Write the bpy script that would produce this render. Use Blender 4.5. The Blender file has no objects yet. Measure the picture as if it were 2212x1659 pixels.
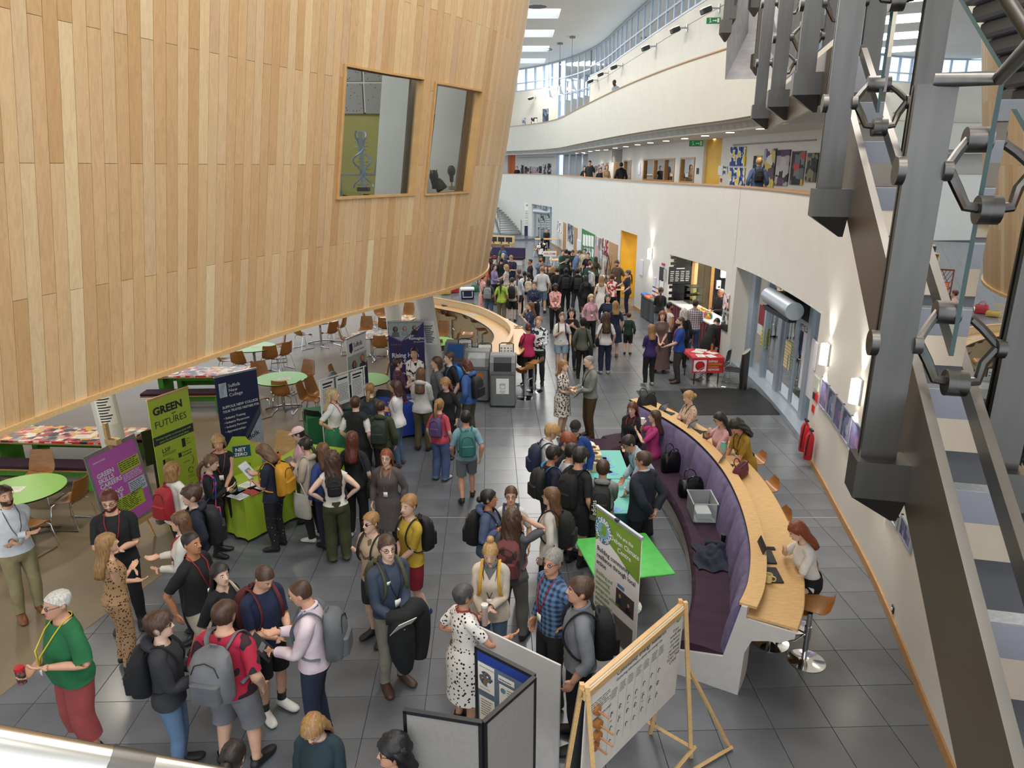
import bpy,bmesh,math,random
import numpy as np
from mathutils import Vector,Matrix,Euler
random.seed(7)
rng=np.random.default_rng(7)
S=bpy.context.scene
COL=S.collection
PI=math.pi
# -- camera, world, lights, exposure
FPX,PITCH,CAMH=1540.0,0.295,5.5
cam_d=bpy.data.cameras.new('camera');cam_d.sensor_width=36.0;cam_d.lens=FPX*36.0/2212.0
cam_d.clip_start=0.05;cam_d.clip_end=400
cam=bpy.data.objects.new('camera',cam_d);COL.objects.link(cam)
cam.location=(0,0,CAMH);cam.rotation_euler=(PI/2-PITCH,0,0)
S.camera=cam
S.view_settings.view_transform='Standard';S.view_settings.look='None'
S.view_settings.gamma=1.0;S.view_settings.exposure=0.3;S.view_settings.use_curve_mapping=False
W=bpy.data.worlds.new('sky');S.world=W;W.use_nodes=True
_nt=W.node_tree;_bg=_nt.nodes['Background']
_bg.inputs['Color'].default_value=(0.82,0.91,1.0,1);_bg.inputs['Strength'].default_value=1.9
S.cycles.max_bounces=6;S.cycles.diffuse_bounces=3;S.cycles.glossy_bounces=3
S.cycles.transmission_bounces=6;S.cycles.transparent_max_bounces=12
S.cycles.caustics_reflective=False;S.cycles.caustics_refractive=False
S.cycles.sample_clamp_indirect=4.0
ROOF=13.5
SKYL=[(1.5,1+6*k)for k in range(-1,11)]
SKW,SKH=2.2,2.6
def area_light(name,loc,sx,sy,power,col=(1,1,1),rot=(0,0,0),spread=PI):
 d=bpy.data.lights.new(name,'AREA');d.shape='RECTANGLE';d.size=sx;d.size_y=sy
 d.energy=power;d.color=col;d.spread=spread
 o=bpy.data.objects.new(name,d);o.location=loc;o.rotation_euler=rot;COL.objects.link(o)
 return o
for(x,y)in SKYL:
 area_light('skylight_glow',(x,y,ROOF-0.04),SKW-.1,SKH-.1,330,(1.0,0.965,0.91))
 # -- helpers: maths
CP,SP=math.cos(PITCH),math.sin(PITCH)
def ray(x,y):
 a=(x-1106.0)/FPX;b=-(y-829.5)/FPX
 return np.array([a,CP+b*SP,-SP+b*CP])
def G(x,y,z=0.0):
 "point of the horizontal plane z seen at photo pixel x, y"
 d=ray(x,y);t=(CAMH-z)/-d[2]
 return np.array([d[0]*t,d[1]*t,z])
def atY(x,y,Y):
 d=ray(x,y);t=Y/d[1]
 return np.array([d[0]*t,Y,CAMH+d[2]*t])
def onplane(x,y,p0,d):
 d=np.array(d,float)/np.linalg.norm(d);n=np.array([d[1],-d[0]])
 r=ray(x,y);k=(n@np.array(p0)[:2])/(n@r[:2]);q=r*k
 return np.array([q[0],q[1],CAMH+q[2]])
def catmull(C,n=12):
 C=np.array(C,float);out=[]
 for i in range(len(C)-1):
  p0=C[max(i-1,0)];p1=C[i];p2=C[i+1];p3=C[min(i+2,len(C)-1)]
  for k in range(n):
   t=k/n
   out.append(.5*((2*p1)+(-p0+p2)*t+(2*p0-5*p1+4*p2-p3)*t*t+(-p0+3*p1-3*p2+p3)*t**3))
 out.append(C[-1]);return np.array(out)
def arcres(P,step):
 L=np.r_[0,np.cumsum(np.linalg.norm(np.diff(P,axis=0),axis=1))];n=max(1,int(L[-1]/step))
 t=np.linspace(0,n*step,n+1);return np.stack([np.interp(t,L,P[:,k])for k in range(P.shape[1])],1)
def normals2(P):
 T=np.gradient(P,axis=0);T/=np.linalg.norm(T,axis=1)[:,None];return np.stack([T[:,1],-T[:,0]],1)
def Rz(a):return np.array([[math.cos(a),-math.sin(a),0],[math.sin(a),math.cos(a),0],[0,0,1.0]])
def Rx(a):return np.array([[1.0,0,0],[0,math.cos(a),-math.sin(a)],[0,math.sin(a),math.cos(a)]])
def Ry(a):return np.array([[math.cos(a),0,math.sin(a)],[0,1.0,0],[-math.sin(a),0,math.cos(a)]])
# -- helpers: materials
def lin(h):
 if isinstance(h,str):
  h=h.lstrip('#');h=[int(h[i:i+2],16)/255 for i in(0,2,4)]
 return tuple((c/12.92 if c<=.04045 else((c+.055)/1.055)**2.4)for c in h)+(1.0,)
MATS={}
def mat(name,col,rough=.55,metal=0.0,var=.08,scale=9.0,bump=0.0,emit=0.0,spec=.5,col2=None,stretch=None):
 "procedural material: base colour broken up by noise, optional bump"
 if name in MATS:return MATS[name]
 m=bpy.data.materials.new(name);m.use_nodes=True;nt=m.node_tree;N=nt.nodes;L=nt.links
 b=N['Principled BSDF'];b.inputs['Roughness'].default_value=rough;b.inputs['Metallic'].default_value=metal
 b.inputs['Specular IOR Level'].default_value=spec
 c=lin(col);c2=lin(col2)if col2 else tuple(min(1,v*(1-var*2))for v in c[:3])+(1,)
 tc=N.new('ShaderNodeTexCoord');nz=N.new('ShaderNodeTexNoise');nz.inputs['Scale'].default_value=scale
 nz.inputs['Detail'].default_value=4
 if stretch:
  mp=N.new('ShaderNodeMapping');mp.inputs['Scale'].default_value=stretch
  L.new(tc.outputs['Object'],mp.inputs['Vector']);L.new(mp.outputs['Vector'],nz.inputs['Vector'])
 else:L.new(tc.outputs['Object'],nz.inputs['Vector'])
 rp=N.new('ShaderNodeValToRGB');rp.color_ramp.elements[0].position=.35;rp.color_ramp.elements[1].position=.65
 rp.color_ramp.elements[0].color=c2;rp.color_ramp.elements[1].color=c
 L.new(nz.outputs['Fac'],rp.inputs['Fac']);L.new(rp.outputs['Color'],b.inputs['Base Color'])
 if bump:
  bp=N.new('ShaderNodeBump');bp.inputs['Strength'].default_value=bump;bp.inputs['Distance'].default_value=.01
  L.new(nz.outputs['Fac'],bp.inputs['Height']);L.new(bp.outputs['Normal'],b.inputs['Normal'])
 if emit:
  b.inputs['Emission Color'].default_value=c;b.inputs['Emission Strength'].default_value=emit
 MATS[name]=m;return m
def patmat(name,kind,cols,scale=20.0,rough=.8,thr=.5,stretch=(1,1,1)):
 "patterned cloth / print: kind in dots, checks, stripes, blotch, collage, plaid"
 if name in MATS:return MATS[name]
 m=bpy.data.materials.new(name);m.use_nodes=True;nt=m.node_tree;N=nt.nodes;L=nt.links
 b=N['Principled BSDF'];b.inputs['Roughness'].default_value=rough
 tc=N.new('ShaderNodeTexCoord');mp=N.new('ShaderNodeMapping');mp.inputs['Scale'].default_value=stretch
 L.new(tc.outputs['Object'],mp.inputs['Vector'])
 rp=N.new('ShaderNodeValToRGB');rp.color_ramp.interpolation='CONSTANT'
 e=rp.color_ramp.elements
 cs=[lin(c)for c in cols]
 if kind=='dots':
  t=N.new('ShaderNodeTexVoronoi');t.inputs['Scale'].default_value=scale;out=t.outputs['Distance']
  e[0].color=cs[1];e[1].position=thr;e[1].color=cs[0]
 elif kind=='stripes':
  t=N.new('ShaderNodeTexWave');t.inputs['Scale'].default_value=scale;t.bands_direction='Z';out=t.outputs['Fac']
  e[0].color=cs[1];e[1].position=thr;e[1].color=cs[0]
 elif kind=='blotch':
  t=N.new('ShaderNodeTexNoise');t.inputs['Scale'].default_value=scale;t.inputs['Detail'].default_value=1;out=t.outputs['Fac']
  e[0].color=cs[1];e[1].position=thr;e[1].color=cs[0]
  if len(cs)>2:
   k=e.new(min(.95,thr+.09));k.color=cs[2]
 elif kind=='collage':
  t=N.new('ShaderNodeTexVoronoi');t.inputs['Scale'].default_value=scale;t.distance='CHEBYCHEV'
  sp=N.new('ShaderNodeSeparateColor');L.new(t.outputs['Color'],sp.inputs['Color']);out=sp.outputs[0]
  n=len(cs);e[0].color=cs[0];e[1].position=1.0/n;e[1].color=cs[1]
  for i in range(2,n):k=e.new(i/n);k.color=cs[i]
 elif kind=='plaid':
  w1=N.new('ShaderNodeTexWave');w1.inputs['Scale'].default_value=scale;w1.bands_direction='X'
  w2=N.new('ShaderNodeTexWave');w2.inputs['Scale'].default_value=scale;w2.bands_direction='Z'
  ad=N.new('ShaderNodeMath');ad.operation='ADD';L.new(mp.outputs['Vector'],w1.inputs['Vector']);L.new(mp.outputs['Vector'],w2.inputs['Vector'])
  L.new(w1.outputs['Fac'],ad.inputs[0]);L.new(w2.outputs['Fac'],ad.inputs[1])
  dv=N.new('ShaderNodeMath');dv.operation='MULTIPLY';dv.inputs[1].default_value=.5;L.new(ad.outputs[0],dv.inputs[0])
  t=None;out=dv.outputs[0];rp.color_ramp.interpolation='LINEAR'
  e[0].color=cs[1];e[0].position=.15;e[1].color=cs[0];e[1].position=.8
 if t is not None:L.new(mp.outputs['Vector'],t.inputs['Vector'])
 L.new(out,rp.inputs['Fac']);L.new(rp.outputs['Color'],b.inputs['Base Color'])
 MATS[name]=m;return m
def glassmat(name,tint='#eef6f4',rough=.02,refl=1.45,milky=0.0):
 if name in MATS:return MATS[name]
 m=bpy.data.materials.new(name);m.use_nodes=True;nt=m.node_tree;N=nt.nodes;L=nt.links
 N.remove(N['Principled BSDF']);o=N['Material Output']
 tr=N.new('ShaderNodeBsdfTransparent');tr.inputs['Color'].default_value=lin(tint)
 gl=N.new('ShaderNodeBsdfGlossy');gl.inputs['Roughness'].default_value=rough
 fr=N.new('ShaderNodeFresnel');fr.inputs['IOR'].default_value=refl
 mx=N.new('ShaderNodeMixShader');L.new(fr.outputs[0],mx.inputs[0]);L.new(tr.outputs[0],mx.inputs[1]);L.new(gl.outputs[0],mx.inputs[2])
 last=mx
 if milky:
  df=N.new('ShaderNodeBsdfDiffuse');df.inputs['Color'].default_value=lin('#e8ecec')
  m2=N.new('ShaderNodeMixShader');m2.inputs[0].default_value=milky;L.new(mx.outputs[0],m2.inputs[1]);L.new(df.outputs[0],m2.inputs[2]);last=m2
 L.new(last.outputs[0],o.inputs['Surface']);MATS[name]=m;return m
def woodmat(name,cols,rough=.42,grain=(26,26,1.3),islands=False):
 "timber: tone picked per board, grain stretched along the board"
 if name in MATS:return MATS[name]
 m=bpy.data.materials.new(name);m.use_nodes=True;nt=m.node_tree;N=nt.nodes;L=nt.links
 b=N['Principled BSDF'];b.inputs['Roughness'].default_value=rough
 if islands:src=N.new('ShaderNodeNewGeometry').outputs['Random Per Island']
 else:src=N.new('ShaderNodeObjectInfo').outputs['Random']
 rp=N.new('ShaderNodeValToRGB');e=rp.color_ramp.elements;n=len(cols)
 e[0].color=lin(cols[0]);e[1].color=lin(cols[-1])
 for i in range(1,n-1):k=e.new(i/(n-1));k.color=lin(cols[i])
 L.new(src,rp.inputs['Fac'])
 tc=N.new('ShaderNodeTexCoord');mp=N.new('ShaderNodeMapping');mp.inputs['Scale'].default_value=grain
 L.new(tc.outputs['Object'],mp.inputs['Vector'])
 nz=N.new('ShaderNodeTexNoise');nz.inputs['Scale'].default_value=1.0;nz.inputs['Detail'].default_value=5;nz.inputs['Distortion'].default_value=1.4
 L.new(mp.outputs['Vector'],nz.inputs['Vector'])
 r2=N.new('ShaderNodeValToRGB');r2.color_ramp.elements[0].position=.3;r2.color_ramp.elements[0].color=(.74,.70,.64,1)
 r2.color_ramp.elements[1].position=.62;r2.color_ramp.elements[1].color=(1,1,1,1)
 L.new(nz.outputs['Fac'],r2.inputs['Fac'])
 mx=N.new('ShaderNodeMix');mx.data_type='RGBA';mx.blend_type='MULTIPLY';mx.inputs[0].default_value=.55
 L.new(rp.outputs['Color'],mx.inputs[6]);L.new(r2.outputs['Color'],mx.inputs[7]);L.new(mx.outputs[2],b.inputs['Base Color'])
 MATS[name]=m;return m
 # -- helpers: meshes
class MB:
 "collects shapes and links them as one mesh object"
 def __init__(s):s.v=[];s.f=[];s.mi=[];s.cur=0
 def add(s,V,F,M=None,t=None):
  b=len(s.v)
  V=np.asarray(V,float)
  if M is not None:V=V@np.asarray(M).T
  if t is not None:V=V+np.asarray(t,float)
  s.v.extend(map(tuple,V));s.f.extend([tuple(i+b for i in f)for f in F]);s.mi.extend([s.cur]*len(F));return s
 def box(s,x0,x1,y0,y1,z0,z1,M=None,t=None):
  V=[(x0,y0,z0),(x1,y0,z0),(x1,y1,z0),(x0,y1,z0),(x0,y0,z1),(x1,y0,z1),(x1,y1,z1),(x0,y1,z1)]
  return s.add(V,[(0,3,2,1),(4,5,6,7),(0,1,5,4),(1,2,6,5),(2,3,7,6),(3,0,4,7)],M,t)
 def rbox(s,x0,x1,y0,y1,z0,z1,r,M=None,t=None,n=3):
  "box with rounded vertical edges and chamfered rims"
  pts=[]
  for cx,cy,a0 in((x1-r,y1-r,0),(x0+r,y1-r,90),(x0+r,y0+r,180),(x1-r,y0+r,270)):
   for k in range(n+1):
    a=math.radians(a0+90*k/n);pts.append((cx+r*math.cos(a),cy+r*math.sin(a)))
  c=min(r*.5,(z1-z0)*.3);cx,cy=(x0+x1)/2,(y0+y1)/2
  def ring(z,k):return[(cx+(x-cx)*(1-k/max(1e-6,(x1-x0)/2)),cy+(y-cy)*(1-k/max(1e-6,(y1-y0)/2)),z)for x,y in pts]
  return s.loft([ring(z0,c),ring(z0+c,0),ring(z1-c,0),ring(z1,c)],M=M,t=t)
 def loft(s,rings,M=None,t=None,caps=True,closed=True):
  n=len(rings[0]);V=[p for r in rings for p in r];F=[]
  for i in range(len(rings)-1):
   for k in range(n if closed else n-1):
    a=i*n+k;b_=i*n+(k+1)%n;F.append((a,b_,b_+n,a+n))
  if caps and closed:F.append(tuple(range(n-1,-1,-1)));F.append(tuple((len(rings)-1)*n+k for k in range(n)))
  return s.add(V,F,M,t)
 def tube(s,P,r,n=8,M=None,t=None,caps=True,flat=1.0):
  P=np.asarray(P,float);m=len(P);R=np.full(m,r,float)if np.isscalar(r)else np.asarray(r,float)
  T=np.gradient(P,axis=0);T/=np.linalg.norm(T,axis=1)[:,None]+1e-12
  u=np.cross(T[0],(0,0,1.0));u=np.cross(T[0],(1.0,0,0))if np.linalg.norm(u)<.1 else u;u/=np.linalg.norm(u)
  rings=[]
  for i in range(m):
   u=u-T[i]*(u@T[i]);u/=np.linalg.norm(u)+1e-12;w=np.cross(T[i],u)
   rings.append([P[i]+R[i]*(math.cos(2*PI*k/n)*u+flat*math.sin(2*PI*k/n)*w)for k in range(n)])
  return s.loft(rings,M,t,caps)
 def lathe(s,prof,n=16,c=(0,0,0),M=None,t=None):
  rings=[[(c[0]+r*math.cos(2*PI*k/n),c[1]+r*math.sin(2*PI*k/n),c[2]+z)for k in range(n)]for r,z in prof]
  return s.loft(rings,M,t)
 def prism(s,poly,z0,z1,M=None,t=None):
  n=len(poly);V=[(x,y,z0)for x,y in poly]+[(x,y,z1)for x,y in poly]
  F=[tuple(range(n-1,-1,-1)),tuple(range(n,2*n))]+[(k,(k+1)%n,(k+1)%n+n,k+n)for k in range(n)]
  return s.add(V,F,M,t)
 def quad(s,a,b,c,d):return s.add([a,b,c,d],[(0,1,2,3)])
 def grid(s,rows):
  n=len(rows[0]);V=[p for r in rows for p in r]
  F=[(i*n+k,i*n+k+1,(i+1)*n+k+1,(i+1)*n+k)for i in range(len(rows)-1)for k in range(n-1)]
  return s.add(V,F)
 def ball(s,c,r,n=10,m=7,sc=(1,1,1)):
  rings=[[(c[0]+sc[0]*r*math.sin(PI*j/m)*math.cos(2*PI*k/n),c[1]+sc[1]*r*math.sin(PI*j/m)*math.sin(2*PI*k/n),c[2]-sc[2]*r*math.cos(PI*j/m))for k in range(n)]for j in range(1,m)]
  return s.loft(rings)
 def strip(s,P,z0,z1,th):
  "wall strip along plan polyline P, thickness th to the right of travel"
  P=np.asarray(P,float);N=normals2(P)*th;n=len(P);V=[]
  for p,q in zip(P,N):V+=[(p[0],p[1],z0),(p[0],p[1],z1),(p[0]+q[0],p[1]+q[1],z1),(p[0]+q[0],p[1]+q[1],z0)]
  F=[]
  for i in range(n-1):
   a=i*4;b_=a+4
   for k in range(4):F.append((a+k,b_+k,b_+(k+1)%4,a+(k+1)%4))
  F.append((3,2,1,0));F.append(tuple((n-1)*4+k for k in range(4)))
  return s.add(V,F)
 def build(s,name,m,parent=None,smooth=False,loc=None,rot=None):
  me=bpy.data.meshes.new(name);me.from_pydata(s.v,[],s.f)
  for x in(m if isinstance(m,(list,tuple))else[m]):me.materials.append(x)
  if isinstance(m,(list,tuple))and len(m)>1:me.polygons.foreach_set('material_index',np.array(s.mi,np.int32))
  if smooth:me.polygons.foreach_set('use_smooth',np.ones(len(me.polygons),bool));me.update()
  if smooth=='auto':
   bm=bmesh.new();bm.from_mesh(me)
   for e in bm.edges:e.smooth=len(e.link_faces)==2 and e.calc_face_angle(0)<.7
   bm.to_mesh(me);bm.free()
  return link(name,me,parent,loc,rot)
def link(name,me,parent=None,loc=None,rot=None):
 o=bpy.data.objects.new(name,me);COL.objects.link(o)
 if parent is not None:o.parent=parent
 if loc is not None:o.location=tuple(loc)
 if rot is not None:o.rotation_euler=(0,0,rot)if np.isscalar(rot)else tuple(rot)
 return o
def tag(o,label,cat,group=None):
 o['label']=label;o['category']=cat
 if group:o['group']=group
 return o
def thing(name,label,cat,loc=(0,0,0),rotz=0.0,group=None):
 o=bpy.data.objects.new(name,None);COL.objects.link(o);o.empty_display_size=.1
 o.location=tuple(map(float,loc));o.rotation_euler=(0,0,rotz);return tag(o,label,cat,group)
def struct(o):o['kind']='structure';return o
def stuff(o):o['kind']='stuff';return o
def dup(root,loc,rotz,label=None,group=None):
 "a copy of a thing with copies of its parts and sub-parts (shared meshes)"
 r=root.copy();COL.objects.link(r);r.location=tuple(map(float,loc));r.rotation_euler=(0,0,rotz)
 if label:r['label']=label
 if group:r['group']=group
 for ch in list(root.children):
  c=ch.copy();COL.objects.link(c);c.parent=r
  for g in list(ch.children):
   e=g.copy();COL.objects.link(e);e.parent=c
 return r
_TXT={}
def text(s,size,m,parent,M=None,loc=(0,0,0),align='LEFT',bold=0.0,name='lettering',sx=1.0,depth=.001):
 "flat lettering in the local x-z plane, facing -y"
 key=(s,size,align,bold,sx)
 if key not in _TXT:
  cu=bpy.data.curves.new('t','FONT');cu.body=s;cu.size=size;cu.align_x=align;cu.resolution_u=2;cu.offset=bold*size;cu.extrude=0
  ob=bpy.data.objects.new('t',cu);COL.objects.link(ob)
  dg=bpy.context.evaluated_depsgraph_get();me=bpy.data.meshes.new_from_object(ob.evaluated_get(dg))
  bpy.data.objects.remove(ob);bpy.data.curves.remove(cu)
  me.transform(Matrix.Scale(sx,4,(1,0,0)));me.transform(Matrix.Rotation(PI/2,4,'X'));_TXT[key]=me
 me=_TXT[key].copy();me.name=name;me.materials.clear();me.materials.append(m)
 o=link(name,me,parent);o.matrix_local=(M if M is not None else Matrix.Identity(4))@Matrix.Translation(Vector(loc))
 return o
def bars(rows,m,parent,M=None,name='fine_print',y=-.001):
 "rows of fine print as thin flat strips: rows = (x0, x1, z, h)"
 b=MB()
 for x0,x1,z,h in rows:b.quad((x0,y,z),(x1,y,z),(x1,y,z+h),(x0,y,z+h))
 o=b.build(name,m,parent)
 if M is not None:o.matrix_local=M
 return o
def para(x0,x1,ztop,n,step,h,seed=0,ragged=.25):
 r=random.Random(seed);out=[]
 for i in range(n):
  x=x0;end=x1-(x1-x0)*ragged*r.random()
  while x<end-.004:
   w=min(end-x,(x1-x0)*r.uniform(.08,.22));out.append((x,x+w,ztop-i*step,h));x+=w+(x1-x0)*.03
 return out
def quadpatch(M0,x0,x1,z0,z1,m,parent,name,y=-.0008):
 b=MB();b.quad((x0,y,z0),(x1,y,z0),(x1,y,z1),(x0,y,z1));return b.build(name,m,parent)
 # -- common materials
M_white=mat('wall_white','#d9d5cc',.7,var=.02,scale=2)
M_cream=mat('wall_cream','#cbc7ba',.7,var=.02,scale=2)
M_ceil=mat('ceiling_white','#e4e3de',.75,var=.02,scale=1)
M_steel=mat('brushed_steel','#66625e',.38,1.0,var=.06,scale=30,stretch=(1,1,.1))
M_chrome=mat('chrome','#d9dadc',.08,1.0,var=.02)
M_black=mat('black_plastic','#17171a',.5,var=.1)
M_dark=mat('dark_grey','#2d2e31',.6,var=.1)
M_grey=mat('mid_grey','#7d7e80',.55,var=.05)
M_alu=mat('aluminium','#b4bac2',.4,.6,var=.03)
M_frame=mat('window_frame','#aab4c0',.45,.3,var=.03)
M_oak=mat('oak','#b98a52',.45,var=.12,scale=4,stretch=(2,2,18))
M_beech=mat('beech_ply','#d8b078',.4,var=.08,scale=3,stretch=(3,14,14))
M_pale=mat('pale_ply','#dfc79a',.45,var=.06,scale=3,stretch=(12,3,3))
M_bent=mat('bent_ply','#a5713c',.33,var=.12,scale=5,stretch=(2,2,12))
M_paper=mat('paper','#f0eee8',.8,var=.02)
M_ink=mat('ink','#1d1d22',.7,var=.02)
M_glass=glassmat('clear_glass')
M_lamp=mat('lamp_white','#fff6e2',.4,emit=9.0,var=.0)
M_yellow=mat('yellow_wall','#d8a82c',.6,var=.05,scale=3)
M_orange=mat('orange_wall','#cf6a25',.6,var=.05)
M_green=mat('lime_green','#8cc653',.35,var=.03)
M_bench_green=mat('bench_green','#4f9a2c',.45,var=.05)
M_purple=mat('bench_purple','#6f6488',.85,var=.14,scale=7,bump=.1)
M_plum=mat('plum_seat','#34172e',.85,var=.18,scale=7,bump=.1)
M_red=mat('red','#c01f2a',.5,var=.06)
M_navy=mat('navy','#20264f',.6,var=.05)
M_collage=patmat('collage_top','collage',['#c42c2c','#e6dccb','#1f1d1d','#d33a2e','#e8b92a','#8d8a86','#efe6d6','#b01f24','#e2a9a0','#3a3637'],9,.35)
M_collage2=patmat('collage_round','collage',['#e8a92a','#efe6d0','#2b2a2a','#d9662a','#8a9a8c','#f2cf57','#ece2cf','#b8562c'],11,.35)
# -- the place: plan curves
WC=[(3.2,1),(3.7,3.2),(4.19,5.46),(4.92,8.29),(5.34,10.37),(5.87,13.34),(6.2,16.5),(6.3,19.2),(6.1,21.8),(5.55,24.7),(5.0,28.5),(4.45,34),(3.75,44),(3.1,53),(1.2,59.6),(-1.64,64.0),(-6,67.0),(-14,70)]
WP=catmull(WC)
WN=normals2(WP)
def cpt(s,d=0.0):
 s=min(max(s,0),len(WP)-1.001);i=int(s);t=s-i
 return WP[i]*(1-t)+WP[i+1]*t+d*(WN[i]*(1-t)+WN[i+1]*t)
def crv(s0,s1,d=0.0,step=3.0):
 n=max(1,int(math.ceil(abs(s1-s0)/step)));return np.array([cpt(s0+(s1-s0)*k/n,d)for k in range(n+1)])
def onwall(x,y,d=0.0):
 Q=WP+WN*d;r=ray(x,y);az=r[0]/r[1];g=Q[:,0]-az*Q[:,1]
 for i in range(len(g)-1):
  if g[i]>=0>g[i+1]:
   t=g[i]/(g[i]-g[i+1]);q=Q[i]+(Q[i+1]-Q[i])*t
   return i+t,CAMH+r[2]*q[1]/r[1]
 return len(WP)-2,CAMH
def sx(x,d=0.0):return onwall(x,400,d)[0]
def wallpanel(name,xl,xr,yl,yr,m,d=-.02,th=.02,parent=None,kind=None):
 "flat panel on the curved wall: left/right pixel x, (top, bottom) pixel y at each side"
 a0,zt0=onwall(xl,yl[0],d);a1,zb0=onwall(xl,yl[1],d);b0,zt1=onwall(xr,yr[0],d);b1,zb1=onwall(xr,yr[1],d)
 s0,s1=(b0+b1)/2,(a0+a1)/2
 b=MB();b.strip(crv(s0,s1,d,2.0),(zb0+zb1)/2,(zt0+zt1)/2,th)
 return b.build(name,m,parent)
Y2S=lambda Y:float(np.interp(Y,WP[:,1],np.arange(len(WP))))
# -- floor
M_tile=mat('grey_tile','#6a6d72',.27,var=.10,scale=1.3,spec=.55)
M_grout=mat('grout','#3b3c3e',.8)
M_resin=mat('beige_resin','#83735d',.42,var=.06,scale=1.5,spec=.35)
b=MB();b.box(-30,14,-6,75,-.30,-.012);floor=struct(b.build('floor',M_grout))
YAW=.031;TS=.6
e1=np.array([math.cos(YAW),math.sin(YAW)]);e2=np.array([-math.sin(YAW),math.cos(YAW)])
h=TS/2-.0028
tm=MB();c_=.002
tm.loft([[(-h,-h,-.012),(h,-h,-.012),(h,h,-.012),(-h,h,-.012)],[(-h,-h,-c_),(h,-h,-c_),(h,h,-c_),(-h,h,-c_)],[(-h+c_,-h+c_,0),(h-c_,-h+c_,0),(h-c_,h-c_,0),(-h+c_,h-c_,0)]])
tile_me=bpy.data.meshes.new('tile');tile_me.from_pydata(tm.v,[],tm.f);tile_me.materials.append(M_tile)
tiles=[]
for i in range(-14,14):
 for j in range(7,108):
  c=e1*(i+.28)*TS+e2*(j+.29)*TS
  if c[1]<4.2 or c[1]>66:continue
  Xw=np.interp(c[1],WP[:132,1],WP[:132,0])if c[1]<40 else 5.0
  if c[0]>Xw+.9 or c[0]<-6.6:continue
  tiles.append((float(np.hypot(*c)),c))
tiles.sort(key=lambda q:q[0])
rest=MB()
for n,(dd,c)in enumerate(tiles):
 if n<300:
  o=link('tile',tile_me,floor,(c[0],c[1],0),YAW)
 else:rest.add(tm.v,tm.f,Rz(YAW),(c[0],c[1],0))
stuff(rest.build('tile_field',M_tile,floor))
EDGE=[(-6.6,1.0),(-5.75,5.4),(-5.56,6.43),(-5.28,7.7),(-4.93,8.86),(-4.34,11.1),(-3.5,15.0),(-2.95,19.0),(-2.75,22.8),(-2.88,27.3),(-3.12,31.5),(-3.4,35.5)]
b=MB();ep=catmull(EDGE,6)
b.prism([tuple(p)for p in ep]+[(-22,35.5),(-22,1.0)],-.01,.004);struct(b.build('floor',M_resin))
b=MB()
for Yl in(10.56,14.75,19.2):b.box(-5 if Yl<11 else-3,5.9,Yl-.006,Yl+.006,0,.0015,Rz(.0))
struct(b.build('trim_1',mat('joint_strip','#b9b4a8',.5)))
# entrance mats
mt=G(1475,840);mr=G(1693,893)
thm=thing('entrance_mat','ribbed dark entrance mat laid before the glass doors','mat',(5.0,16.6,0))
b=MB();b.prism([(4.35,17.65),(6.25,17.75),(6.25,15.65),(4.25,15.6)],0,.008,t=(-5,-16.6,0));b.build('backing',M_dark,thm)
rib=MB()
for k in range(44):
 x=4.36+k*.0445;rib.box(x,x+.022,15.62,17.66,.008,.014,t=(-5,-16.6,0))
stuff(rib.build('ribs',M_black,thm))
b=MB();b.prism([(3.2,17.5),(4.42,17.5),(4.35,15.75),(3.2,15.75)],0,.008)
tag(b.build('floor_mat',mat('mat_grey','#3f4244',.95,bump=.3,scale=60)),'plain charcoal carpet mat joined to the ribbed entrance mat','mat')
# -- right wall, ground floor to first-floor parapet
sE0,sE1=Y2S(13.3),Y2S(20.05)
sC0,sC1=Y2S(20.75),Y2S(25.05)
sA0,sA1=Y2S(28.75),Y2S(31.3)
sF0,sF1=sx(1193),sx(1149)
b=MB();T=.25;PZ=4.97
for s0,s1,z0 in((0,sE0,0),(sE0,sE1,2.84),(sE1,sC0,0),(sC0,sC1,2.6),(sC1,sA0,0),(sA0,sA1,2.92),(sA1,sF0,0),(sF0,sF1,2.7),(sF1,len(WP)-2,0)):
 b.strip(crv(s0,s1,0),z0,PZ,T)
wallR=struct(b.build('wall_right',M_white,smooth='auto'))
b=MB();b.strip(crv(0,len(WP)-2,-.03,2),PZ,PZ+.035,.32);struct(b.build('trim_2',M_oak))
b=MB()
for s0,s1 in((0,sE0),(sC1,sA0),(sA1,sF0)):b.strip(crv(s0,s1,-.025,2),0,.12,.025)
struct(b.build('baseboard_right',M_oak))
b=MB()
for s in(Y2S(20.2),Y2S(52.0)):b.strip(crv(s,s+.06,-.003),2.9,4.97,.004)
struct(b.build('trim_3',mat('joint_grey','#8f8c86',.8)))
# first-floor slab, gallery ceiling, back wall
END=len(WP)-2
def ring_slab(s0,s1,d0,d1,z0,z1,m,name):
 b=MB();A=crv(s0,s1,d0,2);B=crv(s0,s1,d1,2);rings=[[(a[0],a[1],z0),(a[0],a[1],z1),(c[0],c[1],z1),(c[0],c[1],z0)]for a,c in zip(A,B)]
 b.loft(rings);return struct(b.build(name,m))
ring_slab(0,END,.2,3.1,3.6,3.95,M_grey,'floor')
ring_slab(0,END,.32,3.1,6.55,6.75,M_ceil,'ceiling')
b=MB();b.strip(crv(0,END,.32,2),6.5,6.82,.1);struct(b.build('trim_4',M_cream))
b=MB();b.strip(crv(0,END,0,2),6.8,8.7,.32);struct(b.build('wall_balcony',M_cream,smooth='auto'))
b=MB();b.strip(crv(0,END,-.03,2),8.7,8.735,.38);struct(b.build('trim_5',M_oak))
ring_slab(0,END,.3,3.1,7.3,7.6,M_grey,'floor')
GD=2.8
yA,yB=sx(1553,GD),sx(1515,GD)
w1,w2=sx(1455,GD),sx(1388,GD);v1,v2=sx(1498,GD),sx(1467,GD);u1,u2=sx(1362,GD),sx(1346,GD)
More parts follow.
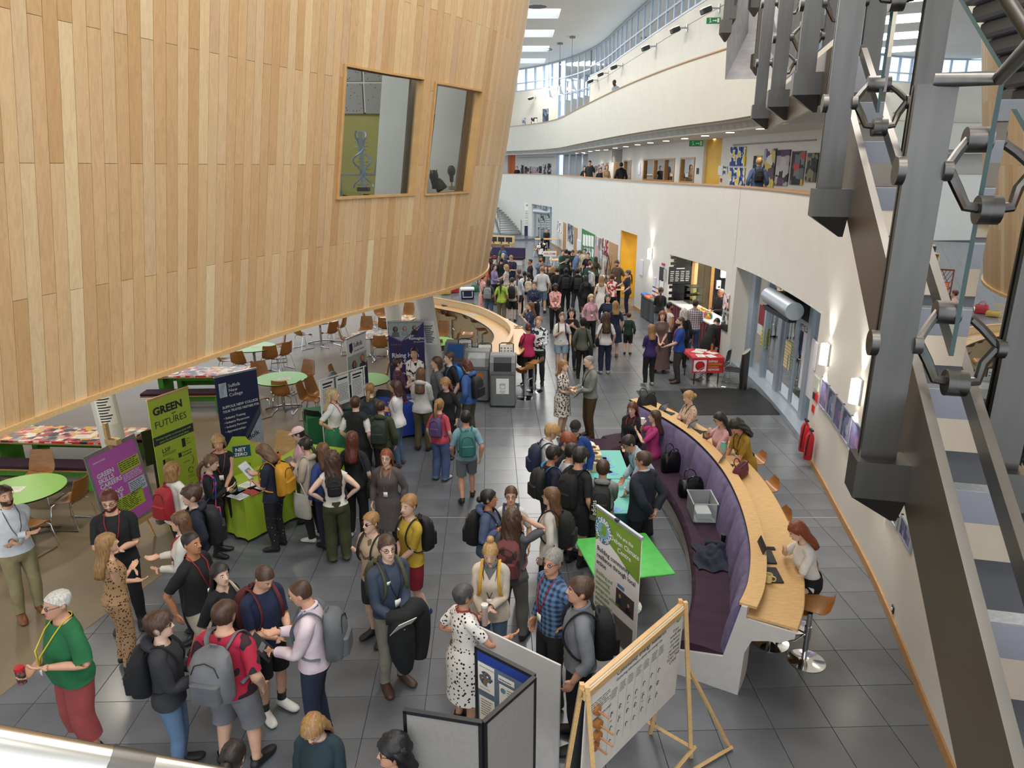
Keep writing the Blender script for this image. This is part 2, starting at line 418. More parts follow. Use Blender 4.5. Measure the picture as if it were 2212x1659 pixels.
gl1,gl2=sx(1268,GD),sx(1203,GD);o1,o2=sx(1113,GD),sx(1097,GD)
b=MB()
for s0,s1,zz in((60,yA,[(3.95,6.55)]),(yB,v1,[(3.95,6.55)]),(v1,v2,[(3.95,4.86),(5.9,6.55)]),(v2,w1,[(3.95,6.55)]),(w1,w2,[(3.95,4.86),(5.9,6.55)]),
(w2,u1,[(3.95,6.55)]),(u1,u2,[(3.95,4.86),(5.9,6.55)]),(u2,gl1,[(3.95,6.55)]),(gl2,o1,[(3.95,6.55)]),(o2,END,[(3.95,6.55)])):
 for z0,z1 in zz:b.strip(crv(s0,s1,GD),z0,z1,.2)
struct(b.build('wall_gallery',M_white,smooth='auto'))
b=MB();b.strip(crv(yA-.3,yB+.3,GD+.12),3.95,6.55,.1);struct(b.build('wall_yellow',M_yellow))
b=MB();b.strip(crv(o1-.3,o2+.3,GD+.3),3.95,6.55,.1);struct(b.build('wall_orange',M_orange))
def wood_window(name,s0,s1,z0,z1,npan,label):
 w=bpy.data.objects.new(name,None);COL.objects.link(w);struct(w)
 b=MB();P=crv(s0,s1,GD-.03,1)
 b.strip(P,z0,z0+.07,.22);b.strip(P,z1-.07,z1,.22)
 for k in range(npan+1):
  s=s0+(s1-s0)*k/npan;ds=.25;a,c=(s,s+ds)if k==0 else((s-ds,s)if k==npan else(s-ds/2,s+ds/2))
  b.strip(crv(a,c,GD-.03),z0+.07,z1-.07,.22)
 b.build('window_frame',M_oak,w)
 for k in range(npan):
  b=MB();b.strip(crv(s0+(s1-s0)*k/npan,s0+(s1-s0)*(k+1)/npan,GD+.06),z0+.07,z1-.07,.01);b.build('pane',M_glass,w)
 return w
wood_window('window_1',w1,w2,4.86,5.9,3,'');wood_window('window_2',v1,v2,4.86,5.9,1,'');wood_window('window_3',u1,u2,4.86,5.9,1,'')
b=MB();b.strip(crv(v1-.5,u2+3,GD+3.0),3.9,6.6,.1);struct(b.build('wall_office',patmat('office_back','blotch',['#b9b38a','#8aa86a','#d9b64a'],1.6,thr=.5)))
ring_slab(v1-.5,u2+3,GD+.2,GD+3,6.5,6.6,M_ceil,'ceiling')
for k,s in enumerate((w1+2,v1+1,u1)):
 p=cpt(s,GD+1.6);area_light('office_light',(p[0],p[1],6.4),1.2,1.2,40,(1,.95,.85))
 # second-floor back wall and clerestory glazing
b=MB()
for s0,s1,z0,z1 in((60,gl1,7.6,11.7),(gl2,END,7.6,11.7)):b.strip(crv(s0,s1,GD),z0,z1,.25)
struct(b.build('wall_upper',M_cream,smooth='auto'))
b=MB();b.strip(crv(60,gl1,GD-.01),11.18,11.2,.01);struct(b.build('trim_6',mat('joint_grey','#8f8c86',.8)))
M_pane=glassmat('window_pane','#eaf4fb',.02,1.1)
def glazing(name,s0,s1,z0,z1,step,rails,d=GD):
 w=bpy.data.objects.new(name,None);COL.objects.link(w);struct(w)
 n=max(1,int(round((s1-s0)/step)));b=MB()
 L=np.linspace(s0,s1,n+1)
 for s in L:
  p=cpt(s,d);q=cpt(s+.01,d);a=math.atan2(q[1]-p[1],q[0]-p[0]);b.box(-.05,.05,-.16,.02,z0,z1,Rz(a),(p[0],p[1],0))
 for z in[z0,z1]+rails:b.strip(crv(s0,s1,d-.02,1.5),z-.04,z+.04,.14)
 b.build('mullions',M_frame,w)
 for i in range(n):
  zs=[z0]+rails+[z1]
  for k in range(len(zs)-1):
   g=MB();g.strip(np.array([cpt(L[i],d+.03),cpt(L[i+1],d+.03)]),zs[k]+.03,zs[k+1]-.03,.012);g.build('pane',M_pane,w)
 return w
glazing('window_4',108,gl1,11.75,13.45,1.7,[12.35])
glazing('window_5',gl1,gl2,7.65,13.45,2.0,[9.4,11.0,12.2])
glazing('window_6',gl2,END-4,11.75,13.45,2.4,[12.35])
glazing('window_7',gl1,gl2,4.0,6.5,2.0,[])
# roof with skylight openings
xs1,xs2=1.5-SKW/2,1.5+SKW/2;RC=WP+WN*(GD+.35);xr=lambda y:float(np.interp(y,RC[:,1],RC[:,0]))
cuts=sorted(set([-8.0,69.0]+[float(v)for v in range(-7,69,2)]+[y+d for _,y in SKYL for d in(-SKH/2,SKH/2)]))
b=MB()
for y0,y1 in zip(cuts[:-1],cuts[1:]):
 ym=(y0+y1)/2;hole=any(abs(ym-y)<SKH/2 for _,y in SKYL)
 for x0,x1a,x1b in(((-16,xs1,xs1),(xs2,max(xs2,xr(y0)),max(xs2,xr(y1))))if hole else((-16,xr(y0),xr(y1)),)):
  if x1a>x0+.01:b.prism([(x0,y0),(x1a,y0),(x1b,y1),(x0,y1)],ROOF,ROOF+.3)
struct(b.build('ceiling',M_ceil))
for n,(px,py)in enumerate([(1160,13)]):
 r=ray(px,py);k=(ROOF-CAMH)/r[2];p=r*k
 t=thing('air_vent','round grey louvred air vent on the white ceiling','vent',(p[0],p[1],ROOF-.03))
 b=MB();b.lathe([(.55,0),(.55,.03),(.0,.03)],24);b.build('plate',M_ceil,t)
 b=MB()
 for i in range(9):y=-.44+i*.11;w=math.sqrt(max(.01,.5**2-y*y));b.box(-w,w,y-.02,y+.02,-.02,.0)
 b.build('louvres',M_grey,t)
 # -- the timber drum on the left
ZB,KF,ZT=3.2,.168,11.5
DC=[(-5.25,-2),(-5.15,0),(-5.05,1.5),(-4.9,3.2),(-4.74,4.8),(-4.58,5.97),(-4.32,7.01),(-4.0,7.95),(-3.66,9.01),(-3.25,10.09),(-2.83,10.97),(-2.32,11.97),(-1.8,12.75),(-1.35,13.58),(-.98,14.45),(-.70,15.46),(-.58,16.5),(-.62,17.7),(-.9,18.9),(-1.6,20.2),(-2.6,21.3),(-4,22),(-6,22.6)]
DP=arcres(catmull(DC,10),.05)
for _ in range(60):DP[1:-1]=(DP[:-2]+2*DP[1:-1]+DP[2:])/4
DN=normals2(DP)
U0=3.5
def dpt(u,z,off=0.0):
 i=min(max((u)/.05,0),len(DP)-1.001);k=int(i);t=i-k
 p=DP[k]*(1-t)+DP[k+1]*t;n=DN[k]*(1-t)+DN[k+1]*t;q=p+n*(KF*(z-ZB)+off);return(q[0],q[1],z)
uoff=float(np.argmin(np.hypot(DP[:,0]+5.05,DP[:,1]-1.5)))*.05
WIN=[(9.77+uoff,11.65+uoff,5.08,6.83),(11.96+uoff,13.38+uoff,5.07,6.80)]
UMAX=len(DP)*.05-.05
drum=bpy.data.objects.new('wall_left',None);COL.objects.link(drum);struct(drum)
sub=MB()
us=sorted(set([float(u)for u in np.arange(0,UMAX,.4)]+[w for a in WIN for w in a[:2]]+[UMAX]));zz=[ZB,5.075,6.815,ZT]
for i in range(len(us)-1):
 um=(us[i]+us[i+1])/2
 for z0,z1 in zip(zz[:-1],zz[1:]):
  if any(a<um<c for a,c,_,_ in WIN)and z0>5 and z1<7:continue
  sub.quad(dpt(us[i],z0,-.03),dpt(us[i+1],z0,-.03),dpt(us[i+1],z1,-.03),dpt(us[i],z1,-.03))
sub.build('backing',mat('board_gap','#6b4a2a',.8),drum)
WOODS=['#bd9464','#cba679','#d0ae82','#c19b6d','#c8a276','#d6b98e','#bf9c78','#cdaa7e','#ba9060','#dec69e']
M_plank=woodmat('oak_boards',WOODS);M_plank2=woodmat('oak_boards_far',WOODS,islands=True)
PW=.155;planks=[]
n=int(UMAX/PW)
for i in range(n):
 u0,u1=i*PW+.0025,(i+1)*PW-.0025
 joints=[ZB+.05,4.385,6.685,8.985,ZT]if i%2 else[ZB+.05,5.535,7.835,10.1,ZT]
 for z0,z1 in zip(joints[:-1],joints[1:]):
  z0,z1=z0+.002,z1-.002
  ranges=[(z0,z1)]
  for a,c,wz0,wz1 in WIN:
   if u1>a+.06 and u0<c-.06:
    new=[]
    for p,q in ranges:
     if q<=wz0 or p>=wz1:new.append((p,q));continue
     if p<wz0-.03:new.append((p,wz0))
     if q>wz1+.03:new.append((wz1,q))
    ranges=new
  for p,q in ranges:
   V=[dpt(u0,p,-.025),dpt(u1,p,-.025),dpt(u1,p,0),dpt(u0,p,0),dpt(u0,q,-.025),dpt(u1,q,-.025),dpt(u1,q,0),dpt(u0,q,0)]
   mid=np.mean(V,axis=0);zc=mid[1]*CP-(mid[2]-CAMH)*SP;px=1106+FPX*mid[0]/max(zc,.1);py=829.5-FPX*(mid[1]*SP+(mid[2]-CAMH)*CP)/max(zc,.1)
   vis=(-150<px<1160)and(-500<py<1000)and zc>0
   planks.append(((q-p)/max(zc,.5)*(1 if vis else.01),V))
planks.sort(key=lambda t:-t[0])
restp=MB();PF=[(0,1,5,4),(3,7,6,2),(0,4,7,3),(1,2,6,5),(0,3,2,1),(4,5,6,7)]
for k,(w,V)in enumerate(planks):
 if k<300:
  me=bpy.data.meshes.new('plank');me.from_pydata(V,[],PF);me.materials.append(M_plank);link('plank',me,drum)
 else:restp.add(V,PF)
stuff(restp.build('planks',M_plank2,drum))
b=MB();A=[dpt(u,ZB,.035)for u in np.arange(0,UMAX,.2)];B=[dpt(u,ZB+.06,.035)for u in np.arange(0,UMAX,.2)];C2=[dpt(u,ZB+.06,-.05)for u in np.arange(0,UMAX,.2)];D2=[dpt(u,ZB,-.3)for u in np.arange(0,UMAX,.2)]
b.loft([[a,c,d,e]for a,c,d,e in zip(A,B,C2,D2)]);b.build('bottom_trim',M_beech,drum)
# soffit under the drum
b=MB();pts=[tuple(p)for p in DP[::8]]+[(-22,22.6),(-22,-2)]
b.prism(pts,ZB+.01,ZB+.15);struct(b.build('ceiling',mat('soffit_paint','#a39d92',.8)))
for(x,y)in[(-6.5,6),(-6.5,10),(-5.5,14),(-4.5,18),(-9,8),(-9,12),(-9,16),(-12,10),(-8,20),(-12,16)]:
 t=thing('ceiling_light','round white downlight let into the soffit under the timber drum','ceiling light',(x,y,ZB-.01),group='soffit downlights')
 b=MB();b.lathe([(.11,0),(.11,.02),(.0,.02)],14);b.build('lens',M_lamp,t)
 area_light('soffit_lamp',(x,y,ZB-.03),.3,.3,26,(1,.9,.74))
 # drum windows: frame, reveal, glass, library behind
M_fr=mat('window_oak','#c79c63',.45,var=.08,scale=4)
for k,(a,c,z0,z1)in enumerate(WIN):
 w=bpy.data.objects.new('window_%d'%(8+k),None);COL.objects.link(w);struct(w)
 f=MB()
 for(ua,ub,za,zb)in((a-.035,a,z0-.03,z1+.03),(c,c+.035,z0-.03,z1+.03),(a,c,z1,z1+.03),(a,c,z0-.035,z0)):
  us=np.linspace(ua,ub,5);f.loft([[dpt(u,za,.03),dpt(u,zb,.03),dpt(u,zb,-.14),dpt(u,za,-.14)]for u in us])
 f.build('window_frame',M_fr,w)
 g=MB();us=np.linspace(a,c,6);g.grid([[dpt(u,z0,-.11)for u in us],[dpt(u,z1,-.11)for u in us]]);g.build('pane',M_glass,w)
 g=MB()
 for uu,du in((a-.02,-.05),(c+.02,.05)):
  g.loft([[dpt(uu,z0-.1,-.3),dpt(uu+du,z0-.1,-.3),dpt(uu+du,z1+.3,-.3),dpt(uu,z1+.3,-.3)],[dpt(uu,z0-.1,-.9),dpt(uu+du,z0-.1,-.9),dpt(uu+du,z1+.3,-.9),dpt(uu,z1+.3,-.9)]])
 g.build('reveal',M_white,w)
 # library room inside the drum
INS=[tuple(q)for q in DP[::6]if q[1]>8.5 and q[1]<20]
b=MB();b.prism(INS+[(-11,20),(-11,8.5)],3.9,4.0);struct(b.build('floor',M_grey))
b=MB();b.box(-9.0,-8.9,10.5,22,4,6.75);b.box(-9,-2.3,20.4,20.5,4,6.9);struct(b.build('wall_library',mat('olive_wall','#a9a35a',.7,var=.03,scale=2)))
b=MB();b.box(-9.0,-8.88,10.5,22,6.75,8.6);b.box(-9,-2.2,20.3,20.5,6.9,8.6);struct(b.build('wall_library',M_white))
M_perf=patmat('perforated_panel','dots',['#9b9691','#4a4744'],14,thr=.17)
pan=struct(bpy.data.objects.new('ceiling',None));COL.objects.link(pan)
for i in range(9):
 for j in range(3):
  b=MB();x0=-8.6+i*.8
  b.rbox(x0,x0+.76,15.6+j*.02,15.7+j*.02,6.55+j*.62,7.13+j*.62,.01);b.build('panel',M_perf,pan)
for y in(13,17):area_light('library_light',(-5,y,9.5),3,2,110,(1,.98,.94))
b=MB();b.prism(INS+[(-11,20),(-11,8.5)],9.6,9.7);struct(b.build('ceiling',M_ceil))
# columns under the drum
M_col=mat('column_white','#dcd9d3',.5,var=.02)
cols=[((918,640),(944,832),.27),((222,865),(262,1035),.2),((845,655),(858,752),.27)]
def column(top,base,r,label,zb=ZB+.05):
 B=G(*base);Q=atY(top[0],top[1],B[1]);P=B+(Q-B)*(zb/Q[2])
 b=MB();t_=thing('column',label,'column',B)
 b.tube([np.zeros(3),(P-B)*.5,P-B],r,20);b.build('shaft',M_col,t_,smooth='auto')
 b=MB();b.lathe([(r+.03,0),(r+.03,.02),(r,.02)],20);b.build('base_ring',M_steel,t_)
 return t_,B,P
 # -- entrance glazing
M_dglass=glassmat('door_glass','#e8f4f2',.02,1.12)
def dpath(Y0,Y1,d):return crv(Y2S(Y0),Y2S(Y1),d,2)
ent=bpy.data.objects.new('window_10',None);COL.objects.link(ent);struct(ent)
ED=.42
b=MB();b.strip(dpath(13.25,20.1,.1),0,.1,.5);b.build('sill',M_frame,ent)
b=MB();b.strip(crv(sE1-.3,sE1,0.0),0,2.84,.6);b.strip(crv(sE0,sE0+.2,0.0),0,2.84,.6);b.build('jamb',M_white,ent)
b=MB();b.strip(dpath(13.25,20.1,0),2.84,2.9,.8);b.build('soffit',M_ceil,ent)
def mull(Y,w,z1=2.84,dd=.24):
 p=cpt(Y2S(Y),ED);q=cpt(Y2S(Y)+.05,ED);a=math.atan2(q[1]-p[1],q[0]-p[0]);m_=MB();m_.box(-w/2,w/2,-.06,.06,0,z1,Rz(a),(p[0],p[1],0));m_.build('mullion',M_frame,ent)
for Y,w in((19.6,.35),(18.45,.12),(17.25,.22),(15.15,.24),(14.0,.1)):mull(Y,w)
for Y0,Y1 in((18.5,19.45),(17.36,18.4),(14.05,15.02),(13.3,13.95)):
 b=MB();b.strip(dpath(Y0,Y1,ED+.02),.12,2.84,.012);b.build('pane',M_dglass,ent)
drs=bpy.data.objects.new('door_1',None);COL.objects.link(drs);struct(drs)
for Y0,Y1 in((15.28,16.18),(16.2,17.12)):
 b=MB();P=dpath(Y0,Y1,ED)
 b.strip(P,.03,.16,.06);b.strip(P,2.12,2.22,.06)
 b.strip(dpath(Y0,Y0+.09,ED),.03,2.2,.06);b.strip(dpath(Y1-.09,Y1,ED),.03,2.2,.06);lf=b.build('leaf_frame',M_frame,drs)
 b=MB();b.strip(dpath(Y0+.09,Y1-.09,ED+.02),.16,2.12,.012);b.build('pane',M_dglass,drs)
 p=cpt(Y2S(Y0+.18 if Y0>16 else Y1-.18),ED-.06);b=MB();b.tube([(p[0]+.05,p[1],.75),(p[0],p[1],.75),(p[0],p[1],1.25),(p[0]+.05,p[1],1.25)],.014,8);b.build('handle',M_chrome,drs)
b=MB();b.strip(dpath(15.2,17.2,ED-.02),2.24,2.84,.1);b.build('transom_panel',M_dark,ent)
# air curtain heater
A=cpt(Y2S(17.35),.05);B_=cpt(Y2S(15.3),.05);c0=np.array([A[0],A[1],2.5]);c1=np.array([B_[0],B_[1],2.5])
t=thing('air_curtain','silver cylindrical air curtain heater above the entrance doors','heater',(c0+c1)/2)
b=MB();b.tube([c0-(c0+c1)/2,c1-(c0+c1)/2],.2,24);b.build('casing',M_alu,t,smooth='auto')
mid=(c0+c1)/2
b=MB();b.box(-.06,.42,-.95,.95,-.1,.12,Rz(0));b.build('bracket',M_dark,t)
b=MB();b.box(-.1,.08,-.8,.8,-.3,-.19);b.build('grille',M_black,t)
# outside the doors: paving and lawn and a pale building
b=MB();b.box(6.4,30,6,30,-.02,-.005);struct(b.build('floor',mat('outside_paving','#c9cbc4',.85,var=.15,scale=14)))
b=MB();b.box(14,14.5,2,40,0,7);struct(b.build('wall_outside',mat('outside_wall','#dfeaea',.7,var=.05,scale=.8)))
# posters stuck to the entrance glass
def glasspaper(x0,x1,y0,y1,d,m,label,cat='notice'):
 o=wallpanel('notice',x0,x1,y0,y1,m,d,.004);return tag(o,label,cat)
M_sign_red=mat('sign_maroon','#8a1f2e',.6);M_list=patmat('list_print','stripes',['#eceaf0','#b9bac0'],30,thr=.35)
glasspaper(1639,1658,(660,705),(662,704),ED-.02,M_sign_red,'maroon poster with yellow lettering high on the entrance glass')
glasspaper(1636,1646,(700,722),(702,724),ED-.02,M_list,'small white printed notice below the maroon poster')
glasspaper(1643,1655,(705,752),(707,754),ED-.02,patmat('green_yellow','stripes',['#8fae3c','#e0bd2c'],3,thr=.5),'green and yellow notice low on the entrance glass')
glasspaper(1694,1707,(733,796),(738,800),ED-.02,patmat('timetable','stripes',['#e6e4dc','#e0b23a'],4,thr=.4),'timetable sheet with a yellow band on the right door')
glasspaper(1733,1762,(714,783),(733,800),ED-.02,M_list,'upper white list poster with a green header beside the doors')
glasspaper(1727,1758,(775,845),(795,866),ED-.02,M_list,'lower white list poster with a yellow highlight beside the doors')
# bollard / ashtray column
t=thing('bollard','brushed steel slant-top bollard beside the entrance mat','bollard',(5.98,17.65,0))
b=MB();n=20;b.loft([[(.1*math.cos(2*PI*k/n),.1*math.sin(2*PI*k/n),z if z<1 else 1.0+.08*math.cos(2*PI*k/n))for k in range(n)]for z in(0,1.0)]);b.build('post',M_steel,t,smooth='auto')
b=MB();b.lathe([(.16,0),(.16,.015),(.1,.015)],20);b.build('base',M_steel,t)
# -- yellow alcove with door
b=MB();P0=cpt(sA0,.0);P1=cpt(sA1,.0)
b.strip(crv(sA0-.1,sA1+.1,1.6),0,2.95,.1);b.strip(np.array([cpt(sA1,.02),cpt(sA1,1.7)]),0,2.95,.1);b.strip(np.array([cpt(sA0,1.7),cpt(sA0,.02)]),0,2.95,.1);struct(b.build('wall_alcove',M_yellow))
dr=bpy.data.objects.new('door_2',None);COL.objects.link(dr);struct(dr)
b=MB();b.strip(crv(sA0+.3,sA0+2.6,1.55),0,2.25,.05);b.build('frame',M_oak,dr)
b=MB();b.strip(crv(sA0+.55,sA0+1.5,1.52),.02,2.1,.04);b.build('leaf',mat('door_yellow','#d5a63a',.5),dr)
b=MB();b.ball((*cpt(sA0+1.6,1.5),1.05),.03);b.build('handle',M_chrome,dr)
p=(cpt(sA0+2,.8));area_light('alcove_light',(p[0],p[1],2.85),.5,.5,40,(1,.93,.8))
# -- things on the ground-floor right wall
def wall_lamp(px,py,label):
 s,z=onwall(px,py,-.08);p=cpt(s,-.02);n=-WN[int(s)];a=math.atan2(n[1],n[0])
 t=thing('wall_lamp',label,'wall lamp',(p[0],p[1],z),a,'up and down wall lamps')
 b=MB();n_=10;b.loft([[(.13*math.cos(PI*k/(n_-1)-PI/2),.09*math.sin(PI*k/(n_-1)-PI/2),zz)for k in range(n_)]for zz in(-.19,.19)]);b.build('diffuser',M_lamp,t,smooth='auto')
 b=MB();b.box(-.02,.012,-.1,.1,-.2,.2);b.build('backplate',M_alu,t)
 for dz,up in((.24,PI),(-.24,0)):
  l=bpy.data.lights.new('lamp_spot','SPOT');l.energy=45;l.color=(1,.94,.84);l.spot_size=1.5;l.spot_blend=.9;l.shadow_soft_size=.05
  o=bpy.data.objects.new('lamp_spot',l);o.parent=t;o.location=(.1,0,dz);o.rotation_euler=(up,0,0);COL.objects.link(o)
wall_lamp(1780,765,'glowing white wall lamp nearest the entrance doors');wall_lamp(1846,845,'glowing white wall lamp above the row of framed posters')
wall_lamp(1928,965,'wall lamp half hidden by the steel stair post');wall_lamp(1403,548,'glowing wall lamp between the yellow alcove and the cafe')
M_post=patmat('poster_print','collage',['#5b5f86','#4a4f74','#71759a','#8d90a8','#3d4060'],7);M_post2=patmat('poster_print_b','collage',['#6c4f7c','#55577c','#8a5a86','#4c4a6a'],6)
def framed(px,y0,y1,px2,y2,y3,label,m,group=None,d=-.03):
 t=thing('framed_poster',label,'poster',(0,0,0),group=group)
 a,zt=onwall(px,y0,d);a2,zb=onwall(px,y1,d);c,zt2=onwall(px2,y2,d);c2,zb2=onwall(px2,y3,d)
 s1,s0=(a+a2)/2,(c+c2)/2;z0,z1=(zb+zb2)/2,(zt+zt2)/2
 mid=cpt((s0+s1)/2);t.location=(mid[0],mid[1],z0)
 off=-np.array([mid[0],mid[1],z0])
 f=MB();ds=(s1-s0)*.08
 for q0,q1,za,zb_ in((s0,s0+ds,z0,z1),(s1-ds,s1,z0,z1),(s0,s1,z0,z0+.03),(s0,s1,z1-.03,z1)):f.strip(crv(q0,q1,d),za,zb_,.028)
 f.v=[tuple(np.array(v)+off)for v in f.v];f.build('frame',M_alu,t)
 g=MB();g.strip(crv(s0+ds,s1-ds,d+.01),z0+.03,z1-.03,.01);g.v=[tuple(np.array(v)+off)for v in g.v];g.build('print',m,t)
 return t
fr=[(1770,808,890,1788,830,888),(1784,827,903,1803,846,912),(1799,846,928,1819,866,935),(1814,868,952,1836,890,962),(1832,893,985,1857,917,995)]
ordn=['nearest the fire extinguishers','second from the extinguishers','third in the row of five','fourth from the extinguishers','last and largest of the row of five']
for k,f in enumerate(fr):
 x0,a,c,x1,d_,e=f;framed(x0,a,c-2,x1,d_,e+2,'silver framed purple-blue printed poster, '+ordn[k],M_post if k%2 else M_post2,'framed posters on the white wall')
for k,f in enumerate([(1887,985,1075,1917,1010,1095),(1912,1085,1118,1938,1105,1140),(1941,1112,1165,1968,1135,1195)]):
 x0,a,c,x1,d_,e=f;framed(x0,a,c,x1,d_,e,'silver framed photo poster below the wall lamp, '+('tall one with three pictures','small one behind the stair bracket','lowest one beside the stair stringer')[k],M_post,'framed posters on the white wall')
def extinguisher(px,py,label,col=M_red,hgt=.55):
 p=G(px,py,.12);s,z=onwall(px,py-10,-.12);q=cpt(s,-.12)
 t=thing('fire_extinguisher',label,'extinguisher',(q[0],q[1],.18),group='fire extinguishers by the entrance')
 b=MB();b.lathe([(.0,0),(.075,0),(.08,.02),(.08,hgt-.12),(.06,hgt-.05),(.025,hgt),(.02,hgt+.03)],16);b.build('cylinder',col,t,smooth='auto')
 b=MB();b.box(-.02,.02,-.09,.05,hgt+.03,hgt+.06);b.box(-.015,.015,-.03,.03,hgt,hgt+.04);b.build('valve',M_black,t)
 b=MB();b.tube([(0,-.03,hgt+.02),(-.06,-.1,hgt-.02),(-.085,-.1,hgt*.6),(-.085,-.08,.1)],.012,6);b.build('hose',M_black,t)
extinguisher(1741,925,'red fire extinguisher with a black hose, the one nearer the doors',hgt=.6);extinguisher(1752,938,'plain red fire extinguisher at the end of the wall nearer the stairs')
for k,(x0,x1,yl,yr,m,lab)in enumerate([(1757,1762,(735,800),(739,803),M_list,'tall white printed notice above the fire extinguishers'),(1757,1768,(810,840),(815,845),mat('sage_notice','#cfd3c6',.7),'small framed certificate on the end wall'),(1755,1759,(846,862),(848,864),M_dark,'small dark safety sign by the extinguishers'),(1760,1765,(848,868),(850,870),M_red,'small red fire action sign by the extinguishers'),(1753,1757,(873,890),(875,892),M_red,'red fire alarm call point on the end wall')]):
 tag(wallpanel('wall_sign',x0,x1,yl,yr,m,-.025,.02),lab,'sign')
t=thing('socket','small black and white wall socket low on the white wall','socket',(0,0,0));s,z=onwall(1928,1316,-.01);p=cpt(s,-.005);t.location=(p[0],p[1],z);t.rotation_euler=(0,0,math.atan2(-WN[int(s)][1],-WN[int(s)][0]))
b=MB();b.rbox(-.01,.01,-.045,.045,-.045,.045,.005);b.build('plate',M_dark,t);b=MB();b.box(.01,.02,-.015,.015,-.012,.02);b.build('switch',M_paper,t)
# -- far right wall: doors, boards, notices
def sdoor(n,x0,x1,yl,yr):
 d=struct(wallpanel('door_%d'%n,x0,x1,yl,yr,M_oak,-.03,.05));return d
sdoor(3,1216,1222,(480,545),(482,549));sdoor(4,1239,1246,(490,556),(492,560))
struct(wallpanel('window_11',1314,1332,(521,600),(528,606),M_oak,-.03,.03));
for nm,x0,x1,yl,yr,m,lab in[
('notice_board',1256,1284,(497,560),(503,572),mat('board_green','#2f7d3a',.7),'green display board covered in pinned drawings'),
('notice_board',1284,1300,(509,570),(516,585),patmat('board_pink','collage',['#a9a6a4','#c79a8e','#8f9aa0','#d3cdc6','#7a6f6c'],3),'grey pinboard with pink and blue pictures'),
('poster',1226,1237,(483,522),(487,527),patmat('photo_grid','collage',['#3d4652','#7c8794','#2a2d33','#a5a7aa'],4),'dark framed grid of photographs between two oak doors'),
('poster',1301,1312,(514,548),(519,556),patmat('red_poster','collage',['#a82433','#d9c0b8','#2b2324','#7c1822'],5),'red and black collage poster near the alcove'),
('notice',1203,1212,(478,500),(481,503),patmat('bw_print','collage',['#d9d6cf','#55555a','#efeee9'],6),'small group of black and white prints at the far end'),
('notice',1246,1254,(518,540),(520,545),M_list,'white notices beside the second oak door'),
('poster',1381,1388,(560,592),(562,596),M_list,'white price list on the wall beside the alcove'),
('poster',1424,1432,(575,605),(579,609),M_black,'black round-logo poster beside the cafe hatch'),
('poster',1433,1438,(580,603),(583,607),patmat('bw_post','stripes',['#dedcd6','#55565a'],10,thr=.4),'small white poster beside the cafe hatch'),
('notice',1411,1416,(598,615),(600,617),M_list,'first of three narrow white notices by the cafe'),('notice',1418,1423,(602,619),(604,621),M_list,'second of three narrow white notices by the cafe'),('notice',1425,1432,(605,623),(607,626),M_paper,'third of three narrow white notices by the cafe'),
('poster',1409,1414,(616,638),(618,640),patmat('blue_edge','stripes',['#e8eaf2','#35539e'],2,thr=.3),'blue edged recycling poster above the bins'),('poster',1415,1421,(618,641),(620,644),patmat('orange_edge','stripes',['#efe8e2','#d8713a'],2,thr=.3),'orange edged recycling poster above the bins'),
('alarm_sounder',1429,1435,(568,573),(569,574),M_red,'small red alarm sounder box on the white wall')]:
 o=tag(wallpanel(nm,x0,x1,yl,yr,m,-.035,.03),lab,nm.split('_')[-1]if nm!='notice_board' else 'notice board')
 if nm=='notice_board' and x0==1256:
  for k in range(4):wallpanel('drawing',1259+k*6,1264+k*6,(506+k,530+k),(507+k,531+k),M_paper,-.04,.004,o);wallpanel('drawing',1260+k*6,1264+k*6,(534+k,552+k),(535+k,553+k),patmat('bw_print','collage',['#d9d6cf','#55555a','#efeee9'],6),-.04,.004,o)
for k,(x,y)in enumerate([(1330,560),(1330,585)]):pass
# glazing far end and sign totem
glazing('window_12',sF0,sF1,.05,2.68,2.2,[],.25)
b=MB();p=cpt((sF0+sF1)/2,.1);b.tube([(p[0]-.7,p[1]+.5,2.25),(p[0]+.8,p[1]-.5,2.15)],.2,12);tag(b.build('air_curtain',M_alu),'silver air curtain above the far glazed doors','heater')
p0=G(1133,513);p1=G(1148,513)
t=thing('sign_totem','tall white directory sign with a navy foot by the far doors','sign',(p0+p1)/2,0)
b=MB();b.box(-.29,.29,-.05,.05,.95,2.75);b.build('panel',M_paper,t);b=MB();b.box(-.29,.29,-.05,.05,0,.95);b.build('foot',M_navy,t)
text('one',.3,M_ink,t,loc=(-.19,-.055,2.5),bold=.02)
bars([(-.25,.25,2.1,.03),(-.27,.27,1.75,.03),(-.27,.27,1.35,.03)]+para(-.25,.2,2.0,3,.07,.025,1)+para(-.25,.2,1.65,3,.07,.025,2)+para(-.25,.2,1.25,4,.07,.025,3),M_navy,t,y=-.053)
b=MB();b.prism([(-2.2,61.2),(1.3,61.2),(2.0,57.3),(.6,56.6),(-2.6,57.6)],0,.14);struct(b.build('floor',M_tile))
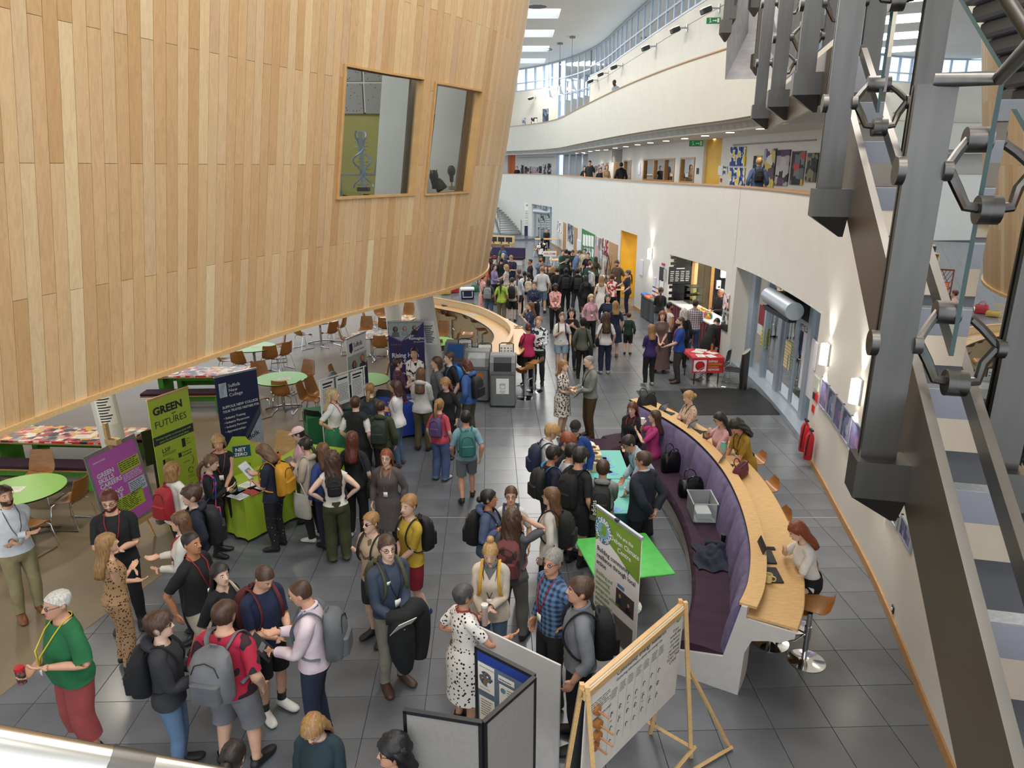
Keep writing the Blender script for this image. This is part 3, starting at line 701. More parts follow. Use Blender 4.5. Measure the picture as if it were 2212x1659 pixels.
# far staircase
st=thing('staircase','grey open staircase with glass balustrade at the far end of the hall','staircase',(-.1,60.2,.14))
dv=np.array([-.21,.98]);rv=np.array([.98,.21])
for k in range(14):
 c=dv*.3*k;z=.17*(k+1);b=MB();b.box(-.85,.85,0,.3,z-.05,z,Rz(math.atan2(dv[1],dv[0])-PI/2),(c[0],c[1],0));b.build('tread',mat('far_tread','#8f918f',.6),st)
M_bal=glassmat('balustrade_glass','#d5e4e0')
for sd in(-.9,.9):
 o0=rv*sd;b=MB();b.tube([(o0[0],o0[1],1.05),(o0[0]+dv[0]*4.2,o0[1]+dv[1]*4.2,3.4)],.03,8);b.build('handrail',M_steel,st)
 b=MB()
 V=[(o0[0],o0[1],.1),(o0[0]+dv[0]*4.2,o0[1]+dv[1]*4.2,2.4),(o0[0]+dv[0]*4.2,o0[1]+dv[1]*4.2,3.3),(o0[0],o0[1],1.0)];b.add(V,[(0,1,2,3)]);b.build('glass_panel',M_bal,st)
 b=MB();b.tube([(o0[0],o0[1],-.1),(o0[0]+dv[0]*4.2,o0[1]+dv[1]*4.2,2.25)],.1,6);b.build('stringer',M_grey,st)
 for k in range(5):b=MB();q=o0+dv*(.1+k);b.tube([(q[0],q[1],.05+k*.56),(q[0],q[1],1.05+k*.56)],.02,6);b.build('post',M_steel,st)
 # -- gallery: downlights, exit signs, pictures, spotlights
k=0
for px,py in[(1643,279),(1577,287),(1548,301),(1523,294),(1479,300),(1439,305),(1405,309),(1377,313),(1352,317),(1329,320),(1309,324),(1291,325),(1275,327),(1260,330),(1247,331),(1233,333),(1194,336),(1172,337),(1145,338),(1122,339),(1100,340)]:
 r=ray(px,py);q=r*((6.54-CAMH)/r[2])
 t=thing('ceiling_light','round white downlight in the first floor gallery ceiling','ceiling light',(q[0],q[1],6.54),group='gallery downlights')
 b=MB();b.lathe([(.13,0),(.13,.02),(.0,.02)],14);b.build('lens',M_lamp,t)
 l=bpy.data.lights.new('downlight','SPOT');l.energy=60;l.spot_size=2.2;l.spot_blend=.6;l.color=(1,.93,.86);l.shadow_soft_size=.12
 o=bpy.data.objects.new('downlight',l);o.location=(0,0,-.05);o.parent=t;COL.objects.link(o)
M_exit=mat('exit_green','#0f6b3c',.5,emit=.35)
def exit_sign(P,rot,label,w=.5):
 t=thing('exit_sign',label,'sign',P,rot);b=MB();b.box(-w/2,w/2,-.02,.02,0,w*.42);b.build('panel',M_exit,t)
 b=MB();b.box(w*.27,w*.42,-.024,-.021,.04,w*.36);b.box(-w*.06,w*.16,-.024,-.021,w*.18,w*.24);b.prism([(w*.16,w*.12),(w*.24,w*.21),(w*.16,w*.30)],-.024,-.021,np.array([[1,0,0],[0,0,1],[0,1,0]]));b.build('arrow',M_paper,t)
 b=MB();b.ball((-w*.25,-.022,w*.33),w*.05,6,4);b.tube([(-w*.25,-.022,w*.28),(-w*.22,-.022,w*.18),(-w*.28,-.022,w*.06)],w*.025,5);b.tube([(-w*.22,-.022,w*.18),(-w*.14,-.022,w*.1)],w*.025,5);b.build('running_figure',M_paper,t)
q=atY(1504,306,30.0);exit_sign((q[0],q[1],6.3),0,'green exit sign hanging by the yellow wall of the gallery',.55)
s,z=onwall(1541,45,GD-.25);q=cpt(s,GD-.25);exit_sign((q[0],q[1],z-.1),-.1,'green exit sign on the upper floor wall',.5)
def picture(x0,x1,yt,yb,m,label,d=GD-.04,skew=2,cat='painting',m_frame=None):
 o=tag(wallpanel('painting',x0,x1,(yt-skew,yb-skew),(yt+skew*0,yb+skew*0),m,d,.035),label,cat);return o
pal=lambda n,c,s=5:patmat(n,'collage',c,s)
BY=patmat('blue_yellow','blotch',['#e7e4dc','#2c4a8e','#e3c92a'],3.5,thr=.5)
for r_,(ya,yb_)in enumerate([(318,337),(338.5,359),(363,382),(383.5,402)]):
 for c_2 in range(3):
  x0=1577.5+c_2*12.2-r_*.9;tag(wallpanel('painting',x0,x0+(11 if c_2<2 else 7.5),(ya-1,yb_-1),(ya,yb_),BY,GD-.05,.04),'small blue and yellow abstract panel, %s row, %s column of the grid'%(('top','second','third','bottom')[r_],('left','middle','right')[c_2]),'painting','grid of blue and yellow panels')
for x0,x1,yt,yb_,cols_,lab in[(1627,1643,338,368,['#5b5f63','#2e3033','#c9b24a','#8b8d90'],'small grey abstract canvas behind the man on the gallery'),(1648,1673,323,406,['#5f4a5e','#c9b65a','#8fa3c4','#3b3a3d','#d7d2ca'],'tall mauve edged abstract canvas with yellow shapes'),(1676,1703,325,403,['#aaa5a2','#5a4660','#b9b5b1','#3a3238'],'tall pale grey and plum abstract canvas'),(1708,1736,328,401,['#7c7f83','#34363a','#d7a72a','#bf4a4a','#6d7074'],'tall grey canvas with red and yellow shapes'),(1741,1764,332,395,['#26282a','#55585a','#3b3c3d','#8a8468'],'dark scribbled canvas nearest the stairs')]:
 picture(x0,x1,yt,yb_,pal('abs_'+str(x0),cols_,3.2),lab,skew=3)
BW=[['#22272b','#4a4f55'],['#2a3038','#6a5560'],['#3a2a28','#7a5a50'],['#d0d2d6','#4a4f58'],['#8a2f48','#c9a3b0'],['#45474c','#a9a9ab'],['#2e2a26','#b09a7c'],['#6b7078','#d4d4d2'],['#26272c','#b8b2ae']]
for k,(x0,x1,ya,yb_)in enumerate([(1125,1131,356,380),(1133,1138,360,375),(1139,1142,363,371),(1144,1148,360,375),(1150,1154.5,360,374),(1156,1162,361,373),(1164,1170,359,374),(1173,1179,355,378),(1182,1190,353,380)]):
 picture(x0,x1,ya,yb_,pal('bw_%d'%k,BW[k]+BW[(k+3)%9],6),'dark portrait picture on the far gallery wall, number %s from the orange panel'%('one two three four five six seven eight nine'.split()[k]),skew=0,cat='picture')
for k,(x0,x1,ya,yb_)in enumerate([(1276,1280,357,374),(1282,1286,359,372),(1286.5,1290,358,371),(1292,1296,356,373),(1298,1302,353,377),(1304,1308,357,375),(1309,1314,352,374)]):
 picture(x0,x1,ya,yb_,pal('bx_%d'%k,[BW[(k+2)%9][0],'#c9b79a',BW[k][1]],6),'small tall picture right of the gallery window, number %s from the window'%('one two three four five six seven'.split()[k]),skew=0,cat='picture')
for x0,x1,ya,yb_,c_3,lab in[(1172,1184,235,266,['#4a586c','#2d3645','#74829a'],'large blue portrait on the upper gallery'),(1147,1160,254,271,['#2a2a2e','#d8d0c4'],'cream framed set of figures on the upper gallery'),(1128,1135,255,270,['#70757c','#b9bcc0'],'small grey print on the upper gallery')]:
 picture(x0,x1,ya,yb_,pal('up_%d'%x0,c_3,4),lab,skew=0,cat='picture')
for k,(x0,x1,ya,yb_,m,lab)in enumerate([(1378,1383,352,377,M_list,'left printed notice with red dots beside the office window'),(1551,1561,358,378,M_list,'white room notice right of the yellow wall'),(1562,1570,360,375,patmat('bw_print','collage',['#d9d6cf','#55555a','#efeee9'],6),'small framed notice right of the yellow wall'),(1555,1558,385,393,M_red,'small red fire sign on the gallery wall'),(1504,1508,363,376,M_dark,'dark door sign left of the yellow wall')]):
 tag(wallpanel('notice',x0,x1,(ya,yb_),(ya,yb_),m,GD-.03,.02),lab,'notice')
dg=struct(wallpanel('door_5',1325,1342,(350,388),(351,389),M_oak,GD-.03,.04));struct(wallpanel('trim_7',1322,1343,(324,350),(324,350),mat('door_panel_grey','#8b857e',.7),GD-.02,.02))
b=MB();b.strip(crv(sx(1196,GD),sx(1122,GD),GD-.04,1),6.3,6.33,.03);b.strip(crv(sx(1753,GD),sx(1578,GD),GD-.04,1),6.25,6.29,.03);struct(b.build('trim_8',M_grey))
for k,(px,py)in enumerate([(1527,17),(1460,60),(1396,100),(1327,142),(1298,158),(1276,173),(1147,210)]):
 s,z=onwall(px,py,GD-.5);q=cpt(s,GD-.02);n=-WN[int(s)];a=math.atan2(n[1],n[0])
 t=thing('spotlight','grey wall mounted floodlight on a short arm, %s from the stairs'%('first second third fourth fifth sixth seventh'.split()[k]),'spotlight',(q[0],q[1],z),a)
 b=MB();b.tube([(0,0,0),(.42,0,0)],.03,8);b.box(-.02,.02,-.05,.05,-.14,.14);b.build('arm',M_alu,t)
 b=MB();b.rbox(.36,.72,-.2,.2,-.1,.1,.06,Ry(.35),(0,0,.1));b.build('head',M_dark,t);b=MB();b.box(.4,.68,-.17,.17,.1,.112,Ry(.35),(0,0,.1));b.build('lens',M_lamp,t)
for k,(px,py,py0)in enumerate([(1234,195,102),(1208,205,115),(1185,212,128)]):
 Y=50+k*2.5;q=atY(px,py,Y);t=thing('pendant_lamp','grey dome pendant lamp under the far roof, %s from the right'%('first','second','third')[k],'pendant lamp',q)
 b=MB();b.lathe([(.02,.55),(.12,.52),(.16,.35),(.2,.25),(.34,0),(.32,0),(.18,.24)],14);b.build('shade',M_alu,t,smooth='auto');b=MB();b.tube([(0,0,.5),(0,0,ROOF-q[2]-.02)],.012,5);b.build('cable',M_dark,t)
 b=MB();b.lathe([(.2,ROOF-q[2]-.1),(.2,ROOF-q[2]-.01)],10);b.build('ceiling_rose',M_grey,t)
 b=MB();b.lathe([(.28,.02),(.0,.03)],10);b.build('bulb',M_lamp,t)
 # -- the near staircase on the right
p0=np.array([1.315,2.2]);dS=np.array([.325,1.4]);dS/=np.linalg.norm(dS);rS=np.array([dS[1],-dS[0]])
def sp(t,w,z):q=p0+dS*t+rS*w;return np.array([q[0],q[1],z])
stair=thing('staircase','brushed steel staircase with glass balustrade in the right foreground','staircase',(0,0,0))
stair.location=(1.315,2.2,4.0);SO=np.array([1.315,2.2,4.0])
def sadd(b,V,F):b.add(np.array(V)-SO,F)
def plate(poly,w0,w1,name,m):
 b=MB();n=len(poly);V=[sp(t,w0,z)for t,z in poly]+[sp(t,w1,z)for t,z in poly]
 F=[tuple(range(n)),tuple(range(2*n-1,n-1,-1))]+[(k,k+n,(k+1)%n+n,(k+1)%n)for k in range(n)]
 sadd(b,V,F);return b.build(name,m,stair)
zl=lambda t:4.455+.58*t
zt=lambda t:4.83+.58*t
M_steel2=mat('stringer_steel','#8d8780',.42,.85,var=.10,scale=2.2)
plate([(-2.6,zl(-2.6)),(2.43,5.865),(2.33,zt(2.33)-.03),(-2.6,zt(-2.6))],0,.03,'stringer',M_steel2)
plate([(2.43,5.865),(5.75,5.865),(5.75,6.17),(2.36,6.17)],0,.03,'landing_edge',M_steel2)
plate([(2.5,5.93),(5.75,5.93),(5.75,6.12),(2.5,6.12)],.03,2.4,'landing',mat('landing_grey','#8e8a8b',.6))
M_trd=mat('tread_dark','#3a3b40',.6,var=.05);M_trf=mat('tread_face','#77757a',.5,var=.03);M_nose=mat('nosing','#a5a6a6',.35,.7,var=.1,scale=60)
for k in range(-6,6):
 t0=.166+.367*k;z=4.772+.212*k
 if z>6.0:continue
 b=MB()
 def bx(ta,tb,wa,wb,za,zb):
  V=[sp(t,w,zz)for zz in(za,zb)for(t,w)in((ta,wa),(ta,wb),(tb,wb),(tb,wa))]
  sadd(b,V,[(0,1,2,3),(7,6,5,4),(0,4,5,1),(1,5,6,2),(2,6,7,3),(3,7,4,0)])
 bx(t0,t0+.34,.06,1.75,z-.09,z);tr=b.build('tread',M_trd,stair)
 b=MB();bx(t0-.012,t0,.06,1.75,z-.1,z+.002);b.build('riser_face',M_trf,tr)
 b=MB();bx(t0-.008,t0+.05,.06,1.75,z,z+.004);b.build('nosing',M_nose,tr)
plate([(-2.6,zl(-2.6)),(2.43,5.865),(2.33,zt(2.33)-.03),(-2.6,zt(-2.6))],1.78,1.81,'stringer',M_steel2)
def post(t,zb,ztop,w=-.09):
 b=MB();V=[sp(t+a,w+c,z)-SO for z in(zb,ztop)for(a,c)in((-.012,-.055),(.012,-.055),(.012,.055),(-.012,.055))]
 b.add(V,[(3,2,1,0),(4,5,6,7),(0,1,5,4),(1,2,6,5),(2,3,7,6),(3,0,4,7)])
 V=[sp(t+a+.035,w+c,z)-SO for z in(zb,ztop)for(a,c)in((-.006,-.055),(.006,-.055),(.006,.055),(-.006,.055))]
 b.add(V,[(3,2,1,0),(4,5,6,7),(0,1,5,4),(1,2,6,5),(2,3,7,6),(3,0,4,7)])
 p=b.build('post',M_steel,stair)
 b=MB();hw,ht=.075,.06
 top=[sp(t-ht,w-hw,zb+.03),sp(t+ht,w-hw,zb+.03),sp(t+ht,.0,zb+.03),sp(t-ht,.0,zb+.03)]
 mid_=[sp(t-ht,w-hw,zb-.1),sp(t+ht,w-hw,zb-.1),sp(t+ht,.0,zb-.1),sp(t-ht,.0,zb-.1)]
 bot=[sp(t,-.02,zb-.2),sp(t+.01,-.02,zb-.2),sp(t+.01,.0,zb-.2),sp(t,.0,zb-.2)]
 b.loft([[q-SO for q in top],[q-SO for q in mid_],[q-SO for q in bot]]);b.build('bracket',M_steel,p)
 for zf in(zb+.42,zb+.95):
  b=MB();c=sp(t,w,zf)-SO;gz=np.array([rS[0],rS[1],0]);tz=np.array([dS[0],dS[1],0])
  b.tube([c-gz*.078,c-gz*.055],.042,16);b.tube([c+gz*.05,c+gz*.075],.03,12);b.tube([c+gz*.07,c+gz*.1+np.array([0,0,-.05]),c+gz*.12+np.array([0,0,-.1])-tz*.03,c+gz*.19+np.array([0,0,-.11])-tz*.03],.016,8)
  b.tube([c+gz*.15+np.array([0,0,-.11])-tz*.03,c+gz*.215+np.array([0,0,-.11])-tz*.03],.042,14)
  b.tube([c+gz*.13+tz*.1+np.array([0,0,.09]),c+gz*.2+tz*.1+np.array([0,0,.09])],.038,14);b.tube([c+gz*.06,c+gz*.1+tz*.05+np.array([0,0,.05]),c+gz*.14+tz*.1+np.array([0,0,.09])],.014,8);b.build('glass_fitting',M_steel,p,smooth='auto')
 return p
post(.0,4.54,5.73);post(1.43,5.37,6.62);post(2.65,6.03,7.2);post(4.12,6.07,7.2);post(5.6,6.07,7.2);post(-1.45,3.7,4.9)
M_bg=glassmat('stair_glass','#e2ece9',.01,1.16)
M_edge=mat('glass_edge','#12302c',.25,var=.02)
def gpanel(ta,tb,lo,hi,w=.09):
 b=MB();V=[sp(t,w+c,z)-SO for c in(0,.014)for(t,z)in((ta,lo(ta)),(tb,lo(tb)),(tb,hi(tb)),(ta,hi(ta)))]
 b.add(V,[(0,1,2,3),(7,6,5,4)]);g=b.build('glass_panel',M_bg,stair)
 b=MB();b.add(V,[(0,4,5,1),(1,5,6,2),(2,6,7,3),(3,7,4,0)]);b.build('glass_edge',M_edge,g)
gpanel(-1.4,-.06,lambda t:zt(t)+.05,lambda t:zt(t)+.86);gpanel(.06,1.36,lambda t:zt(t)+.05,lambda t:zt(t)+.9);gpanel(1.5,2.6,lambda t:zt(t)+.05,lambda t:zt(t)+.95)
gpanel(2.75,4.0,lambda t:6.3,lambda t:7.2);gpanel(4.2,5.5,lambda t:6.3,lambda t:7.2)
gpanel(-1.4,.9,lambda t:zt(t)+.05,lambda t:zt(t)+.9,1.72);gpanel(1.0,2.6,lambda t:zt(t)+.05,lambda t:zt(t)+.9,1.72)
b=MB();b.tube([sp(0,-.1,5.74)-SO,atY(2160,168,2.15)-SO,atY(2260,60,1.75)-SO],.02,12);b.build('handrail',M_steel,stair,smooth='auto');b=MB();b.tube([atY(2150,-40,3.0)-SO,atY(2240,100,2.7)-SO],.024,12);b.build('handrail',M_steel,stair,smooth='auto')
# the flight above, seen as grey trays at the top right
up=thing('upper_stair_flight','grey tray treads of the flight above seen through the glass at top right','staircase',(3.0,4.2,7.0));UO=np.array([3.0,4.2,7.0])
for k in range(7):
 a=atY(2090+k*17,-30+k*36,4.3-k*.0);b=MB();b.rbox(-.02,.30,-.5,.0,-.1,-.015,.03,None,a-UO);b.build('tread',M_trf,up)
 b=MB();b.box(-.02,.3,-.5,0,-.015,0,None,a-UO);b.build('tread_top',M_trd,up)
A1=atY(2060,-20,4.3)-UO;A2=atY(2175,190,4.3)-UO;b=MB();b.tube([A1,A2],.025,4);b.build('stringer',M_dark,up)
# grey underside of the next flight further away
uf=thing('stair_soffit','pale grey boxed underside of the flight beyond the landing','staircase',atY(1605,171,9.5));FO=atY(1605,171,9.5)
b=MB();F_=[atY(1566,172,9.4),atY(1648,170,9.4),atY(1640,70,10.9),atY(1616,70,10.9),atY(1622,-60,11.2),atY(1650,-60,11.2),atY(1571,75,9.4),atY(1603,-60,9.7),atY(1700,170,9.4),atY(1700,-60,11.2)]
F_=[q-FO for q in F_];b.add(F_,[(0,1,2,3),(3,2,5,4),(0,3,4,7,6),(1,8,9,5,2)]);b.build('casing',mat('soffit_grey','#a19c9b',.7),uf)
b=MB();b.tube([F_[6],F_[7]],.03,4);b.build('edge_bar',M_dark,uf)
for k,(px,py,Y)in enumerate([(1567,62,9.2),(1577,32,9.3),(1635,135,9.0),(1630,8,9.6)]):
 q=atY(px,py,Y)-FO;b=MB();b.loft([[(q[0]-.06,q[1]-.05,q[2]+.09),(q[0]+.06,q[1]-.05,q[2]+.09),(q[0]+.06,q[1]+.05,q[2]+.09),(q[0]-.06,q[1]+.05,q[2]+.09)],[(q[0]-.06,q[1]-.05,q[2]-.05),(q[0]+.06,q[1]-.05,q[2]-.05),(q[0]+.06,q[1]+.05,q[2]-.05),(q[0]-.06,q[1]+.05,q[2]-.05)],[(q[0],q[1],q[2]-.14),(q[0]+.02,q[1],q[2]-.14),(q[0]+.02,q[1]+.02,q[2]-.14),(q[0],q[1]+.02,q[2]-.14)]]);b.box(-.035,.035,-.01,.01,.09,1.2,None,q);b.build('post',M_steel,uf)
 # the balcony rail by the camera
A_=ray(-60,1612)*.80+np.array([0,0,CAMH]);B_=ray(560,1722)*.92+np.array([0,0,CAMH])
b=MB();b.tube([A_-A_,B_-A_],.026,20);t=thing('handrail','shiny steel balcony handrail in the near left corner','handrail',A_);b.build('rail',mat('rail_steel','#c9c4bb',.22,1.0,var=.04),t,smooth='auto')
q_=(B_-A_)/np.linalg.norm(B_-A_);b=MB();b.tube([q_*.14,q_*.19],.0275,20);b.build('joint_sleeve',M_steel,t,smooth='auto')
# -- people: one posable figure, skinned in numpy
def ell(cx,cy,cz,rx,ry,n=20,M=None):
 P=np.array([(cx+rx*math.cos(2*PI*k/n),cy+ry*math.sin(2*PI*k/n),cz)for k in range(n)]);return P
def limb(b,P,R,n=14,flat=None):
 b.tube(P,R,n)
def sm(x,a,b_):t=np.clip((x-a)/(b_-a),0,1);return t*t*(3-2*t)
SHO={'m':.168,'f':.146}
def rest_joints(sex):
 s=SHO[sex];an_=math.radians(24);cs,cc=math.sin(an_),math.cos(an_);J={}
 for k,sg in(('R',1),('L',-1)):
  J['sh'+k]=np.array([sg*s,-.01,1.385]);J['el'+k]=J['sh'+k]+.285*np.array([sg*cs,0,-cc]);J['wr'+k]=J['el'+k]+.25*np.array([sg*cs,0,-cc]);J['ha'+k]=J['wr'+k]+.17*np.array([sg*cs,0,-cc])
  J['hi'+k]=np.array([sg*.09,0,.91]);J['kn'+k]=np.array([sg*.10,.012,.49]);J['an'+k]=np.array([sg*.105,-.02,.085]);J['to'+k]=np.array([sg*.12,.16,.03])
 return J
def body_mesh(sex):
 "closed lofts of torso, head, limbs, hands and feet in the rest pose"
 J=rest_joints(sex);b=MB()
 if sex=='m':T=[(.79,.10,.085,0),(.84,.160,.118,-.008),(.92,.170,.128,-.012),(1.0,.158,.112,0),(1.08,.150,.108,.006),(1.18,.158,.113,.010),(1.28,.172,.122,.010),(1.35,.168,.112,0),(1.405,.128,.088,-.006),(1.45,.082,.068,-.008),(1.50,.058,.058,0)]
 else:T=[(.79,.10,.088,0),(.84,.168,.125,-.012),(.92,.176,.134,-.016),(1.0,.148,.112,-.002),(1.08,.126,.098,.004),(1.17,.135,.105,.014),(1.25,.150,.128,.022),(1.31,.150,.116,.010),(1.36,.142,.098,-.002),(1.405,.108,.078,-.006),(1.45,.068,.058,-.006),(1.50,.05,.052,0)]
 b.loft([ell(0,cy,z,rx,ry,24)for z,rx,ry,cy in T])
 nr=.056 if sex=='m' else.047
 b.loft([ell(0,y,z,r,r*1.05,16)for z,r,y in((1.44,nr*1.1,-.012),(1.49,nr,0),(1.55,nr,.012),(1.60,nr,.012))])
 H=[(1.522,.026,.028,.062),(1.532,.042,.046,.050),(1.552,.055,.068,.034),(1.585,.066,.086,.017),(1.62,.073,.095,.008),(1.66,.076,.099,.002),(1.695,.073,.095,-.002),(1.722,.061,.080,-.004),(1.742,.040,.054,-.006),(1.75,.014,.02,-.006)]
 b.loft([ell(0,cy,z,rx,ry,24)for z,rx,ry,cy in H])
 b.tube([(0,.092,1.662),(0,.104,1.64),(0,.117,1.612),(0,.100,1.602)],[.009,.011,.0155,.009],8)
 for sg in(1,-1):
  b.ball((sg*.0765,-.006,1.632),.03,8,6,(.35,.62,1.0));b.ball((sg*.014,.104,1.609),.0105,6,5)
 b.ball((0,.098,1.573),.02,8,5,(1.25,.42,.5));b.ball((0,.094,1.54),.02,8,6,(1,.6,.7))
 for k,sg in(('R',1),('L',-1)):
  f=1.0 if sex=='m' else.86
  sh,el,wr=J['sh'+k],J['el'+k],J['wr'+k];L=lambda a,c,t:a+(c-a)*t
  b.tube([(sg*.03,-.012,1.425),(sg*.09,-.012,1.405),L(sh,el,-.02)-np.array([sg*.012,0,.004]),L(sh,el,.12)],np.array([.055,.056,.052,.05])*(1 if sex=='m' else.9),14)
  b.tube([L(sh,el,-.06),L(sh,el,.03),L(sh,el,.25),L(sh,el,.55),L(sh,el,.85),el,L(el,wr,.2),L(el,wr,.45),L(el,wr,.8),wr,L(el,wr,1.06)],np.array([.03,.05,.054,.051,.044,.042,.046,.042,.033,.028,.027])*f,14)
  d=(wr-el)/np.linalg.norm(wr-el);yv=np.array([0,1.0,0]);tv=np.cross(d,yv);med=np.array([-sg*.9135,0,-.4067])
  rings=[]
  for t,w,th in((-.01,.026,.022),(.02,.032,.018),(.055,.040,.015),(.085,.041,.014),(.10,.036,.011)):
   c=wr+d*t;rings.append([c+yv*w*math.cos(2*PI*q/14)+med*th*math.sin(2*PI*q/14)for q in range(14)])
  b.loft(rings)
  for y,ln,st in((.031,.072,.088),(.010,.082,.093),(-.011,.076,.090),(-.031,.060,.083)):
   c=wr+d*st+yv*y;c1=c+d*ln*.42+med*.006;c2=c1+(d*.8+med*.6)*ln*.36;c3=c2+(d*.45+med*.9)*ln*.26
   b.tube([c-d*.012,c1,c2,c3],[.0098,.0094,.0086,.0072],8)
  c=wr+d*.018+yv*.03;b.tube([c,c+d*.03+yv*.026+med*.006,c+d*.058+yv*.034+med*.014,c+d*.082+yv*.034+med*.024],[.014,.0125,.0105,.0082],8)
  hi,kn,an=J['hi'+k],J['kn'+k],J['an'+k];g=1.0 if sex=='m' else 1.03
  b.tube([L(hi,kn,-.06),L(hi,kn,.1),L(hi,kn,.3),L(hi,kn,.6),L(hi,kn,.88),kn,L(kn,an,.12),L(kn,an,.3),L(kn,an,.55),L(kn,an,.85),an],np.array([.075,.090,.086,.072,.058,.055,.053,.058,.049,.037,.038])*g,16)
  rg=[]
  for y,w,z0,z1 in((-.075,.018,.02,.06),(-.06,.031,.004,.085),(-.02,.035,0,.115),(.03,.037,0,.09),(.08,.043,0,.062),(.13,.044,0,.046),(.17,.034,.002,.034),(.185,.016,.008,.024)):
   cx=an[0]+sg*.02*max(0,y)/.1*.4;rg.append([(cx+w*math.cos(2*PI*q/14),y,(z0+z1)/2+(z1-z0)/2*math.sin(2*PI*q/14))for q in range(14)])
  b.loft(rg)
 return b
BONES=['pelvis','chest','neck','head','uaR','uaL','faR','faL','haR','haL','thR','thL','shR','shL','ftR','ftL']
def tri_mesh(me):
 me.calc_loop_triangles();n=len(me.vertices);V=np.empty(n*3);me.vertices.foreach_get('co',V);F=np.empty(len(me.loop_triangles)*3,np.int32);me.loop_triangles.foreach_get('vertices',F)
 return V.reshape(-1,3),F.reshape(-1,3)
def vnormals(V,F):
 n=np.cross(V[F[:,1]]-V[F[:,0]],V[F[:,2]]-V[F[:,0]]);N=np.zeros_like(V)
 for k in range(3):np.add.at(N,F[:,k],n)
 return N/(np.linalg.norm(N,axis=1)[:,None]+1e-12)
def lap(V,F,it,lam=.5,fixed=None):
 n=len(V);I=np.r_[F[:,0],F[:,1],F[:,2],F[:,1],F[:,2],F[:,0]];K=np.r_[F[:,1],F[:,2],F[:,0],F[:,0],F[:,1],F[:,2]]
 deg=np.bincount(I,minlength=n).astype(float);deg[deg==0]=1
 for _ in range(it):
  A=np.stack([np.bincount(I,V[K,c],minlength=n)for c in range(V.shape[1])],1)/deg[:,None];A[deg<1.5]=V[deg<1.5]
  V=V+lam*(A-V)
 return V
def segd(V,a,c):
 ab=c-a;t=np.clip((V-a)@ab/(ab@ab),0,1);return np.linalg.norm(V-(a+t[:,None]*ab),axis=1)
class Template:pass
def skin_weights(V,sex):
 J=rest_joints(sex);A=np.array;seg={'pelvis':(A([0,0,.84]),A([0,0,1.0]),.15),'chest':(A([0,0,1.10]),A([0,0,1.38]),.15),'neck':(A([0,0,1.46]),A([0,.01,1.51]),.055),'head':(A([0,.012,1.575]),A([0,0,1.70]),.085)}
 for k in 'RL':
  seg['ua'+k]=(J['sh'+k],J['el'+k],.052);seg['fa'+k]=(J['el'+k],J['wr'+k],.042);seg['ha'+k]=(J['wr'+k]+(J['ha'+k]-J['wr'+k])*.1,J['ha'+k],.035)
  seg['th'+k]=(J['hi'+k],J['kn'+k],.085);seg['sh'+k]=(J['kn'+k],J['an'+k],.055);seg['ft'+k]=(J['an'+k]+A([0,0,-.03]),J['to'+k],.04)
 for k in 'RL':seg['ua'+k]=(J['sh'+k]+(J['el'+k]-J['sh'+k])*.22,J['el'+k],.056)
 D=np.stack([segd(V,*seg[n][:2])/seg[n][2]for n in BONES],1)
 for k,sg in(('R',1),('L',-1)):D[:,1]=np.minimum(D[:,1],segd(V,A([0,-.01,1.385]),J['sh'+k]-A([sg*.02,0,0]))/.062)
 Wt=1.0/(D+.12)**6
 x=V[:,0]
 for i,n in enumerate(BONES):
  if n[-1]=='R' and n!='R':Wt[:,i]*=sm(x,-.025,.025)
  if n[-1]=='L':Wt[:,i]*=sm(-x,-.025,.025)
 z=V[:,2]
 for i,n in enumerate(BONES):
  if n=='head':Wt[:,i]*=sm(z,1.485,1.545)
  if n[:2]=='th':Wt[:,i]*=1-sm(z,.93,1.03)
 Wt[Wt<1e-9]=0;Wt/=Wt.sum(1)[:,None];Wt[Wt<.03]=0;return Wt/Wt.sum(1)[:,None]
def make_template(sex,ratio):
 b=body_mesh(sex);o=b.build('tmp',M_white)
 m=o.modifiers.new('r','REMESH');m.mode='VOXEL';m.voxel_size=.0062
 s=o.modifiers.new('s','SMOOTH');s.factor=.5;s.iterations=3
 d=o.modifiers.new('d','DECIMATE');d.ratio=ratio
 dg=bpy.context.evaluated_depsgraph_get();me=bpy.data.meshes.new_from_object(o.evaluated_get(dg));T=Template();T.V,T.F=tri_mesh(me)
 bpy.data.objects.remove(o);bpy.data.meshes.remove(me)
 T.sex=sex;T.N=vnormals(T.V,T.F);T.W=lap(skin_weights(T.V,sex),T.F,4 if ratio>.05 else 2,.5);T.J=rest_joints(sex);T.dom=T.W.argmax(1)
 arm=np.full(len(T.V),-1.0)
 for k,sg in(('R',1),('L',-1)):
  isa=np.isin(T.dom,[BONES.index(n+k)for n in('ua','fa','ha')]);a=T.J['sh'+k];c=T.J['ha'+k];t=(T.V-a)@(c-a)/((c-a)@(c-a));arm=np.where(isa,t,arm)
 T.arm=arm;T.isarm=arm>-.9
 T.leg=np.isin(T.dom,[BONES.index(n)for n in('thR','thL','shR','shL','ftR','ftL')]);T.head=np.isin(T.dom,[2,3]);T.cache={}
 return T
TPL={(s,l):make_template(s,r)for s in 'mf' for l,r in((0,.075),(1,.028))}
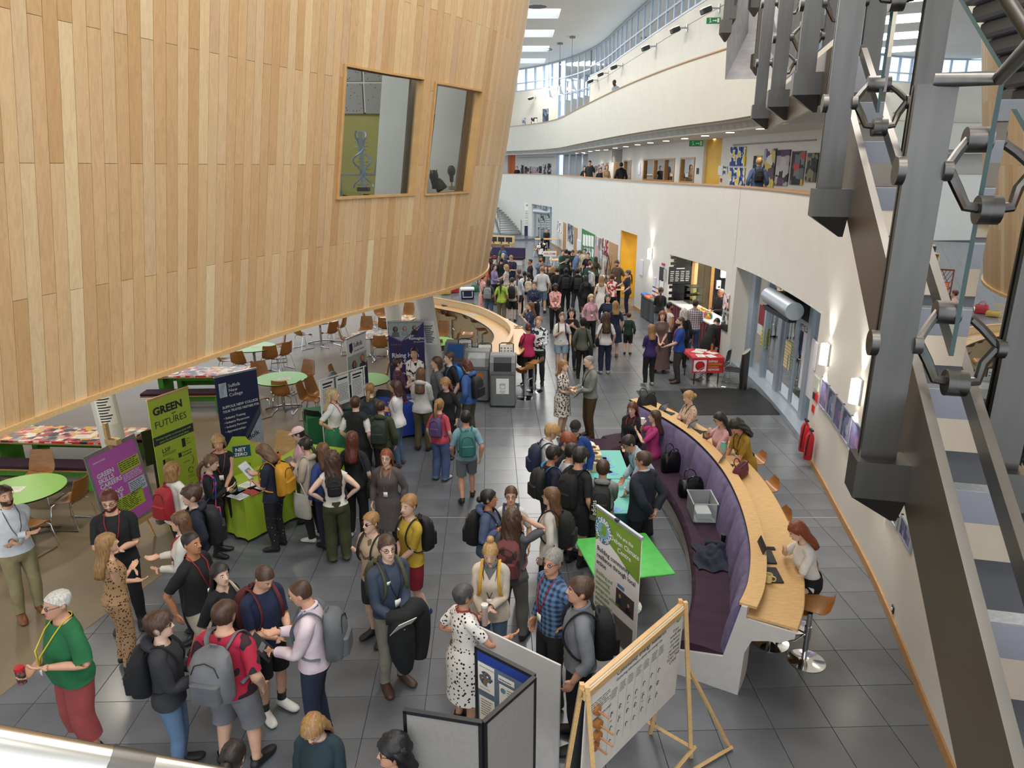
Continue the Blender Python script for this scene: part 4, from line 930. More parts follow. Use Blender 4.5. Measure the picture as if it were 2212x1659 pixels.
def clip_field(T,f):
 "part of the template where f > 0, cut cleanly along f = 0; returns V, N, W, F"
 F=T.F;s=f>0;cnt=s[F].sum(1);full=F[cnt==3];part=F[(cnt>0)&(cnt<3)]
 nv=len(T.V);A=[];cut={};tri=[]
 def mid(i,j):
  k=(i,j)if i<j else(j,i)
  if k not in cut:cut[k]=nv+len(A);t=f[k[0]]/(f[k[0]]-f[k[1]]);A.append((k[0],k[1],t))
  return cut[k]
 for a,b_,c in part.tolist():
  v=[a,b_,c];ins=[s[a],s[b_],s[c]]
  if sum(ins)==1:
   i=ins.index(True);p,q,r=v[i],v[(i+1)%3],v[(i+2)%3];tri.append((p,mid(p,q),mid(p,r)))
  else:
   i=ins.index(False);p,q,r=v[i],v[(i+1)%3],v[(i+2)%3];m1=mid(p,q);m2=mid(p,r);tri.append((q,r,m2));tri.append((q,m2,m1))
 F2=np.concatenate([full,np.array(tri,int).reshape(-1,3)])if tri else full
 if A:
  I=np.array([x[0]for x in A]);K=np.array([x[1]for x in A]);t=np.array([x[2]for x in A])[:,None]
  X=lambda Q:np.concatenate([Q,Q[I]*(1-t)+Q[K]*t])
 else:X=lambda Q:Q
 use=np.unique(F2);mp=np.full(nv+len(A),-1);mp[use]=np.arange(len(use));return X(T.V)[use],X(T.N)[use],X(T.W)[use],mp[F2],X
def submesh(T,f,off,it=3,key=None,ext=None):
 if key is not None and key in T.cache:return T.cache[key]
 V,N,Wt,F,X=clip_field(T,f);V=V+N*(off+(.0035*(np.sin(V[:,2]*52+V[:,0]*23)+np.sin(V[:,2]*37-V[:,0]*31+V[:,1]*29))if key and key[0]in('top','bot')else 0.0)*np.ones(len(V)))[:,None]
 if ext is not None:V=ext(V)
 if it and len(T.V)<2600:it=1
 if it:
  E_=np.sort(np.concatenate([F[:,[0,1]],F[:,[1,2]],F[:,[2,0]]]),1);u,c=np.unique(E_,axis=0,return_counts=True);bd=np.unique(u[c==1]);V2=lap(V,F,it,.45);V2[bd]=V[bd]*.85+V2[bd]*.15;V=V2
 r=(V,F,Wt);T.cache[key]=r;return r
def g_top(T,sleeve,hem,off,neck=1.455,flare=0.0,belly=0.0,vneck=0.0):
 key=('top',sleeve,hem,off,neck,flare,belly,vneck);z=T.V[:,2];y=T.V[:,1]
 f=np.where(T.isarm,(max(sleeve,.03)-T.arm)*.7,np.minimum(z-hem,neck+.02*sm(-y,-.03,.03)-z));f=np.where(T.dom==3,-.05,f)
 if vneck:f=np.minimum(f,np.where((y>.0)&~T.isarm,(1.46-vneck+np.abs(T.V[:,0])*1.7)-z,1))
 def ext(V):
  V=V.copy();k=np.clip((1.12-V[:,2])/.3,0,1)*(~(np.abs(V[:,0])>.3));g=1+flare*k;V[:,0]*=g;V[:,1]*=g
  if belly:V[:,1]+=belly*np.exp(-((V[:,2]-1.05)/.14)**2)*sm(V[:,1],-.03,.06);V[:,0]*=1+.6*belly*np.exp(-((V[:,2]-1.03)/.16)**2)*(np.abs(V[:,0])<.25)
  return V
 return submesh(T,f,off,4,key,ext)
def g_bottom(T,hem,off,waist=1.0,wide=0.0):
 key=('bot',hem,off,waist,wide);z=T.V[:,2];foot=np.isin(T.dom,[14,15]);f=np.where(T.isarm,-.1,np.minimum(waist-z,z-np.where(foot,max(hem,.098),hem)))
 def ext(V):
  V=V.copy();w_=1-.035*sm(V[:,2],.86,.97);V[:,0]*=w_;V[:,1]*=w_
  if not wide:return V
  k=np.clip((.92-V[:,2])/.85,0,1)*wide;cx=np.sign(V[:,0])*.103;V[:,0]=cx+(V[:,0]-cx)*(1+k);V[:,1]=V[:,1]*(1+k*1.1);return V
 return submesh(T,f,off,4,key,ext)
def g_shoes(T,off=.011,high=.108,side=1):
 key=('shoe',off,high,side);z=T.V[:,2];f=np.where(np.isin(T.dom,[12,14]if side>0 else[13,15]),high-z,-.1)
 def ext(V):V=V.copy();V[:,2]=np.maximum(V[:,2],0.0);return V
 return submesh(T,f,off,2,key,ext)
def g_skirt(T,hem,r_hem,top=1.02,n=24,tight=.018):
 zs=np.linspace(top,hem,9);rings=[]
 for z in zs:
  k=(top-z)/(top-hem);base=np.interp(z,[.3,.6,.8,.86,.93,1.0,1.08],[.13,.15,.172,.180,.178,.15,.13]);bx=max(base+tight,0);rx=bx*(1-k)+max(r_hem,.0)*k if k>.25 else bx+(r_hem-bx)*k*.6;ry=rx*.78+.01
  rings.append(ell(0,-.008,z,rx,ry,n))
 b=MB();b.loft(rings,caps=False);V=np.array(b.v);F=np.array([t for f in b.f for t in((f[0],f[1],f[2]),(f[0],f[2],f[3]))]);Wt=np.zeros((len(V),16));k=np.clip((.95-V[:,2])/.35,0,.75);s=sm(V[:,0],-.08,.08)
 Wt[:,0]=1-k;Wt[:,10]=k*s;Wt[:,11]=k*(1-s);return V,F,Wt
def headw(n,V=None):
 Wt=np.zeros((n,16));Wt[:,3]=1;return Wt
def tris(b):
 V=np.array(b.v,float);F=[]
 for f in b.f:
  for i in range(1,len(f)-1):F.append((f[0],f[i],f[i+1]))
 return V,np.array(F,np.int32)
def g_scalp(T,th,nape=1.575,brow=1.700,side=1.60,seed=1):
 key=('scalp',th,nape,brow,side);z=T.V[:,2];y=T.V[:,1];hl=np.interp(y,[-.1,-.02,.03,.07,.10],[nape,nape+.015,side+.035,brow-.012,brow]);ear=(np.abs(T.V[:,0])>.078)&(z<1.665)
 if key in T.cache:return T.cache[key]
 f=np.where((T.dom==3)&~ear,z-hl,-.03);r=submesh(T,f,th*.75,2,key);V,F,Wt=r;g=np.random.default_rng(seed);c=np.array([0,-.005,1.64]);d=V-c;d/=np.linalg.norm(d,axis=1)[:,None]
 V=V+d*(th*.35*sm(V[:,2],nape,1.70)+th*.16*g.standard_normal(len(V)).clip(-1.5,1.5))[:,None];T.cache[key]=(V,F,Wt);return T.cache[key]
def hair_curtain(zend,R=.098,width=1.9,th=.022,wav=.0,front=False,n=14,seed=0):
 "long hair: crescent section hanging from the crown over neck and back"
 r=random.Random(seed);rings=[];zs=np.linspace(1.715,zend,12);ph=r.uniform(0,6)
 for z in zs:
  k=(1.715-z)/(1.715-zend);down=max(0,1.52-z);rr=R*np.interp(z,[1.2,1.45,1.6,1.68,1.72],[1.15,1.05,1.02,.98,.78]);cy=-.012-.36*min(down,.14)-.04*max(0,down-.14);t_=th*np.interp(z,[zend,zend+.05,1.6,1.72],[.5,1,1,.8]);w=width*np.interp(z,[1.1,1.5,1.62,1.72],[.72,.92,1.0,1.1]);w=w*(1-.18*k)
  out=[];
  for q in range(n):a=-PI/2+w*(q/(n-1)-.5)*2*.95;rw=rr+wav*math.sin(q*2.3+z*38+ph);out.append((rw*math.cos(a),cy+rw*1.08*math.sin(a),z))
  for q in range(n-1,-1,-1):a=-PI/2+w*(q/(n-1)-.5)*2*.95;out.append(((rr-t_)*math.cos(a),cy+(rr-t_)*1.08*math.sin(a),z))
  rings.append(out)
 b=MB();b.loft(rings);V,F=tris(b);Wt=np.zeros((len(V),16));k=sm(V[:,2],1.36,1.56);Wt[:,3]=k;Wt[:,1]=1-k;return V,F,Wt
def hair_tail(pts,rad,headonly=False,n=8,bump=0):
 P=arcres(catmull(np.array(pts),6),.022);m=len(P);R=np.interp(np.linspace(0,1,m),np.linspace(0,1,len(rad)),rad)
 if bump:R=R*(1+bump*np.abs(np.sin(np.arange(m)*1.15)))
 b=MB();b.tube(P,R,n);V,F=tris(b);Wt=np.zeros((len(V),16));k=np.ones(len(V))if headonly else sm(V[:,2],1.36,1.56);Wt[:,3]=k;Wt[:,1]=1-k;return V,F,Wt
def merge(parts):
 V=[];F=[];Wt=[];n=0
 for v,f,w in parts:V.append(v);F.append(f+n);Wt.append(w);n+=len(v)
 return np.concatenate(V),np.concatenate(F),np.concatenate(Wt)
 # -- posing
def rotfromto(a,c):
 a=a/np.linalg.norm(a);c=c/np.linalg.norm(c);v=np.cross(a,c);d=a@c
 if d<-.9999:return Rz(PI)
 K=np.array([[0,-v[2],v[1]],[v[2],0,-v[0]],[-v[1],v[0],0]]);return np.eye(3)+K+K@K/(1+d)
def ik(a,tgt,l1,l2,pole):
 d=tgt-a;L=np.linalg.norm(d);Lm=min(max(L,.12),(l1+l2)*.995);d=d/(L+1e-9);tgt=a+d*Lm
 x=(l1*l1-l2*l2+Lm*Lm)/(2*Lm);hgt=math.sqrt(max(1e-6,l1*l1-x*x));pole=np.asarray(pole,float);p=pole-d*(pole@d);p/=np.linalg.norm(p)+1e-9
 return a+d*x+p*hgt,tgt
POSES={
'stand':((.245,.03,.895),(.245,.03,.895)),'hold':((.07,.27,1.06),(.07,.27,1.06)),'phone':((.07,.27,1.20),(.06,.25,1.12)),'cross':((-.09,.20,1.16),(-.09,.185,1.115)),
'hips':((.185,-.04,1.03),(.185,-.04,1.03)),'drink':((.04,.21,1.44),(.10,.25,1.27)),'gesture':((.24,.36,1.12),(.235,.05,.9)),'reach':((.10,.52,1.02),(.20,.22,.98)),'clasp':((.05,.215,.93),(.05,.215,.93)),
'back':((.06,-.185,.95),(.06,-.185,.95)),'pocket':((.205,.07,.93),(.205,.07,.93)),'strap':((.16,.15,1.26),(.245,.03,.895)),'chest':((.06,.2,1.27),(.05,.22,1.2)),'bag':((.235,.03,.9),(.18,.14,1.03)),
'table':((.14,.36,1.0),(.14,.36,1.0)),'type':((.12,.33,1.02),(.12,.33,1.02)),'chin':((.08,.22,1.36),(.10,.34,1.03)),'headhand':((.16,.10,1.60),(.1,.22,1.1)),'walk':((.25,-.10,.91),(.25,.14,.92)),'drop':((.245,.06,.895),(.08,.25,1.1)),'hip1':((.185,-.04,1.03),(.245,.03,.895))}
def pose_figure(T,p):
 J=T.J;lean=p.get('lean',0.0);tw=p.get('twist',0.0);side=p.get('side',0.0);sit=p.get('sit');D=np.zeros(3)
 if sit is not None:D=np.array([0,0,sit+.09-.93])
 B={}
 Rp=Rx(-lean*.35)@Ry(side*.3);B['pelvis']=(Rp,np.array([0,0,.93]),np.array([0,0,.93])+D)
 Rc=Rx(-lean)@Rz(tw)@Ry(side);jc=np.array([0,0,1.0]);pc=Rp@(jc-B['pelvis'][1])+B['pelvis'][2];B['chest']=(Rc,jc,pc)
 tf=lambda n,x:B[n][0]@(x-B[n][1])+B[n][2]
 hy,hp,ht=p.get('hy',0.0),p.get('hp',0.0),p.get('ht',0.0)
 Rn=Rc@Rz(-hy*.4)@Rx(-hp*.4);jn=np.array([0,-.005,1.45]);B['neck']=(Rn,jn,tf('chest',jn));Rh=Rc@Rz(-hy)@Rx(-hp)@Ry(ht);jh=np.array([0,.005,1.535]);B['head']=(Rh,jh,tf('neck',jh))
 pr,pl=POSES[p.get('pose','stand')];pr=p.get('rh',pr);pl=p.get('lh',pl)
 for k,sg,tg in(('R',1,pr),('L',-1,pl)):
  sh=tf('chest',J['sh'+k]);tg=np.array([tg[0]*sg,tg[1],tg[2]]);tw_=Rc@(tg-jc)+pc if not p.get('abs')else tg+D
  pole=np.array([sg*.55,-.75,-.55])if tg[2]<1.3 else np.array([sg*.75,.1,-.8])
  if p.get('pose')in('hips','hip1','back')and abs(tg[2]-.99)<.06:pole=np.array([sg*1.0,-.55,.1])
  pole=Rc@pole
  el,wr=ik(sh,tw_,.285,.25,pole)
  Ru=rotfromto(Rc@(J['el'+k]-J['sh'+k]),el-sh)@Rc;Rf=rotfromto(Ru@(J['wr'+k]-J['el'+k]),wr-el)@Ru
  roll=p.get('roll',0.0);
  if tg[1]>.12:ax=(wr-el)/np.linalg.norm(wr-el);K=np.array([[0,-ax[2],ax[1]],[ax[2],0,-ax[0]],[-ax[1],ax[0],0]]);a_=sg*(.9+roll);Rq=(np.eye(3)+math.sin(a_)*K+(1-math.cos(a_))*K@K)@Rf
  else:Rq=Rf
  B['ua'+k]=(Ru,J['sh'+k],sh);B['fa'+k]=(Rf,J['el'+k],el);B['ha'+k]=(Rq,J['wr'+k],wr)
 st=p.get('step',0.0);sp_=p.get('spread',.0);ft=p.get('feet')
 for k,sg in(('R',1),('L',-1)):
  hi=tf('pelvis',J['hi'+k]);an=J['an'+k].copy();an[0]+=sg*sp_;an[1]+=sg*st
  if st:an[2]+=.05*(sg*st<0)*min(1,abs(st)/.2)
  if sit is not None:an=np.array([sg*.13,.36,max(.085,sit-.46+.09)])if not p.get('high')else np.array([sg*.12,.26,.36])
  if ft:an=np.array([sg*ft[0],ft[1],ft[2]])
  kn,an=ik(hi,an,.42,.406,(sg*.12,1.0,.25 if sit is not None else.0))
  Rt=rotfromto(J['kn'+k]-J['hi'+k],kn-hi);Rs=rotfromto(Rt@(J['an'+k]-J['kn'+k]),an-kn)@Rt
  Rf_=Rz(-sg*.12)@Rx(-.35*(sg*st<0)*min(1,abs(st)/.25))
  B['th'+k]=(Rt,J['hi'+k],hi);B['sh'+k]=(Rs,J['kn'+k],kn);B['ft'+k]=(Rf_,J['an'+k],an)
 R=np.stack([B[n][0]for n in BONES]);t=np.stack([B[n][2]-B[n][0]@B[n][1]for n in BONES]);return B,R,t
def skin(V,Wt,R,t):
 X=np.einsum('bij,nj->nbi',R,V)+t[None];return np.einsum('nb,nbi->ni',Wt,X)
def nmesh(name,V,F,m,parent,mi=None,smooth=True):
 me=bpy.data.meshes.new(name);me.vertices.add(len(V));me.vertices.foreach_set('co',np.ascontiguousarray(V,np.float32).ravel());nf=len(F)
 me.loops.add(nf*3);me.loops.foreach_set('vertex_index',np.ascontiguousarray(F,np.int32).ravel());me.polygons.add(nf);me.polygons.foreach_set('loop_start',np.arange(0,nf*3,3,dtype=np.int32))
 for x in(m if isinstance(m,list)else[m]):me.materials.append(x)
 if mi is not None:me.polygons.foreach_set('material_index',np.asarray(mi,np.int32))
 me.update(calc_edges=True)
 if smooth:me.polygons.foreach_set('use_smooth',np.ones(nf,bool))
 return link(name,me,parent)
SKIN={'a':'#d9a98c','b':'#cf9a7c','c':'#b97f5c','d':'#7a4a30','e':'#4b2d20','p':'#e0b8a0'}
HAIRC={'brown':'#4a3020','dark':'#241a15','black':'#131114','blond':'#b8925c','lightblond':'#cfb483','ginger':'#8a4322','auburn':'#5e2a1a','grey':'#8f8b86','white':'#cfcac2','midbrown':'#6b4a30','darkgrey':'#4c4846','sandy':'#a07848'}
def cloth(c,rough=.85):
 if isinstance(c,bpy.types.Material):return c
 return mat('cloth_'+c.lstrip('#'),c,rough,var=.11,scale=6,bump=.12)
def skinmat(k):return mat('skin_'+k,SKIN[k],.55,var=.05,scale=12)
def hairmat(k):return mat('hair_'+k,HAIRC[k],.5,var=.22,scale=14,bump=.35,stretch=(5,5,.8))
M_eye=mat('eye_white','#d9d4cc',.4);M_iris=mat('iris','#2b211c',.3);M_lip=mat('lips','#a3574f',.5)
PEOPLE=[]
def person(px,py,h,face,label,sex='m',sk='a',hair=('short','brown'),top=('tee','#222222'),bot=('trousers','#23242a'),shoes='#1c1c1e',pos=None,extra=(),girth=1.0,z0=0.0,child=False,**p):
 """a figure whose crown is seen at photo pixel px, py; h metres tall; face = heading in degrees (0 away from the camera, 90 to the right)"""
 sc=h/1.75;p=dict(p)
 root=thing('person',label,'person')
 B,R,t=None,None,None
 T0=TPL[(sex,0)];B,R,t=pose_figure(T0,p)
 crown=(B['head'][0]@(np.array([0,-.01,1.765])-B['head'][1])+B['head'][2])
 hs=1.12 if child else 1.0
 S_=np.array([sc*girth,sc*girth,sc]);cl=crown*S_+np.array([0,0,.012]);a=-math.radians(face);Rw=Rz(a)
 if pos is None:
  Wp=G(px,py,cl[2]+z0);q=Rw@np.array([cl[0],cl[1],0]);loc=np.array([Wp[0]-q[0],Wp[1]-q[1],z0])
 else:loc=np.array([pos[0],pos[1],z0])
 dist=float(np.hypot(loc[0],loc[1]));lod=0 if dist<15 else 1;T=TPL[(sex,lod)]
 root.location=tuple(loc+np.array([0,0,.012]));root.rotation_euler=(0,0,a)
 def emit(name,vfw,m,mi=None,smooth=True):
  V,F,Wt=vfw;X=skin(V,Wt,R,t)
  if hs!=1.0:
   w=Wt[:,3:4];c0=B['head'][2];X=X+w*(X-c0)*(hs-1)
  return nmesh(name,X*S_,F,m,root,mi,smooth)
 body=emit('body',(T.V,T.F,T.W),skinmat(sk))
 # -- clothes
 kind,col=top[0],top[1];m=cloth(col)
 kw=dict(belly=p.get('belly',0.0))
 if kind=='tee':emit('t_shirt',g_top(T,.36,.86,.015,flare=.06,**kw),m)
 elif kind=='tank':emit('vest_top',g_top(T,.0,.93,.011,neck=1.44,**kw),m)
 elif kind=='blouse':emit('blouse',g_top(T,.40,.88,.022,flare=.12,vneck=.05,**kw),m)
 elif kind=='shirt':emit('shirt',g_top(T,.745,.90,.016,neck=1.475,**kw),m)
 elif kind=='rolled':emit('shirt',g_top(T,.58,.90,.017,neck=1.475,**kw),m)
 elif kind=='long':emit('jumper',g_top(T,.745,.86,.018,flare=.05,**kw),m)
 elif kind=='hoodie':emit('hoodie',g_top(T,.745,.85,.024,flare=.04,**kw),m)
 elif kind=='jacket':emit('jacket',g_top(T,.745,.80,.026,flare=.05,neck=1.475,vneck=.13,**kw),m)
 elif kind=='coat':emit('coat',g_top(T,.745,.84,.026,neck=1.475,vneck=.12,**kw),m);emit('coat_skirt',g_skirt(T,.46,.235,1.0,tight=.035),m)
 elif kind=='dress':emit('dress',g_top(T,top[2]if len(top)>2 else.36,.93,.014,**kw),m);emit('dress_skirt',g_skirt(T,top[3]if len(top)>3 else.48,top[4]if len(top)>4 else.25,1.06),m)
 elif kind=='gilet':emit('undershirt',g_top(T,.36,.86,.013,flare=.05),cloth(top[2]));emit('gilet',g_top(T,.02,.84,.032,neck=1.475,flare=.04),m)
 if len(top)>2 and kind in('jacket','coat','open'):emit('shirt',g_top(T,.5,.88,.012),cloth(top[2]))
 if kind=='hoodie':
  b=MB();P=[(.085*math.cos(u)*1.1,-.035-.09*math.sin(u)*(1 if math.sin(u)>0 else.6),1.475-.02*math.cos(u*2)-(.03 if math.sin(u)<0 else 0))for u in np.linspace(0,2*PI,17)];b.tube(P,[.03+.02*max(0,math.sin(u))for u in np.linspace(0,2*PI,17)],8);V,F=tris(b);Wt=np.zeros((len(V),16));Wt[:,1]=1;emit('hood',(V,F,Wt),m)
 if kind in('shirt','rolled','jacket','coat'):
  b=MB();P=[(.066*math.cos(u),-.002+.066*math.sin(u)*1.05,1.488-.028*math.sin(u))for u in np.linspace(PI*.62,PI*2.38,15)];b.tube(P,.010,6,flat=1.7);V,F=tris(b);Wt=np.zeros((len(V),16));Wt[:,1]=.7;Wt[:,2]=.3;emit('collar',(V,F,Wt),cloth(top[2])if kind in('jacket','coat')and len(top)>2 else m)
 bk,bc=bot[0],bot[1];bm_=cloth(bc)
 if bk=='trousers':emit('trousers',g_bottom(T,.085,.013,wide=bot[2]if len(bot)>2 else.12),bm_)
 elif bk=='jeans':emit('jeans',g_bottom(T,.09,.010,wide=bot[2]if len(bot)>2 else.05),bm_)
 elif bk=='wide':emit('trousers',g_bottom(T,.05,.016,wide=.55),bm_)
 elif bk=='leggings':emit('leggings',g_bottom(T,.10,.006),bm_)
 elif bk=='shorts':emit('shorts',g_bottom(T,bot[2]if len(bot)>2 else.52,.018,wide=.5),bm_)
 elif bk=='skirt':emit('skirt',g_skirt(T,bot[2]if len(bot)>2 else.5,bot[3]if len(bot)>3 else.24,1.03),bm_)
 if shoes:
  for sd_ in(1,-1):emit('shoe',g_shoes(T,.011,p.get('shoe_h',.105),sd_),mat('shoe_'+shoes.lstrip('#'),shoes,.5,var=.08))
 if p.get('socks'):
  key=('sock',p['socks']);z=T.V[:,2];
  for q_ in(12,13):emit('sock',submesh(T,np.where(T.dom==q_,np.minimum(z-.088,p['socks'][1]-z),-.1),.007,1,key+(q_,)),cloth(p['socks'][0]))
  # -- hair
 hk,hc=hair[0],hair[1];hm=hairmat(hc);parts=[]
 sd=len(PEOPLE)
 if hk=='short':parts=[g_scalp(T,.016,1.57,1.705)]
 elif hk=='crop':parts=[g_scalp(T,.008,1.585,1.712,1.63)]
 elif hk=='mop':parts=[g_scalp(T,.032,1.565,1.685,1.585)]
 elif hk=='balding':parts=[g_scalp(T,.005,1.58,1.76,1.66)]
 elif hk=='long':parts=[g_scalp(T,.018,1.57,1.705),hair_curtain(hair[2]if len(hair)>2 else 1.30,wav=.004,seed=sd)]
 elif hk=='curly':parts=[g_scalp(T,.032,1.57,1.70),hair_curtain(hair[2]if len(hair)>2 else 1.30,R=.115,th=.04,wav=.012,seed=sd)]
 elif hk=='bob':parts=[g_scalp(T,.02,1.57,1.70),hair_curtain(hair[2]if len(hair)>2 else 1.50,R=.104,width=2.0,th=.03,wav=.004,seed=sd)]
 elif hk=='pony':parts=[g_scalp(T,.012,1.56,1.71),hair_tail([(0,-.085,1.69),(0,-.135,1.70),(0,-.165,1.62),(0,-.17,1.48),(0,-.165,hair[2]if len(hair)>2 else 1.36)],[.022,.03,.034,.028,.008])]
 elif hk=='lowpony':parts=[g_scalp(T,.014,1.56,1.705),hair_tail([(0,-.08,1.60),(0,-.115,1.58),(0,-.14,1.50),(0,-.165,hair[2]if len(hair)>2 else 1.34)],[.025,.03,.03,.01])]
 elif hk=='plait':parts=[g_scalp(T,.013,1.56,1.705),hair_tail([(0,-.085,1.62),(0,-.13,1.56),(0,-.155,1.46),(0,-.165,hair[2]if len(hair)>2 else 1.30)],[.03,.03,.026,.012],bump=.35)]
 elif hk=='bun':
  b=MB();b.ball((0,-.07,1.765),.045,10,7);V,F=tris(b);parts=[g_scalp(T,.012,1.56,1.70),(V,F,headw(len(V)))]
 elif hk=='lowbun':
  b=MB();b.ball((0,-.115,1.62),.045,10,7);V,F=tris(b);parts=[g_scalp(T,.014,1.56,1.705),(V,F,headw(len(V)))]
 if parts:emit('hair',merge(parts)if len(parts)>1 else parts[0],hm)
 # -- face
 if lod==0 or dist<24:
  bm2=hm if hc not in('white',)else hairmat('grey')
  def femit(nm,b,ms):
   mi=[]
   for f,q in zip(b.f,b.mi):mi+=[q]*(len(f)-2)
   V,F=tris(b);emit(nm,(V,F,headw(len(V))),ms,mi)
  for sg in(1,-1):
   b=MB();b.cur=0;b.ball((sg*.031,.0868,1.645),.0108,8,6,(1.25,.9,.72));b.cur=1;b.ball((sg*.031,.0925,1.645),.0066,6,5);femit('eye',b,[M_eye,M_iris])
   b=MB();b.tube([(sg*.047,.0835,1.664),(sg*.033,.0955,1.670),(sg*.017,.099,1.666)],[.0025,.0042,.003],5);femit('eyebrow',b,[bm2])
  b=MB();b.tube([(-.022,.098,1.573),(0,.1075,1.575),(.022,.098,1.573)],[.002,.0055,.002],6);femit('mouth',b,[M_lip])
 for e in extra:
  if e=='glasses' or e=='sunglasses':
   b=MB()
   for sg in(1,-1):
    P=[(sg*.032+.021*math.cos(u),.1045-.25*abs(.032+sg*.021*math.cos(u))*.12,1.644+.016*math.sin(u))for u in np.linspace(0,2*PI,13)];b.tube(P,.0026,5)
    if e=='sunglasses':b.add(P[:-1],[tuple(range(12))])
    b.tube([(sg*.052,.098,1.648),(sg*.076,.06,1.65),(sg*.081,-.01,1.645)],.0023,5)
   b.tube([(-.012,.106,1.648),(.012,.106,1.648)],.0024,5);V,F=tris(b);emit('glasses',(V,F,headw(len(V))),M_black)
  elif e=='beard':
   z=T.V[:,2];y=T.V[:,1];mk=np.where(T.dom==3,np.minimum(np.minimum(1.592-z,y-.01),np.hypot(T.V[:,0]/1.2,z-1.574)-.016),-.1);emit('beard',submesh(T,mk,.005,1,('beard',)),hm)
  elif isinstance(e,tuple)and e[0]=='lanyard':
   b=MB();q=p.get('belly',0.0);cz=e[2]if len(e)>2 else 1.10;yf=.155+q*.9
   b.tube([(.0,yf,cz+.02),(.05,yf-.008,1.25),(.075,.105,1.40),(.072,.02,1.485),(.05,-.06,1.50),(0,-.08,1.495),(-.05,-.06,1.50),(-.072,.02,1.485),(-.075,.105,1.40),(-.05,yf-.008,1.25),(0,yf,cz+.02)],.0075,5,flat=.5);V,F=tris(b);Wt=np.zeros((len(V),16));Wt[:,1]=1;ly=emit('lanyard',(V,F,Wt),cloth(e[1],.5))
   b=MB();b.box(-.032,.032,yf,yf+.006,cz-.06,cz+.02);V,F=tris(b);Wt=np.zeros((len(V),16));Wt[:,1]=1;o=emit('badge',(V,F,Wt),M_paper,smooth=False)
  elif isinstance(e,tuple)and e[0]=='sticker':
   b=MB();b.box(.055,.115,.125,.131,1.30,1.335);V,F=tris(b);Wt=np.zeros((len(V),16));Wt[:,1]=1;emit('name_sticker',(V,F,Wt),M_paper,smooth=False)
  elif isinstance(e,tuple)and e[0]=='cap':
   vm=np.where(T.dom==3,T.V[:,2]-1.678,-.1);emit('cap',submesh(T,vm,.02,1,('cap',)),cloth(e[1]));b=MB();rg=[]
   for k in range(5):yy=.075+k*.022;w=.072*math.cos(k*.26);rg.append([(x,yy,1.692-.004*k-(x/.07)**2*.012+dz)for dz in(0,.006)for x in(np.linspace(-w,w,7)if dz==0 else np.linspace(w,-w,7))])
   b.loft(rg);V,F=tris(b);emit('cap_peak',(V,F,headw(len(V))),cloth(e[1]))
  elif isinstance(e,tuple)and e[0]=='headscarf':
   z=T.V[:,2];y=T.V[:,1];vm=np.where(np.isin(T.dom,[2,3]),np.maximum(np.maximum(z-1.70,.03-y),1.53-z),-.1);emit('headscarf',submesh(T,vm,.022,3,('scarf',)),cloth(e[1]))
  elif isinstance(e,tuple)and e[0]=='hairband':
   b=MB();b.tube([(.082*math.cos(u),.01,1.66+.1*math.sin(u))for u in np.linspace(0,PI,12)],.009,6);V,F=tris(b);emit('hairband',(V,F,headw(len(V))),cloth(e[1]))
 rec=dict(root=root,B=B,S=S_,loc=loc+np.array([0,0,.012]),Rw=Rw,T=T,h=h,label=label,hs=hs);PEOPLE.append(rec);return rec
def pworld(rec,x):return rec['loc']+rec['Rw']@(np.asarray(x)*rec['S'])
def bone_pt(rec,bone,x):B=rec['B'][bone];return B[0]@(np.asarray(x,float)-B[1])+B[2]
def attach(rec,bone='chest'):
 "world matrix taking rest-pose coordinates of a bone to the world"
 R_,j,q=rec['B'][bone];A=np.eye(4);Sm=np.diag(rec['S']);A[:3,:3]=rec['Rw']@Sm@R_;A[:3,3]=rec['loc']+rec['Rw']@(rec['S']*(q-R_@j));return A
def emit_thing(name,label,cat,A,parts,group=None):
 "thing at the base of its own parts; parts = (name, MB, material)"
 Vs=[np.array(b.v)@A[:3,:3].T+A[:3,3]for _,b,_ in parts];allv=np.concatenate(Vs);base=np.array([allv[:,0].mean(),allv[:,1].mean(),allv[:,2].min()])
 t=thing(name,label,cat,base,group=group)
 for(n,b,m),V in zip(parts,Vs):b.v=[tuple(v-base)for v in V];b.build(n,m,t,smooth='auto')
 return t
